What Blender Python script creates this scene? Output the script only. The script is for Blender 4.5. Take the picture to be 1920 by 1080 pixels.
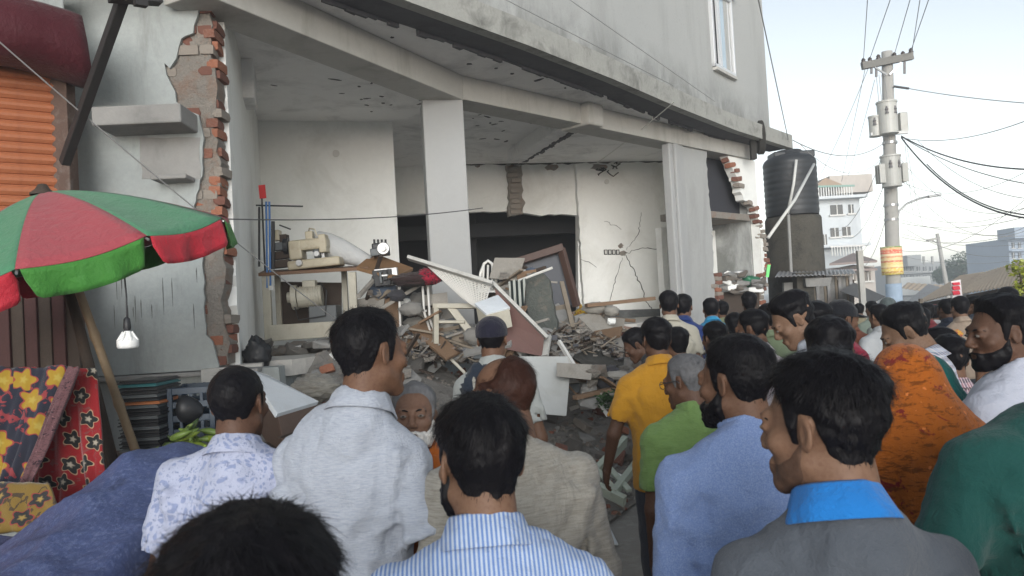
import bpy, bmesh, math, random
import numpy as np
from mathutils import Vector, Matrix, noise as mnoise
from mathutils.geometry import tessellate_polygon

for _o in list(bpy.data.objects):
    bpy.data.objects.remove(_o)
scene = bpy.context.scene
COL = scene.collection
R = math.radians

# ------------------------------------------------------------------ camera
FPX = 1450.0                      # focal length in pixels of a 1920 px wide frame
CAM = np.array([0.0, 0.0, 1.75])
PITCH = math.atan(35 / FPX)
ROLL = R(3.2)
_cp, _sp = math.cos(PITCH), math.sin(PITCH)
VF = np.array([0, _cp, _sp]); _r0 = np.array([1.0, 0, 0]); _u0 = np.array([0, -_sp, _cp])
VR = math.cos(ROLL) * _r0 - math.sin(ROLL) * _u0
VU = math.sin(ROLL) * _r0 + math.cos(ROLL) * _u0
cam_data = bpy.data.cameras.new('camera')
cam_data.sensor_width = 36.0
cam_data.lens = FPX / 1920 * 36.0
cam_data.clip_start = 0.05
cam_data.clip_end = 4000
cam = bpy.data.objects.new('camera', cam_data)
COL.objects.link(cam)
cam.matrix_world = Matrix(((VR[0], VU[0], -VF[0], CAM[0]), (VR[1], VU[1], -VF[1], CAM[1]), (VR[2], VU[2], -VF[2], CAM[2]), (0, 0, 0, 1)))
scene.camera = cam
cam_data.dof.use_dof = True; cam_data.dof.focus_distance = 8.0; cam_data.dof.aperture_fstop = 10.0

# ------------------------------------------------------------------ sky, sun, exposure
SUN_AZ = R(179)      # measured from +Y towards +X: a low sun behind the camera, spread wide by thick haze
SUN_EL = R(9.5)
world = bpy.data.worlds.new('World')
scene.world = world
world.use_nodes = True
_n = world.node_tree.nodes; _l = world.node_tree.links
_n.clear()
_sky = _n.new('ShaderNodeTexSky'); _sky.sky_type = 'NISHITA'; _sky.sun_disc = False
_sky.sun_elevation = SUN_EL; _sky.sun_rotation = SUN_AZ
_sky.air_density = 1.0; _sky.dust_density = 0.35; _sky.ozone_density = 1.0; _sky.altitude = 10
_bg = _n.new('ShaderNodeBackground'); _bg.inputs['Strength'].default_value = 0.15
_wo = _n.new('ShaderNodeOutputWorld')
_bw = _n.new('ShaderNodeRGBToBW'); _mx = _n.new('ShaderNodeMix'); _mx.data_type = 'RGBA'; _mx.inputs[0].default_value = 0.68   # hazy, washed-out sky
_l.new(_sky.outputs[0], _bw.inputs[0]); _l.new(_sky.outputs[0], _mx.inputs[6]); _l.new(_bw.outputs[0], _mx.inputs[7])
_l.new(_mx.outputs[2], _bg.inputs['Color']); _l.new(_bg.outputs[0], _wo.inputs['Surface'])
sun_data = bpy.data.lights.new('sun', 'SUN')
sun_data.energy = 1.5; sun_data.angle = R(34); sun_data.color = (1.0, 1.0, 0.985)
sun = bpy.data.objects.new('sun', sun_data); COL.objects.link(sun)
_sd = Vector((math.sin(SUN_AZ) * math.cos(SUN_EL), math.cos(SUN_AZ) * math.cos(SUN_EL), math.sin(SUN_EL)))
sun.rotation_euler = _sd.to_track_quat('Z', 'Y').to_euler()
sun.location = (20, -30, 40)
vs = scene.view_settings
vs.view_transform = 'Standard'; vs.look = 'None'; vs.gamma = 1.0; vs.use_curve_mapping = False
vs.exposure = 1.12
scene.render.engine = 'CYCLES'
scene.cycles.use_denoising = True
scene.cycles.max_bounces = 8
scene.cycles.diffuse_bounces = 5
scene.cycles.volume_bounces = 1
scene.cycles.sample_clamp_indirect = 6.0

# ------------------------------------------------------------------ helpers
def ray(px, py): return VF + (px - 960) / FPX * VR - (py - 540) / FPX * VU
def W(px, py, d): return CAM + d * ray(px, py)                       # point seen at a pixel, d metres deep
def PZ(px, py, z):
    v = ray(px, py); return CAM + v * ((z - CAM[2]) / v[2])          # ... at height z
def PP(px, py, p, n):                                                # ... on the upright plane through p running along n
    v = ray(px, py); nn = np.array([n[1], -n[0], 0.0]); q = np.array([p[0], p[1], 0.0])
    c = np.array([CAM[0], CAM[1], 0.0]); return CAM + v * (((q - c) @ nn) / (v @ nn))
def unit(v):
    v = np.asarray(v, float); return v / np.linalg.norm(v)

RNG = random.Random(7)

def tag(o, label=None, cat=None, group=None, kind=None):
    if label: o['label'] = label
    if cat: o['category'] = cat
    if group: o['group'] = group
    if kind: o['kind'] = kind
    return o

def empty(name, loc, rz=0.0, label=None, cat=None, group=None):
    o = bpy.data.objects.new(name, None); COL.objects.link(o)
    o.location = [float(a) for a in loc]; o.rotation_euler = (0, 0, rz)
    o.empty_display_size = 0.2
    return tag(o, label, cat, group)

def link(name, me, parent=None, mats=None, smooth=False, bevel=0.0):
    """link a mesh whose vertices are in the parent's space (or world space when top-level)"""
    o = bpy.data.objects.new(name, me); COL.objects.link(o)
    if parent is not None: o.parent = parent
    if mats is not None and len(me.materials) == 0:
        for m in (mats if isinstance(mats, (list, tuple)) else [mats]): me.materials.append(m)
    if smooth and len(me.polygons): me.polygons.foreach_set('use_smooth', [True] * len(me.polygons))
    if bevel:
        b = o.modifiers.new('bevel', 'BEVEL'); b.width = bevel; b.segments = 2; b.limit_method = 'ANGLE'; b.angle_limit = R(40)
    return o

def children_world(o):
    """re-base a mesh given in world coordinates onto its (unscaled) empty parent"""
    return o

class MB:
    """collects boxes, tubes, prisms and sheets, and builds them as ONE mesh object"""
    def __init__(s): s.v = []; s.f = []; s.mi = []; s.cur = 0
    def add(s, vs_, fs):
        b = len(s.v); s.v += [tuple(map(float, p)) for p in vs_]
        for f in fs: s.f.append([b + i for i in f]); s.mi.append(s.cur)
        return s
    def box(s, c, size, rot=None, taper=1.0):
        hx, hy, hz = size[0] / 2, size[1] / 2, size[2] / 2
        P = [Vector((x * hx * (taper if z > 0 else 1), y * hy * (taper if z > 0 else 1), z * hz)) for z in (-1, 1) for y in (-1, 1) for x in (-1, 1)]
        if rot is not None: P = [rot @ p for p in P]
        return s.add([p + Vector(c) for p in P], [(0, 2, 3, 1), (4, 5, 7, 6), (0, 1, 5, 4), (2, 6, 7, 3), (0, 4, 6, 2), (1, 3, 7, 5)])
    def beam(s, a, b, w, h, up=(0, 0, 1)):
        a = Vector(a); b = Vector(b); d = (b - a); L = d.length; d.normalize()
        u = Vector(up); side = d.cross(u)
        if side.length < 1e-4: side = d.cross(Vector((0, 1, 0.01)))
        side.normalize(); u = side.cross(d)
        M = Matrix((d, side, u)).transposed()
        return s.box((a + b) / 2, (L, w, h), M)
    def tube(s, pts, rad, n=8, caps=True):
        pts = [Vector(p) for p in pts]; m = len(pts)
        if not isinstance(rad, (list, tuple)): rad = [rad] * m
        V = []; ref = None
        for i, p in enumerate(pts):
            t = (pts[min(i + 1, m - 1)] - pts[max(i - 1, 0)]); t.normalize()
            if ref is None: ref = Vector((0, 0, 1)) if abs(t.z) < 0.9 else Vector((1, 0, 0))
            x = ref - t * ref.dot(t)
            if x.length < 1e-5: x = Vector((1, 0, 0)) - t * t.x
            x.normalize(); y = t.cross(x); ref = x
            for k in range(n):
                a = 2 * math.pi * k / n
                V.append(p + (x * math.cos(a) + y * math.sin(a)) * rad[i])
        Fs = []
        for i in range(m - 1):
            for k in range(n):
                Fs.append((i * n + k, i * n + (k + 1) % n, (i + 1) * n + (k + 1) % n, (i + 1) * n + k))
        if caps: Fs.append(tuple(range(n - 1, -1, -1))); Fs.append(tuple((m - 1) * n + k for k in range(n)))
        return s.add(V, Fs)
    def cyl(s, c, r, h, n=20, axis='z', r2=None):
        a = {'x': Vector((1, 0, 0)), 'y': Vector((0, 1, 0)), 'z': Vector((0, 0, 1))}[axis] if isinstance(axis, str) else Vector(axis).normalized()
        c = Vector(c); return s.tube([c - a * h / 2, c + a * h / 2], [r, r if r2 is None else r2], n)
    def lathe(s, prof, c=(0, 0, 0), n=24, M=None):
        V = []; m = len(prof)
        for (r, z) in prof:
            for k in range(n):
                a = 2 * math.pi * k / n; p = Vector((r * math.cos(a), r * math.sin(a), z))
                if M is not None: p = M @ p
                V.append(p + Vector(c))
        Fs = [(i * n + k, i * n + (k + 1) % n, (i + 1) * n + (k + 1) % n, (i + 1) * n + k) for i in range(m - 1) for k in range(n)]
        return s.add(V, Fs)
    def prism(s, poly, z0, z1):
        """plan polygon extruded upward"""
        n = len(poly)
        V = [(p[0], p[1], z0) for p in poly] + [(p[0], p[1], z1) for p in poly]
        a = sum(poly[i][0] * poly[(i + 1) % n][1] - poly[(i + 1) % n][0] * poly[i][1] for i in range(n))
        idx = list(range(n)) if a > 0 else list(range(n - 1, -1, -1))
        Fs = [tuple(reversed(idx)), tuple(i + n for i in idx)]
        for i in range(n):
            p, q = idx[i], idx[(i + 1) % n]; Fs.append((p, q, q + n, p + n))
        return s.add(V, Fs)
    def slab(s, outline, p0, d, t, holes=(), lean=0.0):
        """upright sheet: outline of (along, height) on the plane through p0 running along plan direction d, thickness t backwards"""
        d = unit(np.array([d[0], d[1], 0.0])); nrm = np.array([-d[1], d[0], 0.0]); p0 = np.array([p0[0], p0[1], 0.0])
        loops = [list(outline)] + [list(h) for h in holes]
        flat = [q for lp in loops for q in lp]
        tris = tessellate_polygon([[Vector((q[0], q[1], 0)) for q in lp] for lp in loops])
        n = len(flat)
        def P(q, o): return p0 + d * q[0] + np.array([0, 0, q[1]]) + nrm * o
        V = [P(q, 0) for q in flat] + [P(q, t) for q in flat]
        Fs = []
        for tr in tris:
            a, b, c = tr
            A = (flat[b][0] - flat[a][0]) * (flat[c][1] - flat[a][1]) - (flat[c][0] - flat[a][0]) * (flat[b][1] - flat[a][1])
            if A < 0: a, b, c = a, c, b
            Fs.append((a, b, c)); Fs.append((a + n, c + n, b + n))
        base = 0
        for lp in loops:
            m = len(lp)
            for i in range(m):
                a, b = base + i, base + (i + 1) % m; Fs.append((a, a + n, b + n, b))
            base += m
        return s.add(V, Fs)
    def sheet(s, grid, close=False):
        """grid[i][j] of points"""
        m = len(grid); n = len(grid[0]); V = [p for row in grid for p in row]
        return s.add(V, [(i * n + j, i * n + j + 1, (i + 1) * n + j + 1, (i + 1) * n + j) for i in range(m - 1) for j in range(n - 1)])
    def mesh(s, name):
        me = bpy.data.meshes.new(name); me.from_pydata(s.v, [], s.f); me.update()
        if any(s.mi): me.polygons.foreach_set('material_index', s.mi)
        return me
    def build(s, name, mats, parent=None, smooth=False, bevel=0.0, fix=True):
        me = s.mesh(name)
        if fix:
            bm = bmesh.new(); bm.from_mesh(me); bmesh.ops.recalc_face_normals(bm, faces=bm.faces); bm.to_mesh(me); bm.free()
        return link(name, me, parent, mats, smooth, bevel)

def solidify(o, t, off=0.0):
    m = o.modifiers.new('thick', 'SOLIDIFY'); m.thickness = t; m.offset = off; return o

def jag(pts, amp, step, rng, closed=True, keep=()):
    """break straight outline edges into uneven short ones; edges listed in keep stay straight"""
    out = []; n = len(pts)
    for i in range(n if closed else n - 1):
        a = np.array(pts[i], float); b = np.array(pts[(i + 1) % n], float); L = np.linalg.norm(b - a)
        out.append(tuple(a))
        if i in keep: continue
        k = max(1, int(L / step)); nrm = np.array([-(b - a)[1], (b - a)[0]]) / max(L, 1e-6)
        for j in range(1, k):
            t = (j + rng.uniform(-.3, .3)) / k
            out.append(tuple(a + (b - a) * t + nrm * rng.gauss(0, amp)))
    if not closed: out.append(tuple(pts[-1]))
    return out

# ------------------------------------------------------------------ materials (all procedural)
def _nodes(name):
    m = bpy.data.materials.new(name); m.use_nodes = True
    nt = m.node_tree; b = nt.nodes['Principled BSDF']
    return m, nt, nt.nodes, nt.links, b

def mixc(nt, fac, a, b, blend='MIX'):
    x = nt.nodes.new('ShaderNodeMix'); x.data_type = 'RGBA'; x.blend_type = blend
    for i, v in ((0, fac), (6, a), (7, b)):
        sock = x.inputs[i]
        if hasattr(v, 'is_output'): nt.links.new(v, sock)
        elif i == 0: sock.default_value = v
        else: sock.default_value = (*v, 1) if len(v) == 3 else v
    return x.outputs[2]
def tex_noise(nt, vec, scale, detail=5, rough=0.6, dist=0.0):
    x = nt.nodes.new('ShaderNodeTexNoise'); x.inputs['Scale'].default_value = scale; x.inputs['Detail'].default_value = detail
    x.inputs['Roughness'].default_value = rough; x.inputs['Distortion'].default_value = dist
    nt.links.new(vec, x.inputs['Vector']); return x.outputs['Fac']
def ramp(nt, fac, lo, hi, a=(0, 0, 0), b=(1, 1, 1)):
    x = nt.nodes.new('ShaderNodeValToRGB'); e = x.color_ramp.elements
    e[0].position = lo; e[1].position = hi; e[0].color = (*a, 1); e[1].color = (*b, 1)
    nt.links.new(fac, x.inputs[0]); return x.outputs[0]
def objvec(nt, scale=(1, 1, 1), rot=(0, 0, 0), coord='Object'):
    t = nt.nodes.new('ShaderNodeTexCoord'); mp = nt.nodes.new('ShaderNodeMapping')
    mp.inputs['Scale'].default_value = scale; mp.inputs['Rotation'].default_value = rot
    nt.links.new(t.outputs[coord], mp.inputs['Vector']); return mp.outputs[0]
def bump(nt, b, height, strength=0.3, dist=0.01):
    x = nt.nodes.new('ShaderNodeBump'); x.inputs['Strength'].default_value = strength; x.inputs['Distance'].default_value = dist
    nt.links.new(height, x.inputs['Height']); nt.links.new(x.outputs[0], b.inputs['Normal'])

_MC = {}
def M(name, col, rough=0.7, var=0.15, scale=6.0, bmp=0.25, bscale=60.0, metal=0.0, spec=0.5, stain=None, stain_amt=0.5, stain_scale=2.0, streak=False, bdist=0.006):
    """general uneven surface: two-scale mottling, optional stains with their own shape, fine relief"""
    if name in _MC: return _MC[name]
    m, nt, N, L, b = _nodes(name)
    v = objvec(nt)
    n1 = tex_noise(nt, v, scale, 6, 0.65)
    dark = tuple(c * (1 - var) for c in col); lite = tuple(min(1, c * (1 + var * 0.8)) for c in col)
    c = mixc(nt, n1, dark, lite)
    n0 = tex_noise(nt, v, scale * 7.3, 4, 0.7)
    c = mixc(nt, ramp(nt, n0, 0.35, 0.75), c, tuple(x * (1 - var * .7) for x in col))
    if stain is not None:
        v2 = objvec(nt, (1, 1, 0.22) if streak else (1, 1, 1))
        n2 = tex_noise(nt, v2, stain_scale, 8, 0.68, 0.4)
        f = ramp(nt, n2, 0.5, 0.72)
        mul = N.new('ShaderNodeMath'); mul.operation = 'MULTIPLY'; mul.inputs[1].default_value = stain_amt
        L.new(f, mul.inputs[0]); c = mixc(nt, mul.outputs[0], c, stain)
    L.new(c, b.inputs['Base Color'])
    b.inputs['Roughness'].default_value = rough; b.inputs['Metallic'].default_value = metal
    b.inputs['Specular IOR Level'].default_value = spec
    if bmp:
        nb = tex_noise(nt, v, bscale, 5, 0.7); bump(nt, b, nb, bmp, bdist)
    _MC[name] = m
    return m
# ------------------------------------------------------------------ implicit surfaces for bodies, hair and clothing
class Vol:
    def __init__(s, xs, ys, zs):
        s.ax = [np.asarray(a, np.float32) for a in (xs, ys, zs)]
        s.F = np.full(tuple(len(a) for a in s.ax), 0.5, np.float32)
    def win(s, lo, hi):
        sl = tuple(slice(max(0, int(np.searchsorted(a, l)) - 1), int(np.searchsorted(a, h)) + 1) for a, l, h in zip(s.ax, lo, hi))
        X = s.ax[0][sl[0]][:, None, None]; Y = s.ax[1][sl[1]][None, :, None]; Z = s.ax[2][sl[2]][None, None, :]
        return sl, X, Y, Z
    def cone(s, a, b, ra, rb, k=0.02, sy=1.0, sub=False):
        a = np.asarray(a, np.float32); b = np.asarray(b, np.float32); m = max(ra, rb) / min(1, sy) + k + 0.03
        sl, X, Y, Z = s.win(np.minimum(a, b) - m, np.maximum(a, b) + m)
        ba = b - a; L2 = float(ba @ ba) + 1e-9
        px, py, pz = X - a[0], Y - a[1], Z - a[2]
        t = np.clip((px * ba[0] + py * ba[1] + pz * ba[2]) / L2, 0, 1)
        d = np.sqrt((px - t * ba[0]) ** 2 + ((py - t * ba[1]) * sy) ** 2 + (pz - t * ba[2]) ** 2) - (ra + (rb - ra) * t)
        s.put(sl, d, k, sub)
    def ell(s, c, r, k=0.02, rot=None, sub=False):
        m = max(r) + k + 0.03; c = np.asarray(c, np.float32)
        sl, X, Y, Z = s.win(c - m, c + m)
        x, y, z = X - c[0], Y - c[1], Z - c[2]
        if rot is not None:
            rot = np.asarray(rot, np.float32)
            x, y, z = (rot[0, 0] * x + rot[1, 0] * y + rot[2, 0] * z, rot[0, 1] * x + rot[1, 1] * y + rot[2, 1] * z, rot[0, 2] * x + rot[1, 2] * y + rot[2, 2] * z)
        s.put(sl, ell_d(x, y, z, r), k, sub)
    def put(s, sl, d, k, sub=False):
        A = s.F[sl]
        if sub:
            d = -d; h = np.clip(0.5 - 0.5 * (d - A) / k, 0, 1); s.F[sl] = d + (A - d) * h + k * h * (1 - h)
        else:
            h = np.clip(0.5 + 0.5 * (d - A) / k, 0, 1); s.F[sl] = d + (A - d) * h - k * h * (1 - h)
    def net(s): return surface_net(s.F, *s.ax)

def ell_d(x, y, z, r):
    q = np.sqrt((x / r[0]) ** 2 + (y / r[1]) ** 2 + (z / r[2]) ** 2)
    g = np.sqrt((x / r[0] ** 2) ** 2 + (y / r[1] ** 2) ** 2 + (z / r[2] ** 2) ** 2) + 1e-6
    return q * (q - 1) / g

def surface_net(F, xs, ys, zs):
    S = F < 0
    nx, ny, nz = F.shape
    c = np.zeros((nx - 1, ny - 1, nz - 1), np.int8)
    for i in (0, 1):
        for j in (0, 1):
            for k in (0, 1): c += S[i:nx - 1 + i, j:ny - 1 + j, k:nz - 1 + k]
    act = np.argwhere((c > 0) & (c < 8))
    if len(act) == 0: return np.zeros((0, 3)), np.zeros((0, 4), int)
    I, J, K = act.T
    idx = np.full(c.shape, -1, np.int64); idx[I, J, K] = np.arange(len(act))
    corner = {}
    for i in (0, 1):
        for j in (0, 1):
            for k in (0, 1): corner[i, j, k] = F[I + i, J + j, K + k]
    acc = np.zeros((len(act), 3)); cnt = np.zeros(len(act))
    for a in corner:
        for ax in range(3):
            if a[ax] == 0:
                b = list(a); b[ax] = 1; b = tuple(b)
                fa, fb = corner[a], corner[b]; m = (fa < 0) != (fb < 0)
                t = np.where(m, fa / np.where(m, fa - fb, 1), 0)
                for q in range(3):
                    acc[:, q] += np.where(m, (t if q == ax else a[q]), 0)
                cnt += m
    acc /= cnt[:, None]
    V = np.stack([xs[I] + acc[:, 0] * (xs[I + 1] - xs[I]), ys[J] + acc[:, 1] * (ys[J + 1] - ys[J]), zs[K] + acc[:, 2] * (zs[K + 1] - zs[K])], 1)
    quads = []
    for ax in range(3):
        sl0 = [slice(1, -1)] * 3; sl1 = [slice(1, -1)] * 3; sl0[ax] = slice(0, -1); sl1[ax] = slice(1, None)
        a = S[tuple(sl0)]; b = S[tuple(sl1)]
        e = np.argwhere(a != b); 
        if len(e) == 0: continue
        off = np.ones(3, int); off[ax] = 0; e = e + off
        flip = S[tuple(e.T)]
        u, v = [(1, 2), (2, 0), (0, 1)][ax]
        du = np.zeros(3, int); du[u] = 1; dv = np.zeros(3, int); dv[v] = 1
        def g(p): return idx[tuple(p.T)]
        q = np.stack([g(e - du - dv), g(e - dv), g(e), g(e - du)], 1)
        q[~flip] = q[~flip][:, ::-1]
        quads.append(q)
    Q = np.concatenate(quads); Q = Q[(Q >= 0).all(1)]
    return V, Q

def np_mesh(name, V, Q, mat=None, smooth=True):
    me = bpy.data.meshes.new(name)
    V = np.asarray(V, np.float32); Q = np.asarray(Q, np.int32); k = Q.shape[1]
    me.vertices.add(len(V)); me.vertices.foreach_set('co', V.ravel())
    me.loops.add(Q.size); me.loops.foreach_set('vertex_index', Q.ravel())
    me.polygons.add(len(Q)); me.polygons.foreach_set('loop_start', np.arange(0, Q.size, k, dtype=np.int32))
    me.polygons.foreach_set('loop_total', np.full(len(Q), k, np.int32))
    if smooth: me.polygons.foreach_set('use_smooth', np.ones(len(Q), bool))
    me.update(calc_edges=True)
    if mat is not None: me.materials.append(mat)
    return me

def lap(V, Q, it=1, w=0.5):
    """light smoothing of a quad mesh"""
    n = len(V); e = np.concatenate([Q[:, [0, 1]], Q[:, [1, 2]], Q[:, [2, 3]], Q[:, [3, 0]]])
    deg = np.bincount(e[:, 0], minlength=n) + np.bincount(e[:, 1], minlength=n)
    for _ in range(it):
        S = np.zeros_like(V)
        for q in range(3):
            S[:, q] = np.bincount(e[:, 0], V[e[:, 1], q], n) + np.bincount(e[:, 1], V[e[:, 0], q], n)
        V = V * (1 - w) + w * S / np.maximum(deg, 1)[:, None]
    return V

def axis(*spans):
    """uneven axis: (from, to, step) spans joined"""
    out = []
    for a, b, h in spans:
        n = max(1, int(round((b - a) / h))); out += [a + (b - a) * i / n for i in range(n)]
    out.append(spans[-1][1]); return np.array(out, np.float32)

def rotm(yaw=0, pitch=0, roll=0):
    return np.array(Matrix.Rotation(yaw, 3, 'Z') @ Matrix.Rotation(pitch, 3, 'X') @ Matrix.Rotation(roll, 3, 'Y'))

def wob(x, y, z, seed, f):
    """cheap smooth 3-D noise from warped sines, about -1..1"""
    r = np.random.RandomState(seed); o = 0
    for i in range(5):
        k = r.normal(0, 1, 3) * f; ph = r.uniform(0, 6.28, 2)
        o = o + np.sin(k[0] * x + k[1] * y + k[2] * z + ph[0] + 1.3 * np.sin(0.6 * (k[1] * x + k[2] * y + k[0] * z) + ph[1]))
    return o / 3.0

# ---- head, in its own space: origin between the ears, face towards +Y
def head_d(x, y, z, fine=True, ears=True, face=1.0):
    H = Vol([0], [0], [0]); sh = np.broadcast(x, y, z).shape
    H.F = np.full(sh, 0.5, np.float32); full = (slice(None),) * 3
    def E(c, r, k, sub=False): H.put(full, ell_d(x - c[0], y - c[1], z - c[2], r), k, sub)
    def C(a, b, ra, rb, k, sub=False):
        a = np.array(a); b = np.array(b); ba = b - a; px, py, pz = x - a[0], y - a[1], z - a[2]
        t = np.clip((px * ba[0] + py * ba[1] + pz * ba[2]) / (ba @ ba), 0, 1)
        H.put(full, np.sqrt((px - t * ba[0]) ** 2 + (py - t * ba[1]) ** 2 + (pz - t * ba[2]) ** 2) - (ra + (rb - ra) * t), k, sub)
    E((0, -.014, .034), (.0745, .095, .084), .02)
    E((0, .030, -.030), (.058, .060, .082), .03)
    for sx in (-1, 1):
        C((sx * .050, .005, -.055), (sx * .016, .070, -.097), .017, .016, .02)
        E((sx * .043, .060, -.022), (.022, .020, .018), .02)
    E((0, .073, -.096), (.020, .016, .018), .02)
    if fine:
        C((-.034, .083, .020), (.034, .083, .020), .012, .012, .02)
        for sx in (-1, 1): E((sx * .031, .101, .004), (.017, .014, .011), .012, True)
        C((0, .090, .012), (0, .108, -.026), .008, .0115, .012)
        for sx in (-1, 1):
            E((sx * .0125, .100, -.034), (.009, .011, .008), .008)
            E((sx * .031, .083, .003), (.0155, .0130, .0115), .004)
        C((-.020, .086, -.061), (.020, .086, -.061), .0075, .0075, .008); C((0, .095, -.061), (0, .0951, -.061), .007, .007, .010)
        C((-.016, .086, -.073), (.016, .086, -.073), .0085, .0085, .008)
        C((-.024, .098, -.0668), (.024, .098, -.0668), .0022, .0022, .004, True)
    if ears:
        for sx in (-1, 1):
            xr = x - sx * .077; yr = y + .010; zz = z + .004
            a = sx * 0.42; xe = xr * math.cos(a) + yr * math.sin(a); ye = -xr * math.sin(a) + yr * math.cos(a)
            H.put(full, ell_d(xe, ye, zz, (.0068, .0155, .028)), .008)
            if fine: H.put(full, ell_d(xe - sx * .007, ye - .002, zz - .004, (.0055, .0105, .019)), .005, True)
    C((0, -.022, -.055), (0, -.040, -.15), .049, .053, .03)
    return H.F

_HAND = None
def hand_mesh():
    """right hand, wrist at the origin, fingers along -Z, palm towards -X, thumb towards +Y; slightly curled"""
    global _HAND
    if _HAND is None:
        V = Vol(np.arange(-.075, .05, .0036), np.arange(-.065, .085, .0036), np.arange(-.205, .045, .0036))
        V.cone((0, 0, .04), (0, 0, -.01), .026, .025, .01); V.cone((0, -.012, -.02), (-.004, -.026, -.085), .019, .014, .012)
        V.cone((0, .0, -.02), (-.003, -.008, -.09), .018, .014, .012); V.cone((0, .012, -.02), (-.003, .010, -.09), .018, .014, .012)
        V.cone((0, .014, -.02), (-.004, .028, -.085), .017, .013, .012)
        for y, L, sp in ((.030, .070, .10), (.010, .079, .02), (-.010, .073, -.05), (-.028, .058, -.14)):
            p = np.array([-.004, y, -.088])
            for seg, (fr, ang, r0, r1) in enumerate(((.45, .25, .0092, .0086), (.31, .65, .0086, .0078), (.24, .95, .0078, .0068))):
                q = p + L * fr * np.array([-math.sin(ang), math.sin(sp) * math.cos(ang), -math.cos(ang)])
                V.cone(p, q, r0, r1, .0035); p = q
        p = np.array([-.006, .022, -.025])
        for q, r0, r1 in (((-.020, .045, -.055), .0145, .0115), ((-.028, .054, -.083), .0112, .0098), ((-.038, .054, -.105), .0098, .008)):
            V.cone(p, q, r0, r1, .006); p = np.array(q)
        _HAND = V.net()
    return _HAND

# ---- cloth, skin and hair materials
def skin(tone, key):
    name = 'skin_' + key
    if name in _MC: return _MC[name]
    tone = tuple(t * .7 for t in tone)
    m, nt, N, L, b = _nodes(name); v = objvec(nt)
    c = mixc(nt, tex_noise(nt, v, 14, 5, .6), tuple(t * .84 for t in tone), tuple(t * 1.12 for t in tone))
    c = mixc(nt, ramp(nt, tex_noise(nt, v, 120, 3, .6), .45, .7), c, (tone[0] * .8, tone[1] * .74, tone[2] * .72))
    L.new(c, b.inputs['Base Color']); b.inputs['Roughness'].default_value = .58
    b.inputs['Specular IOR Level'].default_value = .3
    bump(nt, b, tex_noise(nt, v, 420, 3, .6), .18, .001)
    _MC[name] = m; return m

def hairmat(col, key):
    name = 'hair_' + key
    if name in _MC: return _MC[name]
    m, nt, N, L, b = _nodes(name); v = objvec(nt)
    c = mixc(nt, tex_noise(nt, v, 60, 4, .7), tuple(x * .55 for x in col), tuple(min(1, x * 1.5) for x in col))
    L.new(c, b.inputs['Base Color']); b.inputs['Roughness'].default_value = .5; b.inputs['Specular IOR Level'].default_value = .13
    bump(nt, b, tex_noise(nt, objvec(nt, (1, .35, .35)), 260, 4, .6), .5, .002)
    _MC[name] = m; return m

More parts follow.
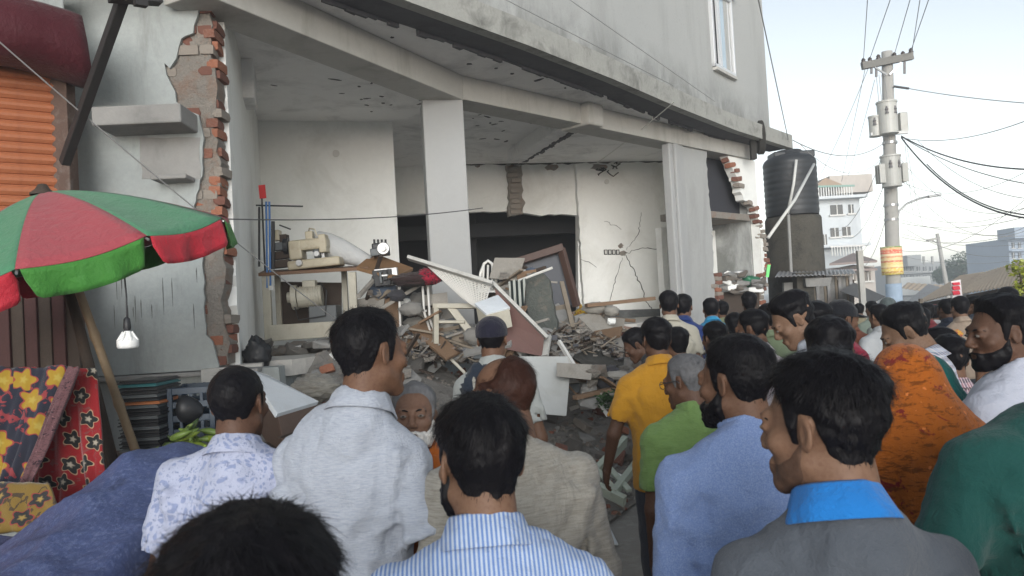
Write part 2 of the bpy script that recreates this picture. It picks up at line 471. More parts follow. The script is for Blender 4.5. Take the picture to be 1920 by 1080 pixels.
def cloth(key, col, pattern=None, col2=(1, 1, 1), scale=1.0, rough=.85):
    name = 'cloth_' + key
    if name in _MC: return _MC[name]
    if not key.startswith('umbrella'): col = tuple(x * .70 for x in col); col2 = tuple(x * .70 for x in col2)
    m, nt, N, L, b = _nodes(name); v = objvec(nt)
    c = mixc(nt, tex_noise(nt, v, 9, 4, .6), tuple(x * .9 for x in col), tuple(min(1, x * 1.07) for x in col))
    def wave(axis_, sc, lo, hi, vec=None):
        w = N.new('ShaderNodeTexWave'); w.wave_type = 'BANDS'; w.bands_direction = axis_; w.wave_profile = 'SIN'
        w.inputs['Scale'].default_value = sc; w.inputs['Distortion'].default_value = .3; w.inputs['Detail'].default_value = 1
        w.inputs['Detail Scale'].default_value = .4
        L.new(vec or v, w.inputs['Vector']); return ramp(nt, w.outputs['Fac'], lo, hi)
    if pattern == 'stripe': c = mixc(nt, wave('X', 38 * scale, .42, .62), c, col2)
    elif pattern == 'plaid':
        c = mixc(nt, wave('X', 9 * scale, .45, .62), c, col2); f = wave('Z', 9 * scale, .5, .62)
        c = mixc(nt, f, c, tuple(x * .55 for x in col2)); 
        c = mixc(nt, wave('X', 21 * scale, .86, .95), c, (.75, .6, .6))
    elif pattern == 'leaf':
        vo = N.new('ShaderNodeTexVoronoi'); vo.inputs['Scale'].default_value = 26 * scale; vo.feature = 'F1'
        nz = N.new('ShaderNodeTexNoise'); nz.inputs['Scale'].default_value = 8; L.new(v, nz.inputs['Vector'])
        L.new(mixc(nt, .25, v, nz.outputs['Color'], 'ADD'), vo.inputs['Vector'])
        c = mixc(nt, ramp(nt, vo.outputs['Distance'], .30, .42), col2, c)
        c = mixc(nt, ramp(nt, tex_noise(nt, v, 70 * scale, 4, .7), .55, .66), c, tuple(x * .75 for x in col2))
    elif pattern == 'speck':
        c = mixc(nt, ramp(nt, tex_noise(nt, v, 150 * scale, 3, .6), .48, .60), c, col2)
    elif pattern == 'slub':
        f = tex_noise(nt, objvec(nt, (1, 1, 9)), 45 * scale, 4, .65); c = mixc(nt, ramp(nt, f, .4, .68), c, col2)
    elif pattern == 'dots':
        vo = N.new('ShaderNodeTexVoronoi'); vo.inputs['Scale'].default_value = 17 * scale; vo.inputs['Randomness'].default_value = .55; L.new(v, vo.inputs['Vector'])
        c = mixc(nt, ramp(nt, vo.outputs['Distance'], .20, .24), col2, c)
    elif pattern == 'print':
        f = tex_noise(nt, v, 9 * scale, 5, .72, .7); c = mixc(nt, ramp(nt, f, .57, .60), c, col2)
        g = tex_noise(nt, objvec(nt, (1, 1, 3.2)), 22 * scale, 5, .75, .5); c = mixc(nt, ramp(nt, g, .52, .60), c, tuple(x * .45 for x in col))
        c = mixc(nt, ramp(nt, tex_noise(nt, v, 30 * scale, 3, .6), .66, .69), c, tuple(min(1, x * 1.5 + .03) for x in col))
    elif pattern == 'floral':
        vo = N.new('ShaderNodeTexVoronoi'); vo.inputs['Scale'].default_value = 7 * scale; L.new(v, vo.inputs['Vector'])
        f = tex_noise(nt, v, 42 * scale, 5, .75)
        g = N.new('ShaderNodeMath'); g.operation = 'ADD'; L.new(vo.outputs['Distance'], g.inputs[0])
        g2 = N.new('ShaderNodeMath'); g2.operation = 'MULTIPLY'; g2.inputs[1].default_value = .5; L.new(f, g2.inputs[0]); L.new(g2.outputs[0], g.inputs[1])
        c = mixc(nt, ramp(nt, g.outputs[0], .52, .60), col2, c)
        c = mixc(nt, ramp(nt, tex_noise(nt, objvec(nt, (1, 1, 5)), 30, 5, .7), .52, .66), c, tuple(x * .62 for x in col))
    L.new(c, b.inputs['Base Color']); b.inputs['Roughness'].default_value = rough
    b.inputs['Specular IOR Level'].default_value = .2
    b.inputs['Sheen Weight'].default_value = .12
    ad = N.new('ShaderNodeMath'); ad.operation = 'ADD'
    L.new(tex_noise(nt, v, 300, 3, .6), ad.inputs[0])
    ml = N.new('ShaderNodeMath'); ml.operation = 'MULTIPLY'; ml.inputs[1].default_value = 4.0
    L.new(tex_noise(nt, v, 22, 4, .6, .6), ml.inputs[0]); L.new(ml.outputs[0], ad.inputs[1])
    wr_ = N.new('ShaderNodeMath'); wr_.operation = 'MULTIPLY'; wr_.inputs[1].default_value = 5.0   # creases
    rd = N.new('ShaderNodeMath'); rd.operation = 'ABSOLUTE'; sb = N.new('ShaderNodeMath'); sb.operation = 'SUBTRACT'; sb.inputs[1].default_value = .5
    L.new(tex_noise(nt, objvec(nt, (1.5, 1.5, .55), (.3, .2, 0)), 6.5, 3, .55, .8), sb.inputs[0]); L.new(sb.outputs[0], rd.inputs[0]); L.new(rd.outputs[0], wr_.inputs[0])
    a2 = N.new('ShaderNodeMath'); a2.operation = 'ADD'; L.new(ad.outputs[0], a2.inputs[0]); L.new(wr_.outputs[0], a2.inputs[1])
    bump(nt, b, a2.outputs[0], .42, .008)
    _MC[name] = m; return m

BLACKHAIR = (.0065, .006, .0075)
def rod(a, b):  # unit direction
    return unit(np.asarray(b) - np.asarray(a))

def person(label, px, py_top, d, face=0.0, head=(0, 0, 0), lean=0.0, scale=None, res=1.0, group='crowd in the street',
           tone=(.20, .108, .068), hair=BLACKHAIR, hairstyle='short', hairkey='black', beard=None, shirt=None, sleeve='short', collar='shirt',
           collar_mat=None, trousers=(.05, .055, .07), build=1.0, arms=None, hem=0.84, scarf=None, strands=0, seed=1, cap=None, eyes=False,
           glasses=False, ground=0.0, extra_folds=8, shrug=-.014, tuck=0.0, hairline=0.0, shift=0.0):
    """px, py_top: where the crown of the head is seen, d metres deep; face: heading (0 = away from the camera, + = turned left); head: extra yaw, pitch, roll of the head"""
    rng = random.Random(seed * 131 + 5)
    if cap is not None: hairstyle = 'buzz'
    top = W(px, py_top, d)
    # skeleton in local space (facing +Y), nominal height 1.68
    hip = np.array([0, 0, .90]); RL = rotm(0, -lean, 0)
    def up(p): return hip + RL @ (np.asarray(p, float) - hip)
    neck = up((shift * .68, -.022, 1.432)); hc0 = up((shift, .005, 1.574))
    Rh = rotm(head[0], head[1] - lean * 0.0, head[2])
    hc = neck + rotm(head[0] * .5, head[1] * .5, head[2] * .6) @ (hc0 - neck)
    crown = hc + Rh @ np.array([0, -.014, .118])
    s = (top[2] - ground) / crown[2] if scale is None else scale
    gz = top[2] - crown[2] * s
    Rz = rotm(face)
    base = np.array([top[0], top[1], 0]) - (Rz @ (crown * s)) * np.array([1, 1, 0]); base[2] = gz if scale is not None else ground
    root = empty('person', base, face, label, 'person', group); root.scale = (s, s, s)
    bw = build
    sho = {sx: up((sx * .176 * bw, -.015, 1.342 + shrug)) for sx in (-1, 1)}
    arm = {}
    for sx in (-1, 1):
        a = (arms or {}).get(sx)
        if a is None: el = sho[sx] + np.array([sx * .065, -.02, -.29]); wr = el + np.array([sx * .0, .09, -.23])
        else: el = sho[sx] + np.array([sx * a[0][0], a[0][1], a[0][2]]); wr = el + np.array([sx * a[1][0], a[1][1], a[1][2]])
        arm[sx] = (el, wr)
    skm = skin(tone, '%d_%d_%d' % tuple(int(t * 1000) for t in tone))
    if strands == 0 and d < 6: strands = 900
    hr = .0042 * res; br = .0085 * res
    # ---- body
    allp = [sho[1], sho[-1], arm[1][0], arm[1][1], arm[-1][0], arm[-1][1], crown, hc]
    lo = np.min(allp, 0) - .12; hi = np.max(allp, 0) + .13
    lo[0] = min(lo[0], -.2); hi[0] = max(hi[0], .2); lo[1] = min(lo[1], -.15); hi[1] = max(hi[1], .26)
    def ax(l, h, c, w): return axis((l, c - w, br), (c - w, c + w, hr), (c + w, h, br)) if l < c - w - br and h > c + w + br else axis((l, h, hr))
    zlow = axis((-.01, .72, .022), (.72, hc[2] - .15, br * 1.1), (hc[2] - .15, hi[2], hr))
    B = Vol(ax(lo[0], hi[0], hc[0], .10), ax(lo[1], hi[1], hc[1] + .02, .12), zlow)
    sl, X, Y, Z = B.win(hc - .185, hc + .17)
    x, y, z = X - hc[0], Y - hc[1], Z - hc[2]
    Q = Rh.astype(np.float32)
    lx, ly, lz = (Q[0, 0] * x + Q[1, 0] * y + Q[2, 0] * z, Q[0, 1] * x + Q[1, 1] * y + Q[2, 1] * z, Q[0, 2] * x + Q[1, 2] * y + Q[2, 2] * z)
    B.put(sl, head_d(lx, ly, lz, fine=res < 2.4).astype(np.float32), .01)
    B.cone(hc + Rh @ np.array([0, -.03, -.075]), neck + RL @ np.array([0, -.012, -.03]), .048, .058, .03)
    for sx in (-1, 1):
        B.cone(neck + RL @ np.array([sx * .03, -.02, -.018]), sho[sx] - np.array([0, 0, .008]), .036, .036 * bw, .025)
        el, wr = arm[sx]
        B.cone(sho[sx] - np.array([0, 0, .008]), el, .040 * bw, .038, .02); B.cone(el, wr, .040, .0255, .015)
        B.cone((sx * .085, 0, .90), (sx * .095, .01, .48), .080, .052, .03); B.cone((sx * .095, .01, .48), (sx * .10, -.02, .09), .055, .036, .02)
        B.cone((sx * .10, -.03, .045), (sx * .115, .13, .03), .038, .03, .02)
    B.ell(up((0, 0, 1.22)), (.155 * bw, .095, .20), .04, RL); B.ell(up((0, 0, 1.02)), (.145 * bw, .095, .20), .04, RL)
    V, F = B.net(); V = lap(V, F, 1, .4)
    hv, hf = hand_mesh()
    for sx in (-1, 1):
        el, wr = arm[sx]; dz = -rod(el, wr); dy = np.array([0, 1.0, 0.15]); dy = unit(dy - dz * (dy @ dz)); dx = np.cross(dy, dz)
        P = hv.copy(); FF = hf
        P[:, 0] *= sx
        if sx < 0: FF = hf[:, ::-1]
        P = wr + P[:, :1] * dx + P[:, 1:2] * dy + P[:, 2:] * dz
        F = np.concatenate([F, FF + len(V)]); V = np.concatenate([V, P])
    link('body', np_mesh('body', V, F, skm), root)
    # ---- hair / cap / scarf, worked out in head space then turned with the head
    def place(Vl): return hc + Vl @ Rh.T
    hmat = hairmat(hair, hairkey)
    g = .0045 * res
    if hairstyle is not None and scarf is None:
        Hh = Vol(np.arange(-.13, .13, g), np.arange(-.15, .15, g), np.arange(-.13, .17, g))
        X, Y, Z = Hh.ax[0][:, None, None], Hh.ax[1][None, :, None], Hh.ax[2][None, None, :]
        D = head_d(X, Y, Z, fine=False, ears=False)
        zl = np.interp(Hh.ax[1], [-.13, -.085, -.062, -.035, -.022, .002, .012, .024, .034, .052, .075, .1, .13],
                       [-.085, -.088, -.083, -.045, .018, .024, -.030, -.028, .026, .056 + hairline * .6, .078 + hairline, .088 + hairline, .09 + hairline])[None, :, None]
        up_ = Z - zl + .012 * wob(X * 60, Y * 60, Z * 60, seed + 3, .6) * (Y > .04)
        fade = np.clip(up_ / np.where(Y > .03, .055, .035), 0, 1); topw = np.clip((Z - .035) / .05, 0, 1); topw = topw * topw * (3 - 2 * topw)
        st = dict(short=(.005, .014), buzz=(.0025, .004), fade=(.0028, .018), full=(.006, .020), thick=(.009, .025), balding=(.005, .009), quiff=(.0035, .021), tuft=(.010, .026))[hairstyle]
        t = st[0] + (st[1] - st[0]) * topw
        if hairstyle in ('quiff', 'full', 'tuft'): t = t + .007 * topw * np.clip((Y - .02) / .06, 0, 1)
        if hairstyle == 'balding': t = t - .030 * np.clip((Z - .045) / .03, 0, 1) * np.clip((Y + .05) / .04, 0, 1)
        clump = wob(X, Y * .5, Z * .6, seed + 11, 90) * (.35 if hairstyle == 'buzz' else 1)
        clump2 = wob(X, Y, Z, seed + 12, 220) if res < 1.6 else 0
        t = t * fade + (st[1] * .17) * clump * fade + .0016 * clump2 * fade - .006 * (1 - np.clip(up_ / .012, 0, 1))
        Hh.F = (D - t).astype(np.float32)
        # drop everything well below the hair line
        Hh.F = np.maximum(Hh.F, (-up_ * .8).astype(np.float32) - .003)
        V, F = Hh.net()
        if len(V):
            V = lap(V, F, 1, .35)
            if strands:
                rs = np.random.RandomState(seed)
                tri = F[rs.randint(0, len(F), strands)]
                p = V[tri].mean(1) + rs.normal(0, .002, (strands, 3))
                nn = np.cross(V[tri[:, 1]] - V[tri[:, 0]], V[tri[:, 2]] - V[tri[:, 0]]); nn /= np.linalg.norm(nn, axis=1)[:, None] + 1e-9
                ctr = np.array([0.01, -.05, .12]); fl = p - ctr; fl[:, 2] -= .06
                keep = (np.einsum('ij,ij->i', nn, p - np.array([0, -.01, .02])) > 0) & (p[:, 2] > np.interp(p[:, 1], [-.13, -.06, -.02, .1], [-.07, -.06, .03, .07]) + .004)
                p, nn, fl = p[keep], nn[keep], fl[keep]; m = len(p)
                fl += rs.normal(0, .035, (m, 3)); fl -= nn * np.einsum('ij,ij->i', fl, nn)[:, None]; fl /= np.linalg.norm(fl, axis=1)[:, None] + 1e-9
                topk = np.clip((p[:, 2] - .03) / .05, 0, 1)
                L = ((.009 + .020 * topk) * rs.uniform(.5, 1.35, m))[:, None]
                lift = rs.uniform(.03, .26, m)[:, None] * (.9 if hairstyle == 'tuft' else 1)
                wv = np.cross(nn, fl) * .00055 * max(1, res)
                P0 = p - nn * .001; P1 = p + fl * L * .5 + nn * L * lift * .55; P2 = p + fl * L + nn * L * lift * .55
                SV = np.concatenate([P0 - wv, P0 + wv, P1 - wv * .8, P1 + wv * .8, P2 - wv * .25, P2 + wv * .25])
                i = np.arange(m)
                SF = np.concatenate([np.stack([i, i + m, i + 3 * m, i + 2 * m], 1), np.stack([i + 2 * m, i + 3 * m, i + 5 * m, i + 4 * m], 1)])
                F = np.concatenate([F, SF + len(V)]); V = np.concatenate([V, SV])
            link('hair', np_mesh('hair', place(V), F, hmat), root)
    if beard is not None:
        bt, blen, bcol, bkey = beard
        Hb = Vol(np.arange(-.09, .09, g), np.arange(-.02, .16, g), np.arange(-.24, .0, g))
        X, Y, Z = Hb.ax[0][:, None, None], Hb.ax[1][None, :, None], Hb.ax[2][None, None, :]
        D = head_d(X, Y, Z, fine=True, ears=False)
        lim = np.interp(Hb.ax[1], [-.02, .01, .03, .06, .085, .1, .15], [.0, -.005, -.032, -.048, -.052, -.044, -.044])[None, :, None]
        mouth = np.clip(1 - np.sqrt((X / .021) ** 2 + ((Z + .068) / .009) ** 2), 0, 1) * (Y > .07)
        below = np.clip((lim - Z) / .015, 0, 1) * np.clip((Y - .0) / .01, 0, 1) * np.clip((Z + .125 + Y * .2) / .02, 0, 1)
        t = bt * below * (1 + .35 * wob(X, Y, Z, seed + 4, 160)) - .05 * mouth - .005 * (1 - below)
        Hb.F = (D - t).astype(np.float32)
        if blen:
            Hb.cone((0, .070, -.095), (0, .085, -.105 - blen), .040, .018, .02)
            Hb.F += (.004 * wob(X * 3, Y * 3, Z * .35, seed, 70)).astype(np.float32)
            Hb.F = np.maximum(Hb.F, (mouth * .03 - .004).astype(np.float32) * (mouth > 0) + -1 * (mouth <= 0))
        V, F = Hb.net()
        if len(V): link('beard', np_mesh('beard', place(lap(V, F, 1, .3)), F, hairmat(bcol, bkey)), root)
    if eyes:
        em = M('eyeball', (.17, .15, .13), .4, .05, bmp=0, spec=.2); im = M('iris', (.012, .008, .006), .5, .05, bmp=0, spec=.1)
        for sx in (-1, 1):
            mb = MB(); prof = []
            for i in range(9):
                a = math.pi * i / 8; prof.append((max(.0115 * math.sin(a), 1e-5), .0115 * math.cos(a)))
            mb.lathe(prof, n=14); me = mb.mesh('eye'); me.materials.append(em); me.materials.append(im)
            P = np.array([v.co[:] for v in me.vertices])
            for p_ in me.polygons: p_.material_index = 1 if (P[list(p_.vertices)].mean(0)[2] > .0098) else 0; p_.use_smooth = True
            # squeeze into a lid slit and look along +Y
            for v in me.vertices:
                c = v.co.copy(); q = np.array([c.x * 1.05, c.z, c.y * .55]) + np.array([sx * .031, .0882, .002]); v.co = place(q[None])[0]
            link('eye', me, root)
            mb = MB(); mb.tube([place(np.array([[sx * a_, b_, c_]]))[0] for a_, b_, c_ in ((.014, .0975, .0185), (.027, .0965, .0235), (.041, .086, .0225), (.050, .073, .017))], [.0022, .0036, .0032, .001], 6)
            mb.build('eyebrow', hmat if hairkey == 'black' else hairmat(BLACKHAIR, 'black'), root, True)
    if glasses:
        gm = M('spectacle_frame', (.02, .02, .022), .3, .05, bmp=0)
        mb = MB()
        for sx in (-1, 1):
            ring = [(sx * .033 + .022 * math.cos(a), .104, .002 + .017 * math.sin(a)) for a in np.linspace(0, 2 * math.pi, 15)]
            mb.tube([place(np.array([q]))[0] for q in ring], .0018, 6, False)
            mb.tube([place(np.array([q]))[0] for q in ((sx * .055, .104, .006), (sx * .079, .07, .008), (sx * .083, .0, .010), (sx * .083, -.02, -.004))], .0022, 6)
        mb.tube([place(np.array([q]))[0] for q in ((-.011, .106, .004), (.011, .106, .004))], .0016, 6)
        mb.build('spectacles', gm, root, True)
    if cap is not None:
        Hc = Vol(np.arange(-.12, .12, g), np.arange(-.14, .24, g), np.arange(-.04, .16, g))
        X, Y, Z = Hc.ax[0][:, None, None], Hc.ax[1][None, :, None], Hc.ax[2][None, None, :]
        D = head_d(X, Y, Z, fine=False, ears=False) - .013 - .005 * np.clip((Z - .05) / .04, 0, 1) - .0015 * wob(X, Y, Z, seed, 60)
        D = np.maximum(D, (.022 + .1 * np.clip(Y, -1, .2) * .25) - Z)
        Hc.F = D.astype(np.float32)
        if cap[1]: 
            Hc.put((slice(None),) * 3, ell_d(X, Y - .105, Z - .045 + .9 * X * X * 3 + .12 * (Y - .09), (.075, .085, .0075)).astype(np.float32), .006)
        V, F = Hc.net(); link('cap', np_mesh('cap', place(lap(V, F, 2, .4)), F, cap[0]), root)
    # ---- scarf over the head falling to the hips
    sr = .010 * res
    if scarf is not None:
        S = Vol(np.arange(-.42, .42, sr), np.arange(-.32, .30, sr), np.arange(scarf[1], hi[2] + .02, sr))
        S.ell(hc + Rh @ np.array([0, -.012, .022]), (.094, .116, .112), .05, Rh)
        S.cone(hc + Rh @ np.array([0, -.03, -.06]), neck + RL @ np.array([0, -.03, -.03]), .10, .135, .07)
        for sx in (-1, 1): S.cone(neck + RL @ np.array([0, -.02, .0]), sho[sx] + np.array([sx * .03, 0, -.03]), .12, .095, .08)
        S.cone(up((0, -.02, 1.30)), up((0, -.02, scarf[1] - .1)), .23, .285, .08, sy=1.45)
        for sx in (-1, 1): S.cone(sho[sx], sho[sx] + np.array([sx * .10, .02, -.40]), .085, .11, .08)
        X, Y, Z = S.ax[0][:, None, None], S.ax[1][None, :, None], S.ax[2][None, None, :]
        ang = np.arctan2(X, -(Y + .02)); drop = np.clip((1.5 - Z) / .35, 0, 1)
        S.F += (drop * (.008 * np.sin(ang * 11 + 2.2 * Z * 3 + seed) + .006 * np.sin(ang * 23 - Z * 9)) + .0022 * wob(X, Y, Z, seed, 22) + .0014 * np.sin(Z * 95 + 5 * np.sin(ang * 3) + X * 14) * np.clip((1.55 - Z) / .2, 0, 1)).astype(np.float32)
        S.ell(hc + Rh @ np.array([0, .105, -.01]), (.060, .07, .098), .02, Rh, sub=True)
        V, F = S.net(); link('headscarf', np_mesh('headscarf', lap(V, F, 1, .4), F, scarf[0]), root)
    # ---- shirt
    if shirt is not None:
        lo2 = lo.copy(); hi2 = hi.copy()
        S = Vol(np.arange(lo2[0] - .02, hi2[0] + .02, sr), np.arange(lo2[1] - .06, hi2[1] + .03, sr), np.arange(hem - .05, neck[2] + .13, sr))
        lo_z = hem
        c1 = up((0, -.002, 1.25)); c2 = up((0, .0, 1.0))
        S.ell(c1 - RL @ np.array([0, 0, .02]), (.183 * bw, .128 * (.6 + .4 * bw), .22), .06, RL)
        S.ell(up((0, -.035, 1.275)), (.155 * bw, .095, .15), .06, RL)
        S.cone(c1, up((0, .0, hem - .1)), .168 * bw, .172 * bw, .06, sy=1.32)
        S.cone(neck + RL @ np.array([0, -.030, -.055]), neck + RL @ np.array([0, -.014, .016]), .085, .060, .035)
        sle = dict(short=.72, long=1.98, none=0.05, elbow=.98, tee=.56)[sleeve]
        for sx in (-1, 1):
            el, wr = arm[sx]
            S.cone(neck + RL @ np.array([sx * .030, -.020, -.014]), sho[sx] + np.array([0, 0, .002]), .046, .052 * bw, .04)
            if sleeve == 'none': continue
            if sle <= 1:
                e = sho[sx] + (el - sho[sx]) * sle; S.cone(sho[sx], e, .059 * bw, .066 * bw, .04)
            else:
                e = el + (wr - el) * (sle - 1); S.cone(sho[sx], el, .059 * bw, .052, .04); S.cone(el, e, .055, .042, .02)
        for i in range(extra_folds):                                   # drapery ridges from the armpits and shoulder blades
            sx = rng.choice((-1, 1)); a0 = up((sx * rng.uniform(.10, .19) * bw, -.115 * rng.uniform(.7, 1.0), rng.uniform(1.12, 1.34)))
            a1 = a0 + np.array([-sx * rng.uniform(.0, .12), rng.uniform(-.02, .01), -rng.uniform(.08, .26)])
            S.cone(a0, a1, rng.uniform(.010, .018), rng.uniform(.004, .012), .035)
        for i in range(extra_folds // 2):
            sx = rng.choice((-1, 1)); el, wr = arm[sx]; t0 = rng.uniform(.15, .75); q = sho[sx] + (el - sho[sx]) * t0
            off = np.array([rng.uniform(-.05, .05), -.05, 0]); S.cone(q + off, q + off * .4 + np.array([sx * .04, .0, -.07]), .012, .006, .03)
        X, Y, Z = S.ax[0][:, None, None], S.ax[1][None, :, None], S.ax[2][None, None, :]
        S.F += (.007 * (np.abs(wob(X, Y, Z * .4, seed + 23, 13)) - .4) + .0035 * (np.abs(wob(X * .8, Y, Z * .6, seed + 24, 24)) - .4) + .0045 * wob(X, Y, Z * .45, seed + 20, 26) + .0028 * wob(X, Y, Z, seed + 21, 60) + .002 * wob(X * .5, Y * .5, Z * 1.4, seed + 22, 85)).astype(np.float32)
        # open hem, sleeves and neck
        S.F = np.maximum(S.F, (hem + .012 * np.sin(X * 9 + seed) - Z).astype(np.float32))
        for sx in (-1, 1):
            el, wr = arm[sx]
            if sleeve not in ('none', 'tee'):
                if sle <= 1: e = sho[sx] + (el - sho[sx]) * sle; ee = el; rr = .052 * bw; dirv = rod(sho[sx], el)
                else: e = el + (wr - el) * (sle - 1); ee = wr; rr = .033; dirv = rod(el, wr)
                # cut the rounded end square and hollow it
                sl, x_, y_, z_ = S.win(e - .13, e + .13)
                ax_ = (x_ - e[0]) * dirv[0] + (y_ - e[1]) * dirv[1] + (z_ - e[2]) * dirv[2]
                rad = np.sqrt(np.maximum((x_ - e[0]) ** 2 + (y_ - e[1]) ** 2 + (z_ - e[2]) ** 2 - ax_ ** 2, 0))
                cut = np.where((rad < .085 * bw) & ((x_ - e[0]) * sx > -.058), ax_, -1).astype(np.float32); S.F[sl] = np.maximum(S.F[sl], cut)
                S.cone(e - dirv * .02, e + dirv * .03, rr, rr, .004, sub=True)
        nk = neck + RL @ np.array([0, .0, .0])
        S.cone(neck + RL @ np.array([0, .020, .040]), hc + Rh @ np.array([0, -.0, -.04]), .055, .062, .010, sub=True)
        S.cone(neck + RL @ np.array([0, .075, .01]), neck + RL @ np.array([0, .13, .03]), .05, .06, .02, sub=True)
        V, F = S.net(); V = lap(V, F, 1, .4)
        sh = link('shirt', np_mesh('shirt', V, F, shirt), root)
        if collar:
            cm = collar_mat or shirt
            nc = 44; rows = []
            prof = dict(shirt=((.062, -.020), (.063, .008), (.0645, .029), (.0675, .033), (.0715, .029), (.082, .004), (.097, -.028)),
                        band=((.060, -.012), (.0615, .010), (.0625, .030), (.0655, .032), (.067, .028), (.068, .008), (.069, -.012)),
                        tee=((.062, -.006), (.0655, .006), (.069, .009), (.073, .004), (.076, -.006)))[collar]
            gap = dict(shirt=.42, band=.12, tee=0)[collar]
            tl = rotm(0, -lean - (.34 if collar != 'tee' else .42), 0)
            cc = neck + RL @ np.array([0, .002, .014 if collar != 'tee' else .012])
            for (r_, h_) in prof:
                row = []
                for i in range(nc + 1):
                    a = math.pi / 2 + gap + (2 * math.pi - 2 * gap) * i / nc
                    wv = .0016 * math.sin(a * 5 + seed) + .001 * math.sin(a * 11 + seed * 2)
                    fr = max(0, math.sin(a))                            # towards the throat
                    p = np.array([(r_ + wv) * math.cos(a) * 1.0, (r_ + wv) * math.sin(a) * 1.04, h_ - (.020 * fr if collar == 'shirt' and h_ < .03 else 0)])
                    row.append(cc + tl @ p)
                rows.append(row)
            co = MB().sheet(rows).build('collar', cm, sh, True); solidify(co, .003, 0)
    # ---- trousers
    T = Vol(np.arange(-.26, .26, .018), np.arange(-.19, .2, .018), np.arange(.05, hem + .16, .018))
    T.ell((0, 0, .93), (.165 * bw, .118, .15), .04)
    for sx in (-1, 1):
        T.cone((sx * .082, 0, .88), (sx * .095, .012, .48), .094, .072, .03); T.cone((sx * .095, .012, .48), (sx * .10, -.012, .06), .072, .062, .03)
    X, Y, Z = T.ax[0][:, None, None], T.ax[1][None, :, None], T.ax[2][None, None, :]
    T.F += (.006 * wob(X, Y, Z, seed + 30, 30)).astype(np.float32)
    T.F = np.maximum(T.F, .09 - Z)
    V, F = T.net()
    tm = trousers if not isinstance(trousers, tuple) else cloth('trousers_%d_%d_%d' % tuple(int(c * 1000) for c in trousers), trousers)
    link('trousers', np_mesh('trousers', V, F, tm), root)
    return root
# ------------------------------------------------------------------ setting: ground and street
def ground_mat():
    m, nt, N, L, b = _nodes('street_ground'); v = objvec(nt)
    c = mixc(nt, tex_noise(nt, v, .8, 8, .65), (.24, .23, .21), (.36, .345, .32))
    c = mixc(nt, ramp(nt, tex_noise(nt, v, 9, 8, .7), .5, .7), c, (.40, .385, .36))
    L.new(c, b.inputs['Base Color']); b.inputs['Roughness'].default_value = .9
    bump(nt, b, tex_noise(nt, v, 24, 8, .75), .6, .03); _MC['street_ground'] = m; return m
_rng = random.Random(3)
gx = np.concatenate([np.linspace(-300, -14, 8), np.linspace(-12, 16, 57), np.linspace(18, 300, 8)])
gy = np.concatenate([np.linspace(-60, -4, 5), np.linspace(-3, 30, 67), np.linspace(34, 640, 9)])
rows = []
for yy in gy:
    row = []
    for xx in gx:
        near = 1 if (-12 < xx < 16 and -3 < yy < 30) else 0
        row.append((xx, yy, -.03 + near * .03 * mnoise.noise(Vector((xx * .7, yy * .7, 0)))))
    rows.append(row)
tag(MB().sheet(rows).build('ground', ground_mat(), smooth=True), kind='structure')

# ------------------------------------------------------------------ materials of the damaged building
m_white = M('white_plaster', (.815, .82, .795), .8, .07, 1.6, .15, 45, stain=(.46, .45, .40), stain_amt=.4, stain_scale=1.3)
m_ceil = M('ceiling_plaster', (.82, .815, .81), .85, .08, 1.2, .2, 30, stain=(.24, .24, .24), stain_amt=.5, stain_scale=1.7)
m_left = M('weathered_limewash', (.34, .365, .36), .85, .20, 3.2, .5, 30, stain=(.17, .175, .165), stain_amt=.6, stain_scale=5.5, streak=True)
m_cement = M('raw_cement', (.27, .265, .255), .9, .18, 2.5, .5, 28, stain=(.12, .12, .115), stain_amt=.6, stain_scale=2)
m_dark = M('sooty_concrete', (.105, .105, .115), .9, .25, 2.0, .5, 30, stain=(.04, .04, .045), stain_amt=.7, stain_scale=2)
m_beam = M('beam_paint', (.46, .45, .42), .8, .10, 2, .3, 30, stain=(.25, .235, .205), stain_amt=.6, stain_scale=3, streak=True)
m_edge = M('broken_masonry', (.33, .30, .265), .95, .35, 9, 1.0, 34, stain=(.30, .15, .09), stain_amt=.75, stain_scale=5, bdist=.05)
m_brick = [M('brick_red', (.22, .09, .06), .9, .3, 18, .8, 50, stain=(.30, .26, .22), stain_amt=.7, stain_scale=9), M('brick_orange', (.33, .125, .07), .9, .3, 16, .8, 50, stain=(.30, .25, .21), stain_amt=.6, stain_scale=8), M('brick_dark', (.17, .075, .055), .92, .3, 16, .6, 70), M('brick_cemented', (.29, .255, .22), .95, .3, 12, .8, 60)]
m_crack = M('crack_dark', (.035, .033, .03), .95, .2, 20, 0)
m_skirt = M('dark_dado', (.09, .095, .095), .7, .3, 5, .3, 30, stain=(.25, .25, .24), stain_amt=.5, stain_scale=6)
m_black = M('unlit_room_wall', (.035, .036, .04), .9, .2, 2, .3, 30)

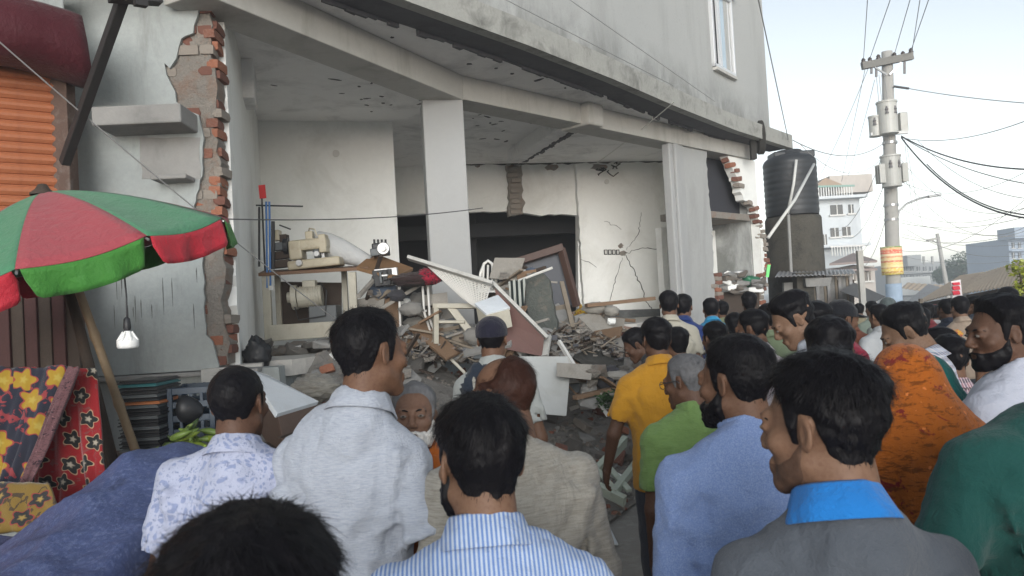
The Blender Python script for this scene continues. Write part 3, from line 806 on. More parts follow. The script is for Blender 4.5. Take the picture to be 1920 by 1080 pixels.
def upper_mat():
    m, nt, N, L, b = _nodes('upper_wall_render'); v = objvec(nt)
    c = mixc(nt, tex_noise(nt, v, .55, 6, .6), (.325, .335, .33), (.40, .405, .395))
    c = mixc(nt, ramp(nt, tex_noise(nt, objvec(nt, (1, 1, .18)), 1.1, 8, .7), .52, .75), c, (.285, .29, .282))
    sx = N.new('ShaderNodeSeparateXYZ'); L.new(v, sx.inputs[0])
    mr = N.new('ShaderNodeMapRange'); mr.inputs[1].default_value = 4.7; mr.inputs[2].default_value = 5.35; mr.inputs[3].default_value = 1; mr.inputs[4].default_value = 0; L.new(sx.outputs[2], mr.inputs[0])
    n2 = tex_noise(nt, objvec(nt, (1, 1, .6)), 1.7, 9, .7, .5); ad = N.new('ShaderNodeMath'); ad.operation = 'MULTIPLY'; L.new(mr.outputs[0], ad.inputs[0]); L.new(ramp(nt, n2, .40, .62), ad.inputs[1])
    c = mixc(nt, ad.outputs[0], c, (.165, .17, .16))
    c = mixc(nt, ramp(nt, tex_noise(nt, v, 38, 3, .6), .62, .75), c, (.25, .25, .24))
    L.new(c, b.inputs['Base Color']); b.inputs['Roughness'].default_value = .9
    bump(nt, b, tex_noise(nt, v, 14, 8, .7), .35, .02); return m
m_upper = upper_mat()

ZB, ZS, ZC, ZF, ZT = 4.25, 4.55, 4.60, 1.40, 4.75
pA = np.array([-2.06, 6.10]); pB = np.array([-.45, 9.2]); pE = np.array([4.71, 14.5])
dAB = unit(np.append(pB - pA, 0)); dBE = unit(np.append(pE - pB, 0))
def inn(d): return np.array([-d[1], d[0], 0])
def off(p, d, s, n): q = np.append(p, 0) + d * s + inn(d) * n; return (q[0], q[1])
lenBE = np.linalg.norm(pE - pB); lenAB = np.linalg.norm(pB - pA)

house = empty('damaged_building', (0, 0, 0), 0, 'grey concrete building with collapsed open ground floor', 'building')
def hpart(mb, name, mats, bevel=0.0, smooth=False, parent=None):
    return mb.build(name, mats, parent or house, smooth, bevel)

# overhanging slab between the storeys
OUT = [(-7.5, 4.9), (-2.0, 5.35), (-.76, 6.86), (.30, 8.15), (1.36, 9.54), (2.55, 11.2), (3.88, 12.96), (5.55, 14.92)]
slab_poly = OUT + [(5.19, 15.35), (1.5, 19.5), (-8, 19.5)]
hpart(MB().prism(slab_poly, ZS + .002, ZT), 'floor_slab', m_ceil)
# dark unpainted outer band of the soffit, a drip edge and the fascia
def offset_line(pts, t):
    r_ = []
    for i, p in enumerate(pts):
        a = np.array(pts[max(0, i - 1)]); b = np.array(pts[min(len(pts) - 1, i + 1)]); d = (b - a) / np.linalg.norm(b - a); n = np.array([-d[1], d[0]])
        r_.append(tuple(np.array(p) + n * t))
    return r_
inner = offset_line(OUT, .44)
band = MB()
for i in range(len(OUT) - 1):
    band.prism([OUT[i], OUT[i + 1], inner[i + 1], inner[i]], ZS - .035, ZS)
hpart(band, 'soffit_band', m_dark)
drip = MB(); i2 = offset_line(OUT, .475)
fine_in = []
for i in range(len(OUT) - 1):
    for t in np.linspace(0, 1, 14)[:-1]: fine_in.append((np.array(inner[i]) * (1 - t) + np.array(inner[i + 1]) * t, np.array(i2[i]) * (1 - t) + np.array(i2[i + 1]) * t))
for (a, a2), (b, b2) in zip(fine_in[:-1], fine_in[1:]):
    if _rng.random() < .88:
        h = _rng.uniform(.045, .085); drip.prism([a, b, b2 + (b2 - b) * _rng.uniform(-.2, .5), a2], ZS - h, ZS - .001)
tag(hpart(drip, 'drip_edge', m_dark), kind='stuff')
fas = MB(); o2 = offset_line(OUT, -.035); o3 = offset_line(OUT, .10)
for i in range(len(OUT) - 1): fas.prism([o2[i], o2[i + 1], o3[i + 1], o3[i]], ZS - .05, ZT + .012)
hpart(fas, 'fascia', M('fascia_concrete', (.34, .34, .315), .9, .25, 3.5, .6, 22, stain=(.11, .11, .10), stain_amt=.85, stain_scale=3.2))
# upper storeys: wall with a window opening
wcorner = np.array([4.95, 14.30]); up_line = offset_line(OUT[:-1], .05) + [tuple(wcorner)]
segs = [(np.array(up_line[i]), np.array(up_line[i + 1])) for i in range(len(up_line) - 1)]
uw = MB()
wa, wb = segs[-2]; dW = unit(np.append(wb - wa, 0)); LW = np.linalg.norm(wb - wa)
def SW(px, py): P = PP(px, py, wa, dW); return (float((P[:2] - wa) @ dW[:2]), float(P[2]))
win = [SW(1328, -10), SW(1335, 124), SW(1372, 143), SW(1366, 0)]
s0, s1 = SW(1331, 60)[0], SW(1370, 60)[0]; z0w, z1w = SW(1350, 133)[1], SW(1350, 133)[1] + 1.35
for a, b in segs[:-2] + segs[-1:]:
    uw.slab([(0, ZT), (np.linalg.norm(b - a), ZT), (np.linalg.norm(b - a), 12), (0, 12)], a, b - a, .2)
for r_ in ([(0, ZT), (s0, ZT), (s0, 12), (0, 12)], [(s1, ZT), (LW, ZT), (LW, 12), (s1, 12)], [(s0, ZT), (s1, ZT), (s1, z0w), (s0, z0w)], [(s0, z1w), (s1, z1w), (s1, 12), (s0, 12)]): uw.slab(r_, wa, dW, .2)
e2_ = wcorner + np.array([-.717, .697]) * 7
uw.slab([(0, ZT), (7, ZT), (7, 12), (0, 12)], wcorner, e2_ - wcorner, .2)
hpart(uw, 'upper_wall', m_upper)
hpart(MB().prism([(-8, 5.3)] + [tuple(np.array(p)) for p in up_line[1:]] + [tuple(e2_), (-8, 19)], 12, 12.2), 'roof_slab', m_cement)
# window: frame, two sliding sashes, dark gap
def onW(s, z, o): q = np.append(wa, 0) + dW * s + inn(dW) * o; return (q[0], q[1], z)
m_alu = M('window_aluminium', (.62, .63, .64), .35, .05, bmp=0, metal=.3); 
def glass_mat(name, col, rough=.05):
    m, nt, N, L, b = _nodes(name); b.inputs['Base Color'].default_value = (*col, 1); b.inputs['Roughness'].default_value = rough
    b.inputs['Specular IOR Level'].default_value = .8; b.inputs['Coat Weight'].default_value = .6; _MC[name] = m; return m
m_glass = glass_mat('window_glass', (.42, .52, .60)); m_darkglass = glass_mat('dark_glass', (.012, .014, .018))
fr = MB()
for a, b in ((s0, s0 + .05), (s1 - .05, s1)): fr.beam(onW((a + b) / 2, z0w, -.005), onW((a + b) / 2, z1w, -.005), .1, .05, up=tuple(dW))
fr.beam(onW(s0, z0w + .03, -.005), onW(s1, z0w + .03, -.005), .1, .06); fr.beam(onW(s0, z1w - .03, -.005), onW(s1, z1w - .03, -.005), .1, .06)
wobj = hpart(fr, 'window', m_alu, .004)
hpart(MB().beam(onW(s0 + .02, z0w - .03, -.02), onW(s1 - .02, z0w - .03, -.02), .12, .05), 'sill', m_beam, .004, parent=wobj)
hpart(MB().beam(onW(s0 - .05, z1w + .05, -.05), onW(s1 + .1, z1w + .05, -.05), .16, .05), 'hood', m_cement, .006, parent=wobj)
mid = s0 + (s1 - s0) * .36
for (a, b, o, mt) in ((s0 + .05, mid, .03, m_darkglass), (mid, s1 - .05, .01, m_glass)):
    hpart(MB().beam(onW((a + b) / 2, z0w + .06, o), onW((a + b) / 2, z1w - .06, o), .008, b - a, up=tuple(dW)), 'pane', mt, parent=wobj)
st = MB()
for q in (mid, mid + .09, s1 - .12): st.beam(onW(q, z0w + .05, .0), onW(q, z1w - .05, .0), .03, .035, up=tuple(dW))
hpart(st, 'sash', m_alu, parent=wobj)

# beams
bm_ = MB(); bm_.prism([off(pA, dAB, -.35, 0), off(pB, dAB, 0, 0), off(pB, dAB, .1, .42), off(pA, dAB, -.35, .42)], ZB, ZS + .001)
hpart(bm_, 'beam', m_beam, .01)
bm_ = MB(); s_c = 2.35
bm_.prism([off(pB, dBE, 0, 0), off(pB, dBE, s_c - .12, 0), off(pB, dBE, s_c - .12, .40), off(pB, dBE, -.05, .40)], ZB + .01, ZS + .001)
hpart(bm_, 'beam', m_beam, .01)
bm_ = MB(); bm_.prism([off(pB, dBE, s_c + .22, 0), off(pB, dBE, lenBE, 0), off(pB, dBE, lenBE, .40), off(pB, dBE, s_c + .22, .40)], ZB, ZS + .001)
hpart(bm_, 'beam', m_beam, .01)
# projecting stub where the cross beam meets the front, and the cross beam itself running back
st = MB(); st.prism([off(pB, dBE, s_c - .12, -.14), off(pB, dBE, s_c + .22, -.14), off(pB, dBE, s_c + .22, .40), off(pB, dBE, s_c - .12, .40)], ZB - .02, ZS - .002)
hpart(st, 'beam_stub', m_beam, .03)
pc = np.array(off(pB, dBE, s_c + .05, .38)); pq = PZ(968, 303, 4.32)[:2]; dC = unit(np.append(pq - pc, 0))
cb = MB(); cb.beam((*pc, (ZB + ZC) / 2 + .02), (*pq, (4.32 + ZC) / 2), .30, ZC - ZB - .05)
hpart(cb, 'cross_beam', m_ceil, .012)
# cracked, dark lower edge of that beam
cr = MB(); n = 26
for i in range(n):
    t0, t1 = i / n, (i + 1) / n
    a = pc * (1 - t0) + pq * t0; b = pc * (1 - t1) + pq * t1; sd = np.array([dC[1], -dC[0]]) * .15
    cr.beam((*(a + sd * _rng.uniform(.8, 1.1)), ZB + .03 + .05 * t0 + _rng.uniform(-.02, .02)), (*(b + sd * _rng.uniform(.8, 1.1)), ZB + .03 + .05 * t1 + _rng.uniform(-.02, .02)), _rng.uniform(.03, .07), _rng.uniform(.03, .06))
hpart(cr, 'spalled_edge', m_dark)
# chips where the ceiling and soffit skin has come away
for k, (px_, py_) in enumerate([(_rng.gauss(700, 55), _rng.gauss(165, 22)) for _ in range(20)] + [(_rng.gauss(960, 70), _rng.gauss(235, 18)) for _ in range(16)] + [(513, 160), (463, 170), (930, 128), (960, 138), (1010, 150), (1060, 165), (880, 120), (790, 60), (735, 70)]):
    zq = (ZC - .081) if k < 38 else ZS - .0005; q = PZ(px_, py_, zq); rr2 = _rng.uniform(.012, .035); el_ = _rng.uniform(1, 3.2); an_ = _rng.uniform(0, 3.14)
    if k < 38 and not (6.5 < q[1] < 15): continue
    pts = []
    for a in np.linspace(0, 2 * math.pi, 9)[:-1]:
        u_, v_ = rr2 * el_ * math.cos(a) * _rng.uniform(.5, 1.1), rr2 * math.sin(a) * _rng.uniform(.5, 1.1); pts.append((q[0] + u_ * math.cos(an_) - v_ * math.sin(an_), q[1] + u_ * math.sin(an_) + v_ * math.cos(an_)))
    hpart(MB().prism(pts, zq - .004, zq + .003), 'ceiling_chip', m_dark)
# columns
colc = W(838, 400, 9.35)
def column(c, w, dpt, ang, z0, z1, name='column', mat=m_white):
    Mz = Matrix.Rotation(ang, 3, 'Z'); return hpart(MB().box((c[0], c[1], (z0 + z1) / 2), (w, dpt, z1 - z0), Mz), name, mat, .012)
column(colc, .485, .40, R(10), ZF - .1, ZB + .005, mat=M('column_paint', (.35, .355, .355), .8, .07, 2, .2, 40, stain=(.36, .36, .34), stain_amt=.4, stain_scale=2, streak=True))
# inner ceiling over the rooms
hpart(MB().prism([off(pA, dAB, 0, .42), off(pB, dAB, .1, .42), off(pB, dBE, lenBE, .40), (4.2, 19.4), (-7.8, 19.4), (-3.2, 6.4)], ZC - .08, ZS), 'ceiling', m_ceil)

# ---- left end wall: plaster coat with a ragged edge over bricks
pL = np.array([-2.16, 6.12]); dL = unit(np.array([1, .055, 0]))
def SL(px, py, o=0.0): P = PP(px, py, pL + inn(dL)[:2] * o, dL); return (float((P[:2] - pL) @ dL[:2]), float(P[2]))
edge_px = [(415, -60), (402, 0), (372, 20), (362, 62), (340, 72), (330, 110), (318, 128), (308, 118), (312, 140), (322, 160), (330, 190), (352, 207), (372, 215), (382, 260), (379, 330), (368, 365), (362, 400), (380, 425), (381, 480), (384, 560), (384, 600), (386, 628), (398, 640), (405, 668), (410, 692)]
outline = [SL(*p) for p in edge_px]
outline = jag(outline, .008, .05, _rng, closed=False)
outline = [(-4.5, ZF - .02)] + [(-4.5, 4.9)] + outline
outline = outline[::-1]
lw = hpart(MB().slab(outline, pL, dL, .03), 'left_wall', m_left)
core = [SL(-700, 720)[0], 0]
cx = SL(413, 400, .035)[0]
core_line = [(cx - .005 + .015 * math.sin(z * 9) + _rng.uniform(-.012, .02), z) for z in np.arange(ZF + .02, 4.6, .085)]
hpart(MB().slab([(-4.5, ZF - .02)] + core_line + [(-4.5, 4.58)], pL + inn(dL)[:2] * .042, dL, .20), 'wall_core', m_edge, parent=lw)
# exposed bricks: each its own piece
brick_me = {}
def brick_mesh(k):
    if k not in brick_me:
        bm = bmesh.new(); bmesh.ops.create_cube(bm, size=1)
        rr = random.Random(k)
        bmesh.ops.subdivide_edges(bm, edges=bm.edges[:], cuts=1, use_grid_fill=True)
        for v in bm.verts:
            corner = sum(abs(c) > .4 for c in v.co) == 3
            v.co += Vector([rr.uniform(-.03, .03) for _ in range(3)])
            if corner: v.co *= rr.uniform(.88, .99)
        me = bpy.data.meshes.new('brick'); bm.to_mesh(me); bm.free(); me.materials.append(m_brick[k % 4]); brick_me[k] = me
    return brick_me[k]
def brick(parent, c, size, rot, k):
    o = bpy.data.objects.new('brick', brick_mesh(k)); COL.objects.link(o); o.parent = parent
    o.location = Vector(c); o.scale = size; o.rotation_euler = rot; return o
zz = ZF + .05; row = 0
angL = math.atan2(dL[1], dL[0])
left_edge = lambda z: np.interp(-z, [-SL(*p)[1] for p in edge_px], [SL(*p)[0] for p in edge_px])
while zz < 4.5:
    s = cx + _rng.uniform(-.05, .02) - (.12 if row % 2 else 0); first = True
    le = left_edge(zz)
    while s > le - .10:
        w = .115 if (first and row % 2 == 0) else .235 * _rng.choice((1, 1, .7, .45))
        if _rng.random() < (.55 if s > le + .12 else .9):
            k = _rng.randrange(12)
            if s > le + .10 and _rng.random() < .72: k = 3 + 4 * _rng.randrange(3)
            o = _rng.uniform(.018, .045)
            q = np.append(pL, 0) + dL * (s - w / 2) + inn(dL) * (o + .06)
            brick(lw, (q[0], q[1], zz), (w - .008, .12, .074), (_rng.uniform(-.04, .04), _rng.uniform(-.03, .03), angL + _rng.uniform(-.05, .05)), k)
        s -= w; first = False
    zz += .083; row += 1
# brick and mortar stumps at the end of the wall
for i in range(40):
    z = ZF + .06 + i * .079
    q = np.append(pL, 0) + dL * (cx - .015 + _rng.uniform(-.025, .02)) + inn(dL) * (.15 + _rng.uniform(-.02, .03))
    if _rng.random() < .8: brick(lw, (q[0], q[1], z), (.09, .21, .070), (_rng.uniform(-.05, .05), _rng.uniform(-.05, .05), angL + _rng.uniform(-.1, .1)), _rng.randrange(12))
# two concrete ledges cast into the left wall
def ledge(x0, x1, y0, y1, out):
    a, b = SL(x0, y0), SL(x1, y0); zt, zb_ = a[1], SL(x0, y1)[1]
    p = [np.append(pL, 0) + dL * s_ + inn(dL) * o for s_, o in ((a[0], -out), (b[0], -out), (b[0], .02), (a[0], .02))]
    return hpart(MB().prism([tuple(q[:2]) for q in p], zb_, zt), 'ledge', m_cement, .012, parent=lw)
ledge(212, 370, 222, 256, .36); ledge(300, 366, 336, 345, .2)
_pp = [SL(x, y) for x, y in ((266, 336), (376, 336), (376, 258), (262, 258))]; hpart(MB().slab(jag(_pp, .004, .08, _rng), pL - inn(dL)[:2] * .004, dL, .012), 'ledge_shade_patch', m_cement, parent=lw)  # darker cement panel added below the ledge, standing for the shade there
for i in range(15):
    x0_, y0_ = _rng.uniform(200, 372), _rng.uniform(505, 600); s_, z_ = SL(x0_, y0_); ln = _rng.uniform(.05, .22); w_ = _rng.uniform(.002, .004)
    hpart(MB().slab([(s_ - w_, z_), (s_ + w_ * .2, z_ - ln), (s_ + w_, z_), (s_ + w_ * .4, z_ + ln * .3)], pL - inn(dL)[:2] * .003, dL, .006), 'scratch', M('scratch_grey', (.12, .12, .115), .9, .2, 20, 0), parent=lw)
# underside of the left shop: recessed base wall
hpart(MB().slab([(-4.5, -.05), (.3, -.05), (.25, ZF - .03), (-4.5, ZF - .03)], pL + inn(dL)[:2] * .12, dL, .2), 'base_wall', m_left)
hpart(MB().slab([(-4.5, ZF - .06), (.12, ZF - .06), (.12, ZF - .022), (-4.5, ZF - .022)], pL - inn(dL)[:2] * .02, dL, .2), 'plinth_ledge', m_cement, .008)

# ---- rooms: cross wall, back walls, dark back room
pX0 = np.array([-2.27, 6.38]); pX1 = np.array([-3.40, 10.70]); dX = unit(np.append(pX1 - pX0, 0))
xw = hpart(MB().slab(jag([(0, ZF), (np.linalg.norm(pX1 - pX0), ZF), (np.linalg.norm(pX1 - pX0), ZC), (0, ZC)], .012, .07, _rng, keep=(0, 1, 2)), pX0, dX, .12), 'cross_wall', m_white)
pil = np.append(pX0, 0) + dX * 2.0
column((pil[0] + .03, pil[1], 0), .18, .5, math.atan2(dX[1], dX[0]) - math.pi / 2, ZC - .5, ZC - .081, 'beam_haunch', m_ceil)
p1, p2 = np.array([-3.45, 10.64]), np.array([-1.60, 11.14])
hpart(MB().slab([(0, ZF), (np.linalg.norm(p2 - p1), ZF), (np.linalg.norm(p2 - p1), ZC), (0, ZC)], p1, p2 - p1, .14), 'back_wall', m_white)
d12 = unit(np.append(p2 - p1, 0))
hpart(MB().slab([(0, ZF), (3.7, ZF), (3.7, ZC), (0, ZC)], p2 + inn(d12)[:2] * .142 + np.array([-.13, 0]), (-.12, 1), .12), 'partition', m_white)
b1, b2 = np.array([-2.09, 14.60]), np.array([3.60, 15.82]); dB2 = unit(np.append(b2 - b1, 0))
def SB(px, py): P = PP(px, py, b1, dB2); return (float((P[:2] - b1) @ dB2[:2]), float(P[2]))
op = [SB(744, 402), (SB(744, 402)[0], ZF + .02), (SB(1083, 600)[0] + .02, ZF + .02), SB(1083, 404), SB(1000, 402), SB(950, 396)]
op = jag(op, .015, .15, _rng, keep=(0, 1, 2))
LB = np.linalg.norm(b2 - b1)
back = hpart(MB().slab([(-.4, ZF), (LB, ZF), (LB, ZC), (-.4, ZC)], b1, dB2, .16, holes=[op[::-1]]), 'back_wall', m_white)
# thick panel of wall standing 12 cm forward, at the right
sp0 = SB(1081, 400)[0]; 
pan = MB().slab(jag([(sp0, 1.47), (LB, 1.40), (LB, 4.585), (sp0, 4.53)], .006, .10, _rng), b1 - inn(dB2)[:2] * .14, dB2, .135)
panel = hpart(pan, 'cracked_wall', m_white)
hpart(MB().slab([(sp0 + .02, ZF + .0), (LB, ZF), (LB, 1.53), (sp0 + .02, 1.58)], b1 - inn(dB2)[:2] * .165, dB2, .16), 'dado', m_skirt)
# dark gap under the ceiling line and hanging broken lintel stub with brick
hpart(MB().slab(jag([(1.0, 4.505), (LB, 4.50), (LB, 4.535), (1.0, 4.53)], .012, .09, _rng), b1 - inn(dB2)[:2] * .148, dB2, .012), 'ceiling_gap', m_crack)
sA, sB_ = SB(952, 400)[0], SB(979, 400)[0]
stub = hpart(MB().slab(jag([(sA, 3.50), (sB_, 3.54), (sB_ + .03, 4.0), (sB_ + .02, 4.50), (sA, 4.50), (sA + .03, 4.0)], .014, .06, _rng), b1 - inn(dB2)[:2] * .1, dB2, .16), 'broken_pier', m_edge)
for i in range(9):
    q = np.append(b1, 0) + dB2 * ((sA + sB_) / 2 + _rng.uniform(-.04, .03)) - inn(dB2) * .10
    brick(stub, (q[0], q[1], 3.58 + i * .102), (_rng.uniform(.14, .22), .1, .075), (0, _rng.uniform(-.06, .06), math.atan2(dB2[1], dB2[0])), 3 + 4 * (i % 3))
# loose plaster patches fallen off along the top
for (x0, y0, w, h) in ((1035, 312, .32, .14), (895, 309, .12, .07), (1120, 314, .40, .15)):
    s_, z_ = SB(x0, y0); pts = [(s_ + w * .5 * math.cos(a) * _rng.uniform(.7, 1.1), z_ - .02 + h * .5 * math.sin(a) * _rng.uniform(.6, 1.1)) for a in np.linspace(0, 2 * math.pi, 15)[:-1]]
    hpart(MB().slab(pts, b1 - inn(dB2)[:2] * (.146 if x0 > 1080 else .004), dB2, .01), 'plaster_scar', m_edge)
# room behind the opening
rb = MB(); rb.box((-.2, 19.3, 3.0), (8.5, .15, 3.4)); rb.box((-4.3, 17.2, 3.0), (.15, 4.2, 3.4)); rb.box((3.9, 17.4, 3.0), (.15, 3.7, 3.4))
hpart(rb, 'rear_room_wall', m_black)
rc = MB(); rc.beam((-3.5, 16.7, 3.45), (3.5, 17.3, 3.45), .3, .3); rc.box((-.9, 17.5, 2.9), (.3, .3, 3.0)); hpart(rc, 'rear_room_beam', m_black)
# cracks on the white wall (thin dark strips set on its face)
def crack(path, w, off_=.153, par=panel, p0=b1, dd=dB2, S=SB):
    pts = jag([S(*p) for p in path], .014, .05, _rng, closed=False); n = len(pts); ring = []
    for i, p in enumerate(pts):
        a = np.array(pts[max(0, i - 1)]); b = np.array(pts[min(n - 1, i + 1)]); d = (b - a) / max(1e-6, np.linalg.norm(b - a)); nn = np.array([-d[1], d[0]])
        ww = w * (.35 + .65 * math.sin(math.pi * (i + .3) / n)) * _rng.uniform(.6, 1.3); ring.append((tuple(np.array(p) + nn * ww / 2), tuple(np.array(p) - nn * ww / 2)))
    loop = [r_[0] for r_ in ring] + [r_[1] for r_ in ring[::-1]]
    hpart(MB().slab(loop, p0 - inn(dd)[:2] * off_, dd, .01), 'crack', m_crack, parent=par)
for path, w in (([(1168, 478), (1190, 520), (1205, 560), (1219, 588)], .018), ([(1162, 484), (1150, 520), (1140, 560), (1135, 590)], .010), ([(1166, 475), (1200, 466), (1240, 470), (1262, 468)], .014),
                ([(1170, 470), (1192, 440), (1197, 400)], .008), ([(1084, 487), (1100, 492), (1114, 502)], .008), ([(1128, 417), (1150, 424), (1160, 432)], .007), ([(1252, 500), (1262, 520)], .008), ([(1258, 443), (1262, 465)], .02)):
    crack(path, w)
for (x, y, w, h) in ((1163, 476, .20, .12), (1160, 462, .12, .10), (1258, 455, .05, .18)):
    s_, z_ = SB(x, y); pts = [(s_ + w * .5 * math.cos(a) * _rng.uniform(.5, 1.2), z_ + h * .5 * math.sin(a) * _rng.uniform(.5, 1.2)) for a in np.linspace(0, 2 * math.pi, 14)[:-1]]
    hpart(MB().slab(pts, b1 - inn(dB2)[:2] * .1515, dB2, .008), 'spall', m_edge, parent=panel)
m_plate = M('switch_plastic', (.62, .61, .58), .4, .05, bmp=0)
for i in range(4):
    s_, z_ = SB(1131 + i * 7.4, 474)
    sw = hpart(MB().slab([(s_ - .036, z_ - .05), (s_ + .036, z_ - .05), (s_ + .036, z_ + .05), (s_ - .036, z_ + .05)], b1 - inn(dB2)[:2] * .165, dB2, .02), 'switch_plate', m_crack, .003, parent=panel)
    hpart(MB().slab([(s_ - .022, z_ - .035), (s_ + .02, z_ - .035), (s_ + .02, z_ + .035), (s_ - .022, z_ + .035)], b1 - inn(dB2)[:2] * .172, dB2, .008), 'switch_rocker', m_plate, .002, parent=panel)
# round ceiling-rose plates on two walls
for (x, y) in ((1133, 343),):
    s_, z_ = SB(x, y); q = np.append(b1, 0) + dB2 * s_ - inn(dB2) * .15; q[2] = z_
    hpart(MB().cyl(q, .05, .03, 16, axis=tuple(inn(dB2))), 'wall_rose', m_plate, .004, parent=panel)
s_ = PP(630, 288, p1, p2 - p1); q = s_ - inn(d12) * .01
hpart(MB().cyl(q, .05, .03, 16, axis=tuple(inn(d12))), 'wall_rose', m_plate, .004)
# exposed wire tangle at the top of the cracked wall
wt = MB()
for i in range(6):
    s_, z_ = SB(1125 + _rng.uniform(-14, 20), 318 + _rng.uniform(-6, 6)); P = [np.append(b1, 0) + dB2 * s_ - inn(dB2) * .17 + np.array([0, 0, z_])]
    for k in range(5): P.append(P[-1] + np.array([_rng.uniform(-.09, .09), _rng.uniform(-.05, .0), _rng.uniform(-.06, .05)]))
    wt.tube(P, .012, 5)
hpart(wt, 'torn_wiring', m_crack)

# ---- pillar and broken front wall at the right end
def SE(px, py): P = PP(px, py, pB, dBE); return (float((P[:2] - pB) @ dBE[:2]), float(P[2]))
sd0, sd1 = SE(1264, 400)[0], SE(1291, 400)[0]
def onE(s, o): return off(pB, dBE, s, o)
hpart(MB().prism([onE(sd0, .02), onE(sd1, .02), onE(sd1, .17), onE(sd0, .17)], 0, ZB + .004), 'pillar', M('pillar_paint', (.34, .345, .345), .8, .1, 2, .2, 40, stain=(.27, .27, .26), stain_amt=.5, stain_scale=2, streak=True), .02)
hpart(MB().prism([onE(sd0 + .10, -.03), onE(sd0 + .22, -.03), onE(sd0 + .22, .03), onE(sd0 + .10, .03)], ZF, ZB), 'pilaster', _MC['pillar_paint'], .02)
hole = [SE(*p) for p in ((1331, 288), (1332, 330), (1336, 372), (1340, 410), (1342, 450), (1344, 520), (1347, 600), (1425, 600), (1432, 545), (1438, 490), (1436, 455), (1428, 420), (1418, 388), (1398, 378), (1392, 352), (1384, 325), (1372, 292))]
hole = jag(hole, .02, .07, _rng, keep=(6, 16))
zt_ = ZB - .001; s_end = lenBE + .10
hl = hole[:-1] if hole[-1][1] > zt_ else hole
fw_out = [(sd1 + .002, ZF - .1)] + [(hole[0][0], ZF - .1)]
# left jamb and right remainder as two ragged pieces of the same wall
left_side = [p for p in hole[:hole.index(max(hole[:60], key=lambda q: -q[1])) + 1]]
lj = jag([SE(*p) for p in ((1331, 285), (1332, 330), (1336, 372), (1340, 410), (1342, 450), (1345, 520), (1348, 590), (1350, 640))], .018, .06, _rng, closed=False)
hpart(MB().slab([(sd1 + .002, .6)] + lj[::-1][:-1] + [(lj[0][0], zt_), (sd1 + .002, zt_)], onE(0, .06), dBE, .16), 'front_wall', M('jamb_plaster', (.36, .365, .36), .85, .12, 2, .3, 30, stain=(.2, .2, .19), stain_amt=.5, stain_scale=2, streak=True))
rj_px = [(1370, 292), (1384, 325), (1394, 352), (1400, 374), (1420, 386), (1430, 420), (1437, 455), (1441, 492), (1434, 545), (1428, 600), (1420, 650)]
rj = jag([SE(*p) for p in rj_px], .022, .06, _rng, closed=False)
rwall = hpart(MB().slab([(rj[0][0], zt_)] + rj[1:] + [(s_end, .4), (s_end, zt_)], onE(0, .06), dBE, .16), 'front_wall', m_white)
for i in range(len(rj_px) - 1):                                        # bricks laid bare along the break
    a, b = np.array(SE(*rj_px[i])), np.array(SE(*rj_px[i + 1])); m_ = max(1, int(abs(a[1] - b[1]) / .085))
    for k in range(m_):
        t = (k + .5) / m_; s_, z_ = a + (b - a) * t; q = onE(s_ + .05 + _rng.uniform(-.05, .04), .11 + _rng.uniform(-.04, .03))
        if _rng.random() < .15: continue
        brick(rwall, (q[0], q[1], z_ + _rng.uniform(-.015, .015)), (_rng.uniform(.10, .22), .13, _rng.uniform(.06, .085)), (_rng.uniform(-.2, .2), _rng.uniform(-.2, .2), math.atan2(dBE[1], dBE[0])), _rng.choice((0, 1, 2, 3, 3, 7, 11)))
for i in range(14):
    s_, z_ = SE(1352 + _rng.uniform(-4, 10), 515 + i * 7); q = onE(s_ - .1, .10); brick(rwall, (q[0], q[1], z_), (.2, .13, .07), (_rng.uniform(-.1, .1), _rng.uniform(-.1, .1), math.atan2(dBE[1], dBE[0])), _rng.randrange(12))
# small room behind the break: inner wall with a stepped crack, loft slab, dark upper part
ir0, ir1 = SE(1330, 450)[0], s_end - .05
inner_w = hpart(MB().slab([(ir0, ZF - .6), (ir1, ZF - .6), (ir1, 3.02), (ir0, 3.02)], onE(0, .95), dBE, .12), 'inner_wall', m_white)
hpart(MB().prism([onE(ir0 - .02, .18), onE(ir1 - .02, .18), onE(ir1 - .02, .94), onE(ir0 - .02, .94)], 3.12, 3.24), 'loft_slab', m_edge, .01)
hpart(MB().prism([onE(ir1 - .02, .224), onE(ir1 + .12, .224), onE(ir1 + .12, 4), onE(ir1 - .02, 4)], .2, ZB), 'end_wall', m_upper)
_pl = np.array(onE(0, .40)); _lf = lambda px: float((PP(px, 330, _pl, dBE)[:2] - _pl) @ dBE[:2])
hpart(MB().prism([onE(_lf(1320), .40), onE(_lf(1402), .40), onE(_lf(1402), .46), onE(_lf(1320), .46)], 3.25, ZC), 'loft_dark_sheet', M('loft_shade_black', (.035, .036, .045), .9, .2, 3, 0))  # near-black sheet: the unlit depth of the room is put into its colour
_c0 = np.array(onE(sd1 - .12, .18)); _c1 = np.array([3.72, 15.9])
hpart(MB().slab([(0, .3), (np.linalg.norm(_c1 - _c0), .3), (np.linalg.norm(_c1 - _c0), ZC), (0, ZC)], _c0, _c1 - _c0, .12), 'cross_wall', m_white)
def SI(px, py): P = PP(px, py, np.array(onE(0, .95)), dBE); return (float((P[:2] - np.array(onE(0, .95))) @ dBE[:2]), float(P[2]))
crack([(1352, 516), (1368, 498), (1378, 488), (1392, 480), (1412, 474), (1430, 470)], .05, .003, inner_w, np.array(onE(0, .95)), dBE, SI)

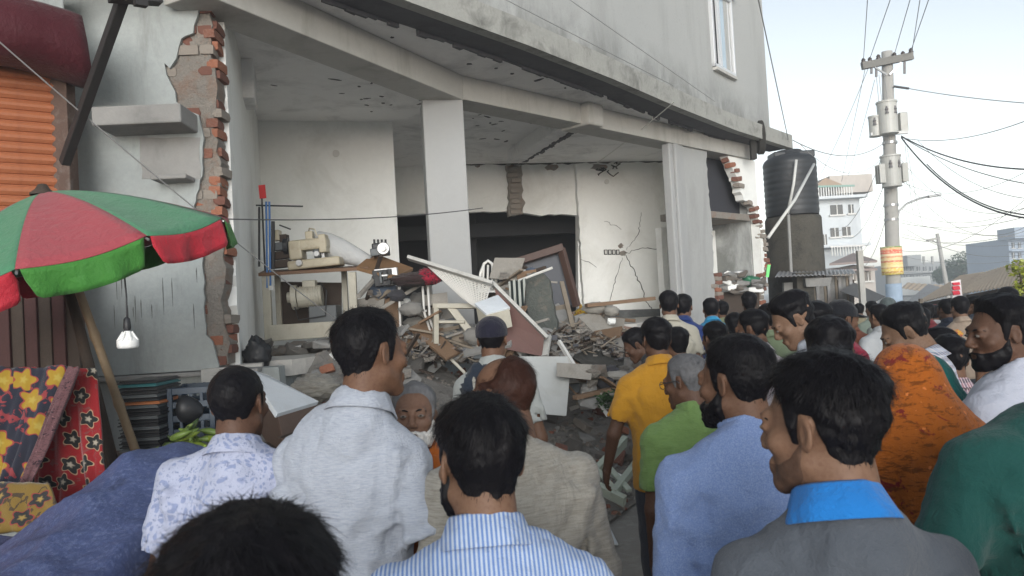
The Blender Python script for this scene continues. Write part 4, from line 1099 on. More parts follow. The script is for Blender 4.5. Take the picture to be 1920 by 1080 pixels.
# ---- plinth and floor with a broken front edge
fl_front = [off(pA, dAB, -.3, .25), off(pA, dAB, 1.2, .2), off(pB, dAB, -.1, .15), off(pB, dBE, 1.0, .1), off(pB, dBE, 2.6, .1), off(pB, dBE, 4.5, .05), off(pB, dBE, lenBE, .05)]
flj = jag(fl_front, .05, .18, _rng, closed=False)
hpart(MB().prism(flj + [(4.0, 19.0), (-4.4, 19.0), (-3.6, 10.8)], ZF - .14, ZF), 'floor', M('dusty_floor', (.50, .48, .445), .9, .25, 4, .5, 28, stain=(.22, .21, .2), stain_amt=.5, stain_scale=3))
pl = MB(); pf = offset_line(fl_front, .07)
for i in range(len(pf) - 1): pl.slab([(0, -.1), (np.linalg.norm(np.array(pf[i + 1]) - np.array(pf[i])), -.1), (np.linalg.norm(np.array(pf[i + 1]) - np.array(pf[i])), ZF - .14), (0, ZF - .14)], pf[i], np.array(pf[i + 1]) - np.array(pf[i]), .3)
hpart(pl, 'plinth_wall', M('plinth_render', (.25, .275, .28), .75, .2, 2.2, .35, 25, stain=(.42, .45, .46), stain_amt=.55, stain_scale=3, streak=True))
# hanging bracket with cable coil at the end of the beam, pipe clips
m_iron = M('dark_iron', (.03, .03, .032), .6, .3, 20, .3)
cq = W(1421, 258, 14.0); coil = MB()
for k in range(5): coil.tube([(cq[0] + .0 + .02 * k, cq[1] + .16 * math.cos(a) * (.8 + .05 * k), cq[2] + .30 * math.sin(a)) for a in np.linspace(0, 2 * math.pi, 22)], .014, 5, False)
hpart(coil, 'cable_coil', m_crack)
q = W(1412, 278, 14.0); bk = MB(); bk.box(q, (.10, .10, .40)); bk.box((q[0], q[1], q[2] + .3), (.02, .02, .3)); hpart(bk, 'meter_box', m_crack, .006)
# ------------------------------------------------------------------ things with parts built in world space
def thing(name, loc, label, cat, group=None):
    return empty(name, loc, 0, label, cat, group)
def part(mb, name, mats, root, bevel=0.0, smooth=False, sub=None):
    o = mb.build(name, mats, None, smooth, bevel)
    o.parent = sub or root; l = root.location
    o.matrix_parent_inverse = Matrix.Translation((-l.x, -l.y, -l.z)) if sub is None else Matrix.Identity(4)
    return o
def solo(mb, name, mats, label, cat, group=None, bevel=0.0, smooth=False):
    return tag(mb.build(name, mats, None, smooth, bevel), label, cat, group)
def board4(mb, pts, t):
    """flat board from corner points, thickness t away from the camera"""
    P = [np.asarray(p, float) for p in pts]; n = np.cross(P[1] - P[0], P[2] - P[0]); n = unit(n)
    if n @ (P[0] - CAM) < 0: n = -n
    k = len(P); V = P + [p + n * t for p in P]
    return mb.add(V, [tuple(range(k)), tuple(range(2 * k - 1, k - 1, -1))] + [(i, (i + 1) % k, (i + 1) % k + k, i + k) for i in range(k)])
def WL(pts, d): return [W(p[0], p[1], p[2] if len(p) > 2 else d) for p in pts]
def chunk(rng, c, size, flat=1.0, cuts=9):
    bm = bmesh.new()
    for i in range(cuts + 7):
        v = Vector((rng.uniform(-1, 1), rng.uniform(-1, 1), rng.uniform(-1, 1)))
        if v.length > 1: v.normalize()
        v = Vector((math.copysign(abs(v.x) ** .7, v.x), math.copysign(abs(v.y) ** .7, v.y), math.copysign(abs(v.z) ** .7, v.z) * flat))
        bm.verts.new(v * size)
    r_ = bmesh.ops.convex_hull(bm, input=bm.verts[:])
    bmesh.ops.delete(bm, geom=[g for g in r_['geom_interior'] if isinstance(g, bmesh.types.BMVert)], context='VERTS')
    V = [np.array(v.co) + np.asarray(c) for v in bm.verts]; bm.verts.index_update(); Fs = [[v.index for v in f.verts] for f in bm.faces]; bm.free(); return V, Fs
rg = random.Random(21)

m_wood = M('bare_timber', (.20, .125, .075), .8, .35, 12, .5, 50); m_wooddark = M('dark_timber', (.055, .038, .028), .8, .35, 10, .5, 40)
m_woodgrey = M('dusty_timber', (.24, .20, .155), .9, .3, 9, .5, 50); m_cream = M('cream_painted_steel', (.42, .395, .325), .5, .12, 8, .15, 40, stain=(.25, .2, .14), stain_amt=.4, stain_scale=9)
m_whitep = M('white_laminate', (.66, .70, .74), .45, .05, 5, .05, 60, stain=(.42, .42, .4), stain_amt=.3, stain_scale=6)
m_steel = M('galvanised_tube', (.42, .42, .42), .4, .15, 14, .1, 60, metal=.6)
m_blackp = M('black_plastic', (.016, .017, .02), .5, .2, 10, .1, 60)
m_rust = M('rusty_black_steel', (.022, .020, .020), .65, .4, 20, .4, 70)

# ---- roller shutter shop at far left
shop = thing('shutter_shop', (-3.3, 5.5, 0), 'shop front with rust-orange ribbed roller shutter at far left', 'shop')
dS = unit(np.array([.79, .61, 0])); pS = np.array([-3.26, 5.60, 0]); nS = np.array([-dS[1], dS[0], 0])
m_shut = M('shutter_orange', (.36, .12, .05), .55, .22, 7, .25, 40, stain=(.20, .06, .03), stain_amt=.6, stain_scale=5)
slat_me = None
ang_s = math.atan2(dS[1], dS[0])
for i in range(42):
    if slat_me is None:
        mb = MB(); prof = [(0, -.040), (-.012, -.034), (-.026, -.012), (-.028, .006), (-.020, .022), (-.006, .030), (-.004, .036), (.004, .038), (.012, -.040)]
        V = []; 
        for x in (-2.6, 0): V += [(x, o, z) for o, z in prof]
        k = len(prof); mb.add(V, [(j, (j + 1) % k, (j + 1) % k + k, j + k) for j in range(k)] + [tuple(range(k - 1, -1, -1)), tuple(range(k, 2 * k))])
        o = mb.build('slat', m_shut, None); slat_me = o.data
    else:
        o = bpy.data.objects.new('slat', slat_me); COL.objects.link(o)
    o.parent = shop; o.location = Vector(pS) + Vector((0, 0, .55 + i * .0765)) - shop.location; o.rotation_euler = (0, 0, ang_s)
part(MB().beam(pS + dS * .06 + (0, 0, 0), pS + dS * .06 + np.array([0, 0, 4.1]), .12, .12, up=(0, 1, 0)), 'door_post', M('brown_post', (.10, .06, .045), .8, .4, 9, .5, 40, stain=(.24, .22, .2), stain_amt=.5, stain_scale=8), shop, .006)
mb = MB(); mb.beam(pS + np.array([0, 0, 4.0]) - dS * 2.6 + nS * .2, pS + np.array([0, 0, 4.0]) + nS * .2 + dS * .1, .3, .7); part(mb, 'lintel', m_left, shop, .01)
mb = MB(); mb.slab([(-9, 0), (-2.65, 0), (-2.65, 12), (-9, 12)], pS[:2], dS, .2); mb.slab([(-9, 4.4), (.1, 4.4), (.1, 12), (-9, 12)], pS[:2] + nS[:2] * .3, dS, .2); part(mb, 'wall', m_left, shop)
# maroon folded awning
aw = []
prof = [(.02, 4.02), (-.25, 4.05), (-.46, 3.96), (-.52, 3.82), (-.50, 3.66), (-.40, 3.58), (-.20, 3.57), (.0, 3.62)]
for i in range(46):
    t = -2.7 + 2.80 * i / 45; row = []
    for j, (o, z) in enumerate(prof):
        w_ = mnoise.noise(Vector((t * 2.2, j * .5, 1))) * .045 + mnoise.noise(Vector((t * 7, j * .9, 5))) * .022
        e = max(0, (i - 40) / 5.0)
        p = pS + dS * (t + .02 * j * e) + nS * (o * (1 - .12 * e) + w_) + np.array([0, 0, z + w_ * .8 - .06 * e * (j > 2) - .03 * math.sin(t * 3)]); row.append(p)
    aw.append(row)
o = MB().sheet(aw).build('awning', cloth('maroon', (.085, .008, .016), rough=.5), None, True); solidify(o, .006); tag(o, 'sagging dark maroon cloth awning above the roller shutter', 'awning')
m_bs = m_rust
strut = MB(); strut.beam(W(240, -30, 4.75), W(121, 306, 5.35), .062, .062); solo(strut, 'steel_strut', m_bs, 'black steel strut slanting up in front of the left wall', 'strut', bevel=.006)
mb = MB(); mb.beam(W(205, -8, 4.7), W(300, -1, 4.9), .09, .06); mb.beam(W(252, 2, 4.7), W(275, 6, 4.75), .05, .05); solo(mb, 'steel_bracket', m_bs, 'black steel bracket at the top end of the slanting strut', 'bracket')

# ---- market umbrella on a bamboo pole
apex = W(80, 362, 4.0); axis_u = unit(np.array([-.21, -.19, 1.0]))
umb = thing('market_umbrella', (apex + axis_u * -2.6) * np.array([1, 1, 0]), 'large red and green market umbrella on a leaning bamboo pole', 'umbrella')
ux = unit(np.cross(np.array([0, 1.0, 0]), axis_u)); uy = np.cross(axis_u, ux)
m_ug = cloth('umbrella_green', (.07, .22, .12), rough=.55); m_ur = cloth('umbrella_red', (.33, .06, .075), rough=.55); m_ug2 = cloth('umbrella_leafgreen', (.045, .19, .03), rough=.55); m_ur2 = cloth('umbrella_bright_red', (.40, .02, .035), rough=.55)
RU, HU, NU = .85, .36, 10
def upt(r, a, h): return apex + ux * r * math.cos(a) + uy * r * math.sin(a) - axis_u * h
def can_h(t): return HU * (t ** 1.35)
for g_ in range(NU):
    a0 = R(-3) + 2 * math.pi * (g_ - 1) / NU; a1 = a0 + 2 * math.pi / NU
    red = (g_ % 2 == 1); grid = []
    for i in range(13):
        t = i / 12; row = []
        for j in range(11):
            u = j / 10; a = a0 + (a1 - a0) * u; chord = math.cos(math.pi / NU) / math.cos(a - (a0 + a1) / 2)
            sag = math.sin(math.pi * u) * .030 * t
            row.append(upt(RU * t * (1 - (1 - chord) * .9) + .01, a, can_h(t) + sag - .012 * math.sin(math.pi * t)))
        grid.append(row)
    o = part(MB().sheet(grid), 'canopy_panel', m_ug if not red else m_ur, umb, 0, True); solidify(o, .003)
    grid = []
    for i in range(6):
        t = i / 5; row = []
        for j in range(25):
            u = .03 + .94 * j / 24; a = a0 + (a1 - a0) * u; chord = math.cos(math.pi / NU) / math.cos(a - (a0 + a1) / 2)
            rnd = min(1, math.sqrt(max(0, 1 - max(0, (abs(u - .5) - .40) / .075) ** 2))) if abs(u - .5) > .40 else 1
            wv = .012 * math.sin(u * 22 + g_ * 2) * t + .02 * math.sin(u * 9 + g_) * t
            row.append(upt(RU * (1 - (1 - chord) * .9) + .012 + wv - .02 * t, a, HU + .030 * math.sin(math.pi * u) + .002 + .135 * t * max(.1, rnd)))
        grid.append(row)
    o = part(MB().sheet(grid), 'valance', m_ur2 if not red else m_ug2, umb, 0, True); solidify(o, .003)
    rows2 = []
    part(MB().tube([upt(RU * t, a0, can_h(t) + .012) for t in (.02, .3, .6, 1.0, 1.015)], .006, 6), 'rib', m_steel, umb)
m_bamboo = M('bamboo', (.20, .14, .08), .55, .25, 5, .3, 30, stain=(.12, .08, .05), stain_amt=.5, stain_scale=7)
mb = MB(); pts = []; rad = []
L_u = apex[2] / axis_u[2]
for i in range(60):
    t = i / 59; p = apex - axis_u * (L_u * t); pts.append(p + np.array([.004 * math.sin(t * 7), 0, 0])); rad.append(.020 + (.005 if i % 9 == 0 else 0) + .006 * t)
part(mb.tube(pts, rad, 12), 'pole', m_bamboo, umb, 0, True)
mb = MB(); mb.lathe([(.0, .05), (.02, .045), (.035, .02), (.06, .0), (.06, -.01)], apex, 14); part(mb, 'finial', m_wooddark, umb, 0, True)
# dark pole beside it
mb = MB(); mb.tube([W(132, 552, 4.35), W(168, 690, 4.32), W(205, 842, 4.3), W(262, 1080, 4.28)], [.028, .03, .032, .034], 9); solo(mb, 'timber_pole', m_wooddark, 'dark timber pole leaning parallel to the bamboo pole', 'pole', smooth=True)
# hanging bulb
b0 = W(233, 512, 3.55); b1_ = W(238, 602, 3.55)
bulb = thing('hanging_bulb', b1_, 'white bulb hanging on a black cord below the umbrella', 'bulb')
part(MB().tube([b0, (b0 + b1_) / 2 + np.array([.004, 0, 0]), b1_], .004, 6), 'cord', m_blackp, bulb)
part(MB().lathe([(.004, .02), (.014, .01), (.017, -.03), (.012, -.045)], b1_, 14), 'socket', m_blackp, bulb, 0, True)
m_bulb = M('bulb_plastic', (.75, .75, .73), .35, .04, bmp=0)
part(MB().lathe([(.012, -.045), (.018, -.055), (.024, -.07), (.045, -.085), (.047, -.092), (.047, -.115), (.042, -.124), (.001, -.127)], b1_, 22), 'lamp', m_bulb, bulb, 0, True)
mb = MB()
for k in range(8):
    a = 2 * math.pi * k / 8; mb.beam(b1_ + np.array([.018 * math.cos(a), .018 * math.sin(a), -.05]), b1_ + np.array([.044 * math.cos(a), .044 * math.sin(a), -.09]), .004, .012)
part(mb, 'cooling_fin', m_bulb, bulb)

# ---- wooden cupboard boards behind the stall
cup = thing('wooden_cupboard', W(60, 900, 4.9) * np.array([1, 1, 0]), 'dark boarded wooden cupboard in the shade under the umbrella', 'cupboard')
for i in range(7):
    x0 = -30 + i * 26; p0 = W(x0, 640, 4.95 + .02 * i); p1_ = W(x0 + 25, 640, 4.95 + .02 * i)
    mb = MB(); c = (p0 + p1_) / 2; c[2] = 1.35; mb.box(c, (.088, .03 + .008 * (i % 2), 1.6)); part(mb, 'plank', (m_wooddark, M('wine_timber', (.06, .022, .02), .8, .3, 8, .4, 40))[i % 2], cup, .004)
# ---- stall table with produce
tb = thing('stall_table', (-1.9, 4.5, 0), 'low dark stall table carrying crates and green bananas', 'table')
part(MB().box((-1.9, 4.5, .95), (1.5, .9, .05)), 'table_top', m_wooddark, tb, .006)
for sx in (-1, 1):
    for sy in (-1, 1): part(MB().box((-1.9 + sx * .68, 4.5 + sy * .38, .45), (.06, .06, .92)), 'leg', m_wooddark, tb, .004)
base = W(272, 842, 4.5); m_tray2 = M('orange_plastic', (.40, .14, .05), .5, .2, 10, .1, 60); m_tray3 = M('grey_plastic', (.10, .11, .115), .5, .2, 10, .1, 60); m_tray4 = M('teal_plastic', (.02, .12, .13), .5, .2, 10, .1, 60)
for i in range(20):
    z = base[2] + i * .0205; dx, dy, an = rg.uniform(-.008, .008), rg.uniform(-.008, .008), rg.uniform(-.03, .03)
    mb = MB(); Mz = Matrix.Rotation(an, 3, 'Z'); w_ = .235 * rg.uniform(.96, 1.02)
    mb.box((base[0] + dx, base[1] + .1 + dy, z), (w_, .32, .007), Mz); mb.box((base[0] + dx, base[1] + .1 + dy, z + .008), (w_ * .94, .30, .009), Mz, .97)
    ordw = ('bottom', 'second', 'third', 'fourth', 'fifth', 'sixth', 'seventh', 'eighth', 'ninth', 'tenth', 'eleventh', 'twelfth', 'thirteenth', 'fourteenth', 'fifteenth', 'sixteenth', 'seventeenth', 'eighteenth', 'nineteenth', 'topmost')[i]
    lab = {13: 'orange plastic tray in the thin tray stack', 18: 'teal plastic tray near the top of the thin tray stack'}.get(i, 'thin dark plastic tray, %s of the tall stack behind the bamboo pole' % (ordw if i in (0, 19) else ordw + ' from the bottom'))
    solo(mb, 'plastic_tray', {13: m_tray2, 18: m_tray4}.get(i, m_blackp if i % 3 else m_tray3), lab, 'tray', 'stacked trays on the stall')
def crate(c, sx, sy, sz, mat, label, rz=0):
    r_ = thing('plastic_crate', c, label, 'crate'); Mz = Matrix.Rotation(rz, 3, 'Z')
    def B(p, s_, nm): part(MB().box(Vector(c) + Mz @ Vector(p), s_, Mz), nm, mat, r_, .003)
    B((0, 0, .01), (sx, sy, .02), 'floor')
    for s_ in (-1, 1):
        for k in range(4): B((0, s_ * sy / 2, sz * (.12 + .27 * k)), (sx, .012, sz * .13), 'slat'); B((s_ * sx / 2, 0, sz * (.12 + .27 * k)), (.012, sy - .014, sz * .13), 'slat')
        for t_ in (-1, 1): B((s_ * sx * .495, t_ * sy * .495, sz / 2), (.03, .03, sz), 'post')
        for k in range(3): B((sx * (-.25 + .25 * k), s_ * sy * .5, sz / 2), (.02, .010, sz), 'rib')
    return r_
cb_ = W(374, 800, 4.75); crate((cb_[0], cb_[1], 1.08), .24, .32, .30, M('navy_plastic', (.012, .03, .055), .45, .2, 10, .1, 60), 'dark navy plastic crate beside the close-cropped man', R(8))
mb = MB(); V, F_ = chunk(rg, W(350, 768, 4.55), .10, 1.2); mb.add(V, F_); o = solo(mb, 'black_bag', m_blackp, 'small black plastic bag left of the navy crate', 'bag', smooth=True)
o.modifiers.new('sub', 'SUBSURF').levels = 2; o.modifiers['sub'].render_levels = 2
m_ban = M('green_banana', (.13, .20, .035), .5, .3, 12, .15, 40, stain=(.05, .08, .03), stain_amt=.6, stain_scale=14); m_ban2 = M('dark_banana', (.05, .085, .025), .5, .3, 12, .15, 40); m_ban3 = M('lime_banana', (.22, .30, .04), .5, .3, 12, .15, 40)
bc = W(352, 842, 4.3)
for i in range(34):
    q = bc + np.array([rg.uniform(-.13, .13), rg.uniform(-.12, .12), 0]); q[2] = 1.0 + .16 * max(0, 1 - (abs(q[0] - bc[0]) / .16) ** 2) * rg.uniform(.2, 1.15)
    dr = unit(np.array([rg.uniform(-1, 1), rg.uniform(-1, 1), rg.uniform(.05, .9)])); L = rg.uniform(.10, .15); bend = unit(np.cross(dr, np.array([0, 0, 1.0]))) * .03
    pts = [q + dr * L * (t - .5) + bend * (1 - (2 * t - 1) ** 2) for t in np.linspace(0, 1, 7)]
    mb = MB(); mb.tube(pts, [.006, .015, .020, .021, .019, .013, .004], 7)
    solo(mb, 'green_banana', (m_ban, m_ban, m_ban2, m_ban3)[i % 4], 'green banana in the heap on the stall table', 'banana', 'green bananas heaped on the stall', smooth=True)

# ---- floral blankets and blue tarpaulin in front
def flower_mat(key, base_c, petal, ring, core, leaf, sc):
    m, nt, N, L, b = _nodes(key); v = objvec(nt)
    mp = N.new('ShaderNodeMapping'); mp.inputs['Scale'].default_value = (sc, sc, sc); L.new(v, mp.inputs[0])
    sx = N.new('ShaderNodeSeparateXYZ'); L.new(mp.outputs[0], sx.inputs[0]); cx_ = N.new('ShaderNodeCombineXYZ')
    yz = N.new('ShaderNodeMath'); yz.operation = 'MULTIPLY_ADD'; yz.inputs[1].default_value = .6; L.new(sx.outputs[1], yz.inputs[0]); L.new(sx.outputs[2], yz.inputs[2])
    L.new(sx.outputs[0], cx_.inputs[0]); L.new(yz.outputs[0], cx_.inputs[1])
    vo = N.new('ShaderNodeTexVoronoi'); vo.voronoi_dimensions = '2D'; vo.inputs['Scale'].default_value = 1; vo.inputs['Randomness'].default_value = .6; L.new(cx_.outputs[0], vo.inputs['Vector'])
    sub = N.new('ShaderNodeVectorMath'); sub.operation = 'SUBTRACT'; L.new(cx_.outputs[0], sub.inputs[0]); L.new(vo.outputs['Position'], sub.inputs[1])
    s2 = N.new('ShaderNodeSeparateXYZ'); L.new(sub.outputs[0], s2.inputs[0])
    an = N.new('ShaderNodeMath'); an.operation = 'ARCTAN2'; L.new(s2.outputs[1], an.inputs[0]); L.new(s2.outputs[0], an.inputs[1])
    m5 = N.new('ShaderNodeMath'); m5.operation = 'MULTIPLY'; m5.inputs[1].default_value = 5; L.new(an.outputs[0], m5.inputs[0])
    cs = N.new('ShaderNodeMath'); cs.operation = 'COSINE'; L.new(m5.outputs[0], cs.inputs[0])
    pr = N.new('ShaderNodeMath'); pr.operation = 'MULTIPLY_ADD'; pr.inputs[1].default_value = .07; pr.inputs[2].default_value = .30; L.new(cs.outputs[0], pr.inputs[0])
    dv0 = N.new('ShaderNodeMath'); dv0.operation = 'DIVIDE'; L.new(vo.outputs['Distance'], dv0.inputs[0]); L.new(pr.outputs[0], dv0.inputs[1]); dv = N.new('ShaderNodeMath'); dv.operation = 'MULTIPLY'; dv.inputs[1].default_value = .4; L.new(dv0.outputs[0], dv.inputs[0])
    c = mixc(nt, tex_noise(nt, v, 20, 4, .6), tuple(x * .8 for x in base_c), base_c)
    nz = tex_noise(nt, v, sc * 2.6, 3, .5, 1.5); c = mixc(nt, ramp(nt, nz, .60, .63), c, leaf)
    f1 = ramp(nt, dv.outputs[0], .448, .465); c = mixc(nt, f1, ring, c)
    rr_ = N.new('ShaderNodeValToRGB'); e = rr_.color_ramp.elements; e[0].position = .08; e[1].position = .18; e[0].color = (*core, 1); e[1].color = (*petal, 1); L.new(dv.outputs[0], rr_.inputs[0])
    f2 = ramp(nt, dv.outputs[0], .39, .405); c = mixc(nt, f2, rr_.outputs[0], c)
    L.new(c, b.inputs['Base Color']); b.inputs['Roughness'].default_value = .95; b.inputs['Sheen Weight'].default_value = .3
    bump(nt, b, tex_noise(nt, v, 200, 4, .7), .5, .004); return m
def drape(corners, nu, nv, amp, seed, sagdir=(0, -1, 0)):
    P = [np.asarray(c) for c in corners]; grid = []
    for i in range(nv):
        t = i / (nv - 1); row = []
        for j in range(nu):
            u = j / (nu - 1); p = (P[0] * (1 - u) + P[1] * u) * (1 - t) + (P[3] * (1 - u) + P[2] * u) * t
            n1 = mnoise.noise(Vector((u * 5 + seed, t * 1.2, seed))) + .5 * mnoise.noise(Vector((u * 13 + seed, t * 3, seed)))
            row.append(p + np.array(sagdir) * amp * n1 * (.4 + .8 * t) + np.array([0, 0, 1]) * .02 * n1 * (t < .05))
        grid.append(row)
    return grid
bl = flower_mat('red_floral', (.26, .008, .012), (.010, .012, .012), (.34, .22, .14), (.34, .30, .24), (.18, .04, .04), 9.0)
g1 = drape(WL([(40, 690), (180, 690), (205, 960), (40, 1010)], 3.75), 46, 40, .05, 3)
o = MB().sheet(g1).build('red_blanket', bl, None, True); solidify(o, .012); tag(o, 'red floral blanket with black flowers hanging beside the bamboo pole', 'blanket')
bl2 = flower_mat('navy_floral', (.014, .016, .030), (.30, .19, .015), (.26, .04, .035), (.36, .27, .05), (.22, .03, .035), 6.5)
g1 = drape([W(-60, 690, 3.6), W(128, 688, 3.62), W(30, 930, 3.52), W(-90, 1000, 3.45)], 44, 40, .045, 8)
o = MB().sheet(g1).build('navy_blanket', bl2, None, True); solidify(o, .012); tag(o, 'navy blanket with big yellow and red flowers at far left', 'blanket')
g1 = drape([W(128, 686, 3.60), W(150, 690, 3.60), W(48, 935, 3.50), W(26, 935, 3.50)], 8, 40, .045, 8)
o = MB().sheet(g1).build('blanket_border', cloth('pinkborder', (.20, .10, .11), 'print', (.03, .02, .03), 3.0), None, True); solidify(o, .008); tag(o, 'pink and black patterned border strip of the folded navy blanket', 'blanket')
g1 = drape([W(-80, 905, 3.35), W(90, 905, 3.35), W(125, 985, 3.2), W(-80, 1010, 3.2)], 30, 14, .03, 14)
o = MB().sheet(g1).build('yellow_blanket', flower_mat('yellow_floral', (.20, .12, .015), (.015, .015, .015), (.25, .03, .03), (.3, .2, .05), (.05, .03, .012), 8), None, True); solidify(o, .012); tag(o, 'yellow and black printed blanket fold just above the blue tarpaulin', 'blanket')
mb = MB(); mb.tube([W(-120, 694, 3.75), W(176, 696, 3.80)], .016, 8); solo(mb, 'blanket_rail', m_wooddark, 'dark wooden rail the floral blankets hang over', 'rail')
def tarp_mat():
    m, nt, N, L, b = _nodes('blue_tarpaulin'); v = objvec(nt)
    c = mixc(nt, tex_noise(nt, v, 5, 8, .7), (.035, .055, .145), (.085, .115, .26))
    c = mixc(nt, ramp(nt, tex_noise(nt, v, 55, 6, .75), .50, .72), c, (.17, .21, .36))
    c = mixc(nt, ramp(nt, tex_noise(nt, v, 2.6, 6, .7), .56, .70), c, (.012, .016, .040))
    L.new(c, b.inputs['Base Color']); b.inputs['Roughness'].default_value = .55
    bump(nt, b, tex_noise(nt, v, 38, 7, .75), .8, .012); return m
grid = []
for i in range(110):
    y = 1.45 + 2.0 * i / 109; row = []
    for j in range(120):
        x = -3.2 + 2.28 * j / 119
        xr = -1.13 + .08 * math.sin(y * 2.2) - .05 * (y - 3)                   # where the load under it ends on the right
        e = max(0, (x - xr) / .16); e = min(1, e)
        yb = max(0, min(1, (y - 3.12) / .22))
        rise = .17 * math.exp(-((x + 1.42) / .40) ** 2 - ((y - 2.9) / .45) ** 2) + .05 * math.exp(-((x + 2.4) / .5) ** 2)
        z = 1.07 + .055 * (y - 2) + rise - .24 * min(1, max(0, (-1.42 - x) / .55)) - .03
        f1 = abs(mnoise.noise(Vector((x * 1.1 + y * 1.6, y * .5 - x * .4, 2)))); f2 = abs(mnoise.noise(Vector((x * 4.2 + y * 2.5, y * 3.0, 7)))); f3 = mnoise.noise(Vector((x * 16, y * 16, 3)))
        z += .12 * (.35 - f1) + .05 * (.3 - f2) + .007 * f3
        z -= e * e * (3 - 2 * e) * (.85 + .1 * f2) + yb * yb * .5
        row.append((x + .05 * e * mnoise.noise(Vector((y * 5, z * 3, 1))), y + .04 * e * f2, max(z, .02)))
    grid.append(row)
o = MB().sheet(grid).build('blue_tarpaulin', tarp_mat(), None, True); solidify(o, .004); tag(o, 'dark blue crumpled tarpaulin covering a cart at lower left', 'tarpaulin')

# ---- workshop wreckage on the raised floor
D8 = 8.45
tbl = thing('sewing_table', W(590, 645, D8), 'cream framed sewing machine table with brown top on the broken floor', 'table')
def tube_w(pts, r_, n=7): return MB().tube([np.asarray(p) for p in pts], r_, n)
mb = MB(); board4(mb, [W(484, 512, D8 - .25), W(690, 500, D8 - .25), W(694, 497, D8 + .3), W(494, 507, D8 + .3)], .035); part(mb, 'table_top', M('worn_tabletop', (.16, .085, .045), .6, .3, 10, .3, 40), tbl, .004)
for (x, yt, dd) in ((499, 516, -.2), (660, 510, -.2), (520, 514, .28), (645, 508, .28)):
    mb = MB(); mb.beam(W(x, yt, D8 + dd), W(x + 6, 640 - dd * 20, D8 + dd), .085 if dd < 0 else .06, .05, up=(0, 1, 0)); part(mb, 'leg', m_cream, tbl, .006)
mb = MB(); board4(mb, WL([(503, 610), (672, 600), (672, 628), (505, 640)], D8 - .24), .05); part(mb, 'foot_board', m_cream, tbl, .006)
mb = MB(); board4(mb, WL([(522, 615), (640, 606), (640, 530), (522, 528)], D8 + .32), .02); part(mb, 'modesty_panel', m_wooddark, tbl)
mot = MB(); mc = W(582, 556, D8 - .02); mot.cyl(mc, .115, .26, 20, axis=(1, .1, .05)); mot.cyl(mc + np.array([-.17, 0, 0]), .135, .06, 20, axis=(1, .1, .05)); mot.cyl(mc + np.array([-.22, 0, 0]), .06, .06, 16, axis=(1, .1, .05)); mot.box(mc + np.array([0, 0, .14]), (.14, .1, .07))
for k in range(9): mot.cyl(mc + np.array([-.10 + .028 * k, 0, 0]), .121, .010, 20, axis=(1, .1, .05))
part(mot, 'motor', m_cream, tbl, .004)
mb = MB(); mb.tube([W(548, 560, D8 - .1), W(560, 600, D8 - .1), W(610, 592, D8 - .1), W(612, 545, D8 - .1), W(600, 530, D8)], .008, 6); part(mb, 'belt', m_blackp, tbl)
part(MB().box(W(610, 590, D8 + .05), (.3, .25, .2)), 'knee_box', m_tray3, tbl, .01)
# the sewing machine itself
m_ivory = M('ivory_enamel', (.42, .37, .27), .4, .12, 10, .08, 40, stain=(.22, .16, .10), stain_amt=.5, stain_scale=11)
sm = thing('sewing_machine', W(590, 503, D8), 'ivory industrial sewing machine standing on the brown table top', 'sewing machine')
def SMB(x0, y0, x1, y1, dep, dd=0.0): 
    c = W((x0 + x1) / 2, (y0 + y1) / 2, D8 + dd); k = D8 / FPX; return MB().box(c, (abs(x1 - x0) * k, dep, abs(y1 - y0) * k), Matrix.Rotation(R(-3), 3, 'Y'))
part(SMB(545, 486, 642, 503, .28), 'bed', m_ivory, sm, .02); part(SMB(546, 452, 570, 488, .22), 'upright', m_ivory, sm, .02); part(SMB(545, 449, 616, 470, .2), 'arm', m_ivory, sm, .025)
part(SMB(600, 440, 614, 474, .16, -.02), 'head', m_ivory, sm, .012); part(SMB(604, 472, 609, 492, .03, -.02), 'needle_bar', m_steel, sm)
part(SMB(574, 434, 588, 450, .1), 'thread_guide', m_ivory, sm, .01); part(SMB(590, 468, 600, 484, .1, -.05), 'hook_cover', m_tray3, sm, .01)
hw = MB(); hc_ = W(537, 462, D8); hw.cyl(hc_, .095, .05, 20, axis=(1, .05, .03)); hw.cyl(hc_ + np.array([-.04, 0, 0]), .05, .05, 16, axis=(1, .05, .03)); part(hw, 'hand_wheel', m_blackp, sm, .006)
kn = MB(); kn.cyl(W(561, 493, D8 - .16), .035, .05, 14, axis='y'); kn.cyl(W(594, 476, D8 - .12), .03, .05, 14, axis='y'); part(kn, 'knob', m_steel, sm, .003)
part(tube_w([W(578, 436, D8), W(580, 428, D8 - .05), W(590, 430, D8 - .1), W(594, 442, D8 - .1)], .008), 'thread_arm', m_ivory, sm)
# cluttered spindle stand left of the machine
ts = thing('thread_stand', W(515, 508, D8 - .1), 'thin metal thread stand with blue straps at left of the sewing machine', 'stand')
for a, b, r_ in (((491, 372), (497, 508), .010), ((486, 388), (486, 500), .012), ((480, 385), (568, 387), .009), ((505, 380), (507, 505), .008), ((512, 415), (512, 505), .02), ((524, 422), (545, 430), .008)):
    part(tube_w([W(*a, D8 - .12), W(*b, D8 - .12)], r_), 'rod', m_iron, ts)
m_blue = M('blue_strap', (.03, .14, .38), .5, .15, 10, .1, 60)
for x in (499, 505): part(tube_w([W(x, 378, D8 - .2), W(x + 1, 450, D8 - .2), W(x + 2, 540, D8 - .22)], .011), 'strap', m_blue, ts)
part(MB().box(W(509, 540, D8 - .22), (.05, .03, .05)), 'plug', m_plate, ts, .005)
part(SMB(486, 347, 498, 372, .012, -.12), 'red_tag', M('red_plastic', (.55, .02, .02), .5, .1, bmp=0), ts)
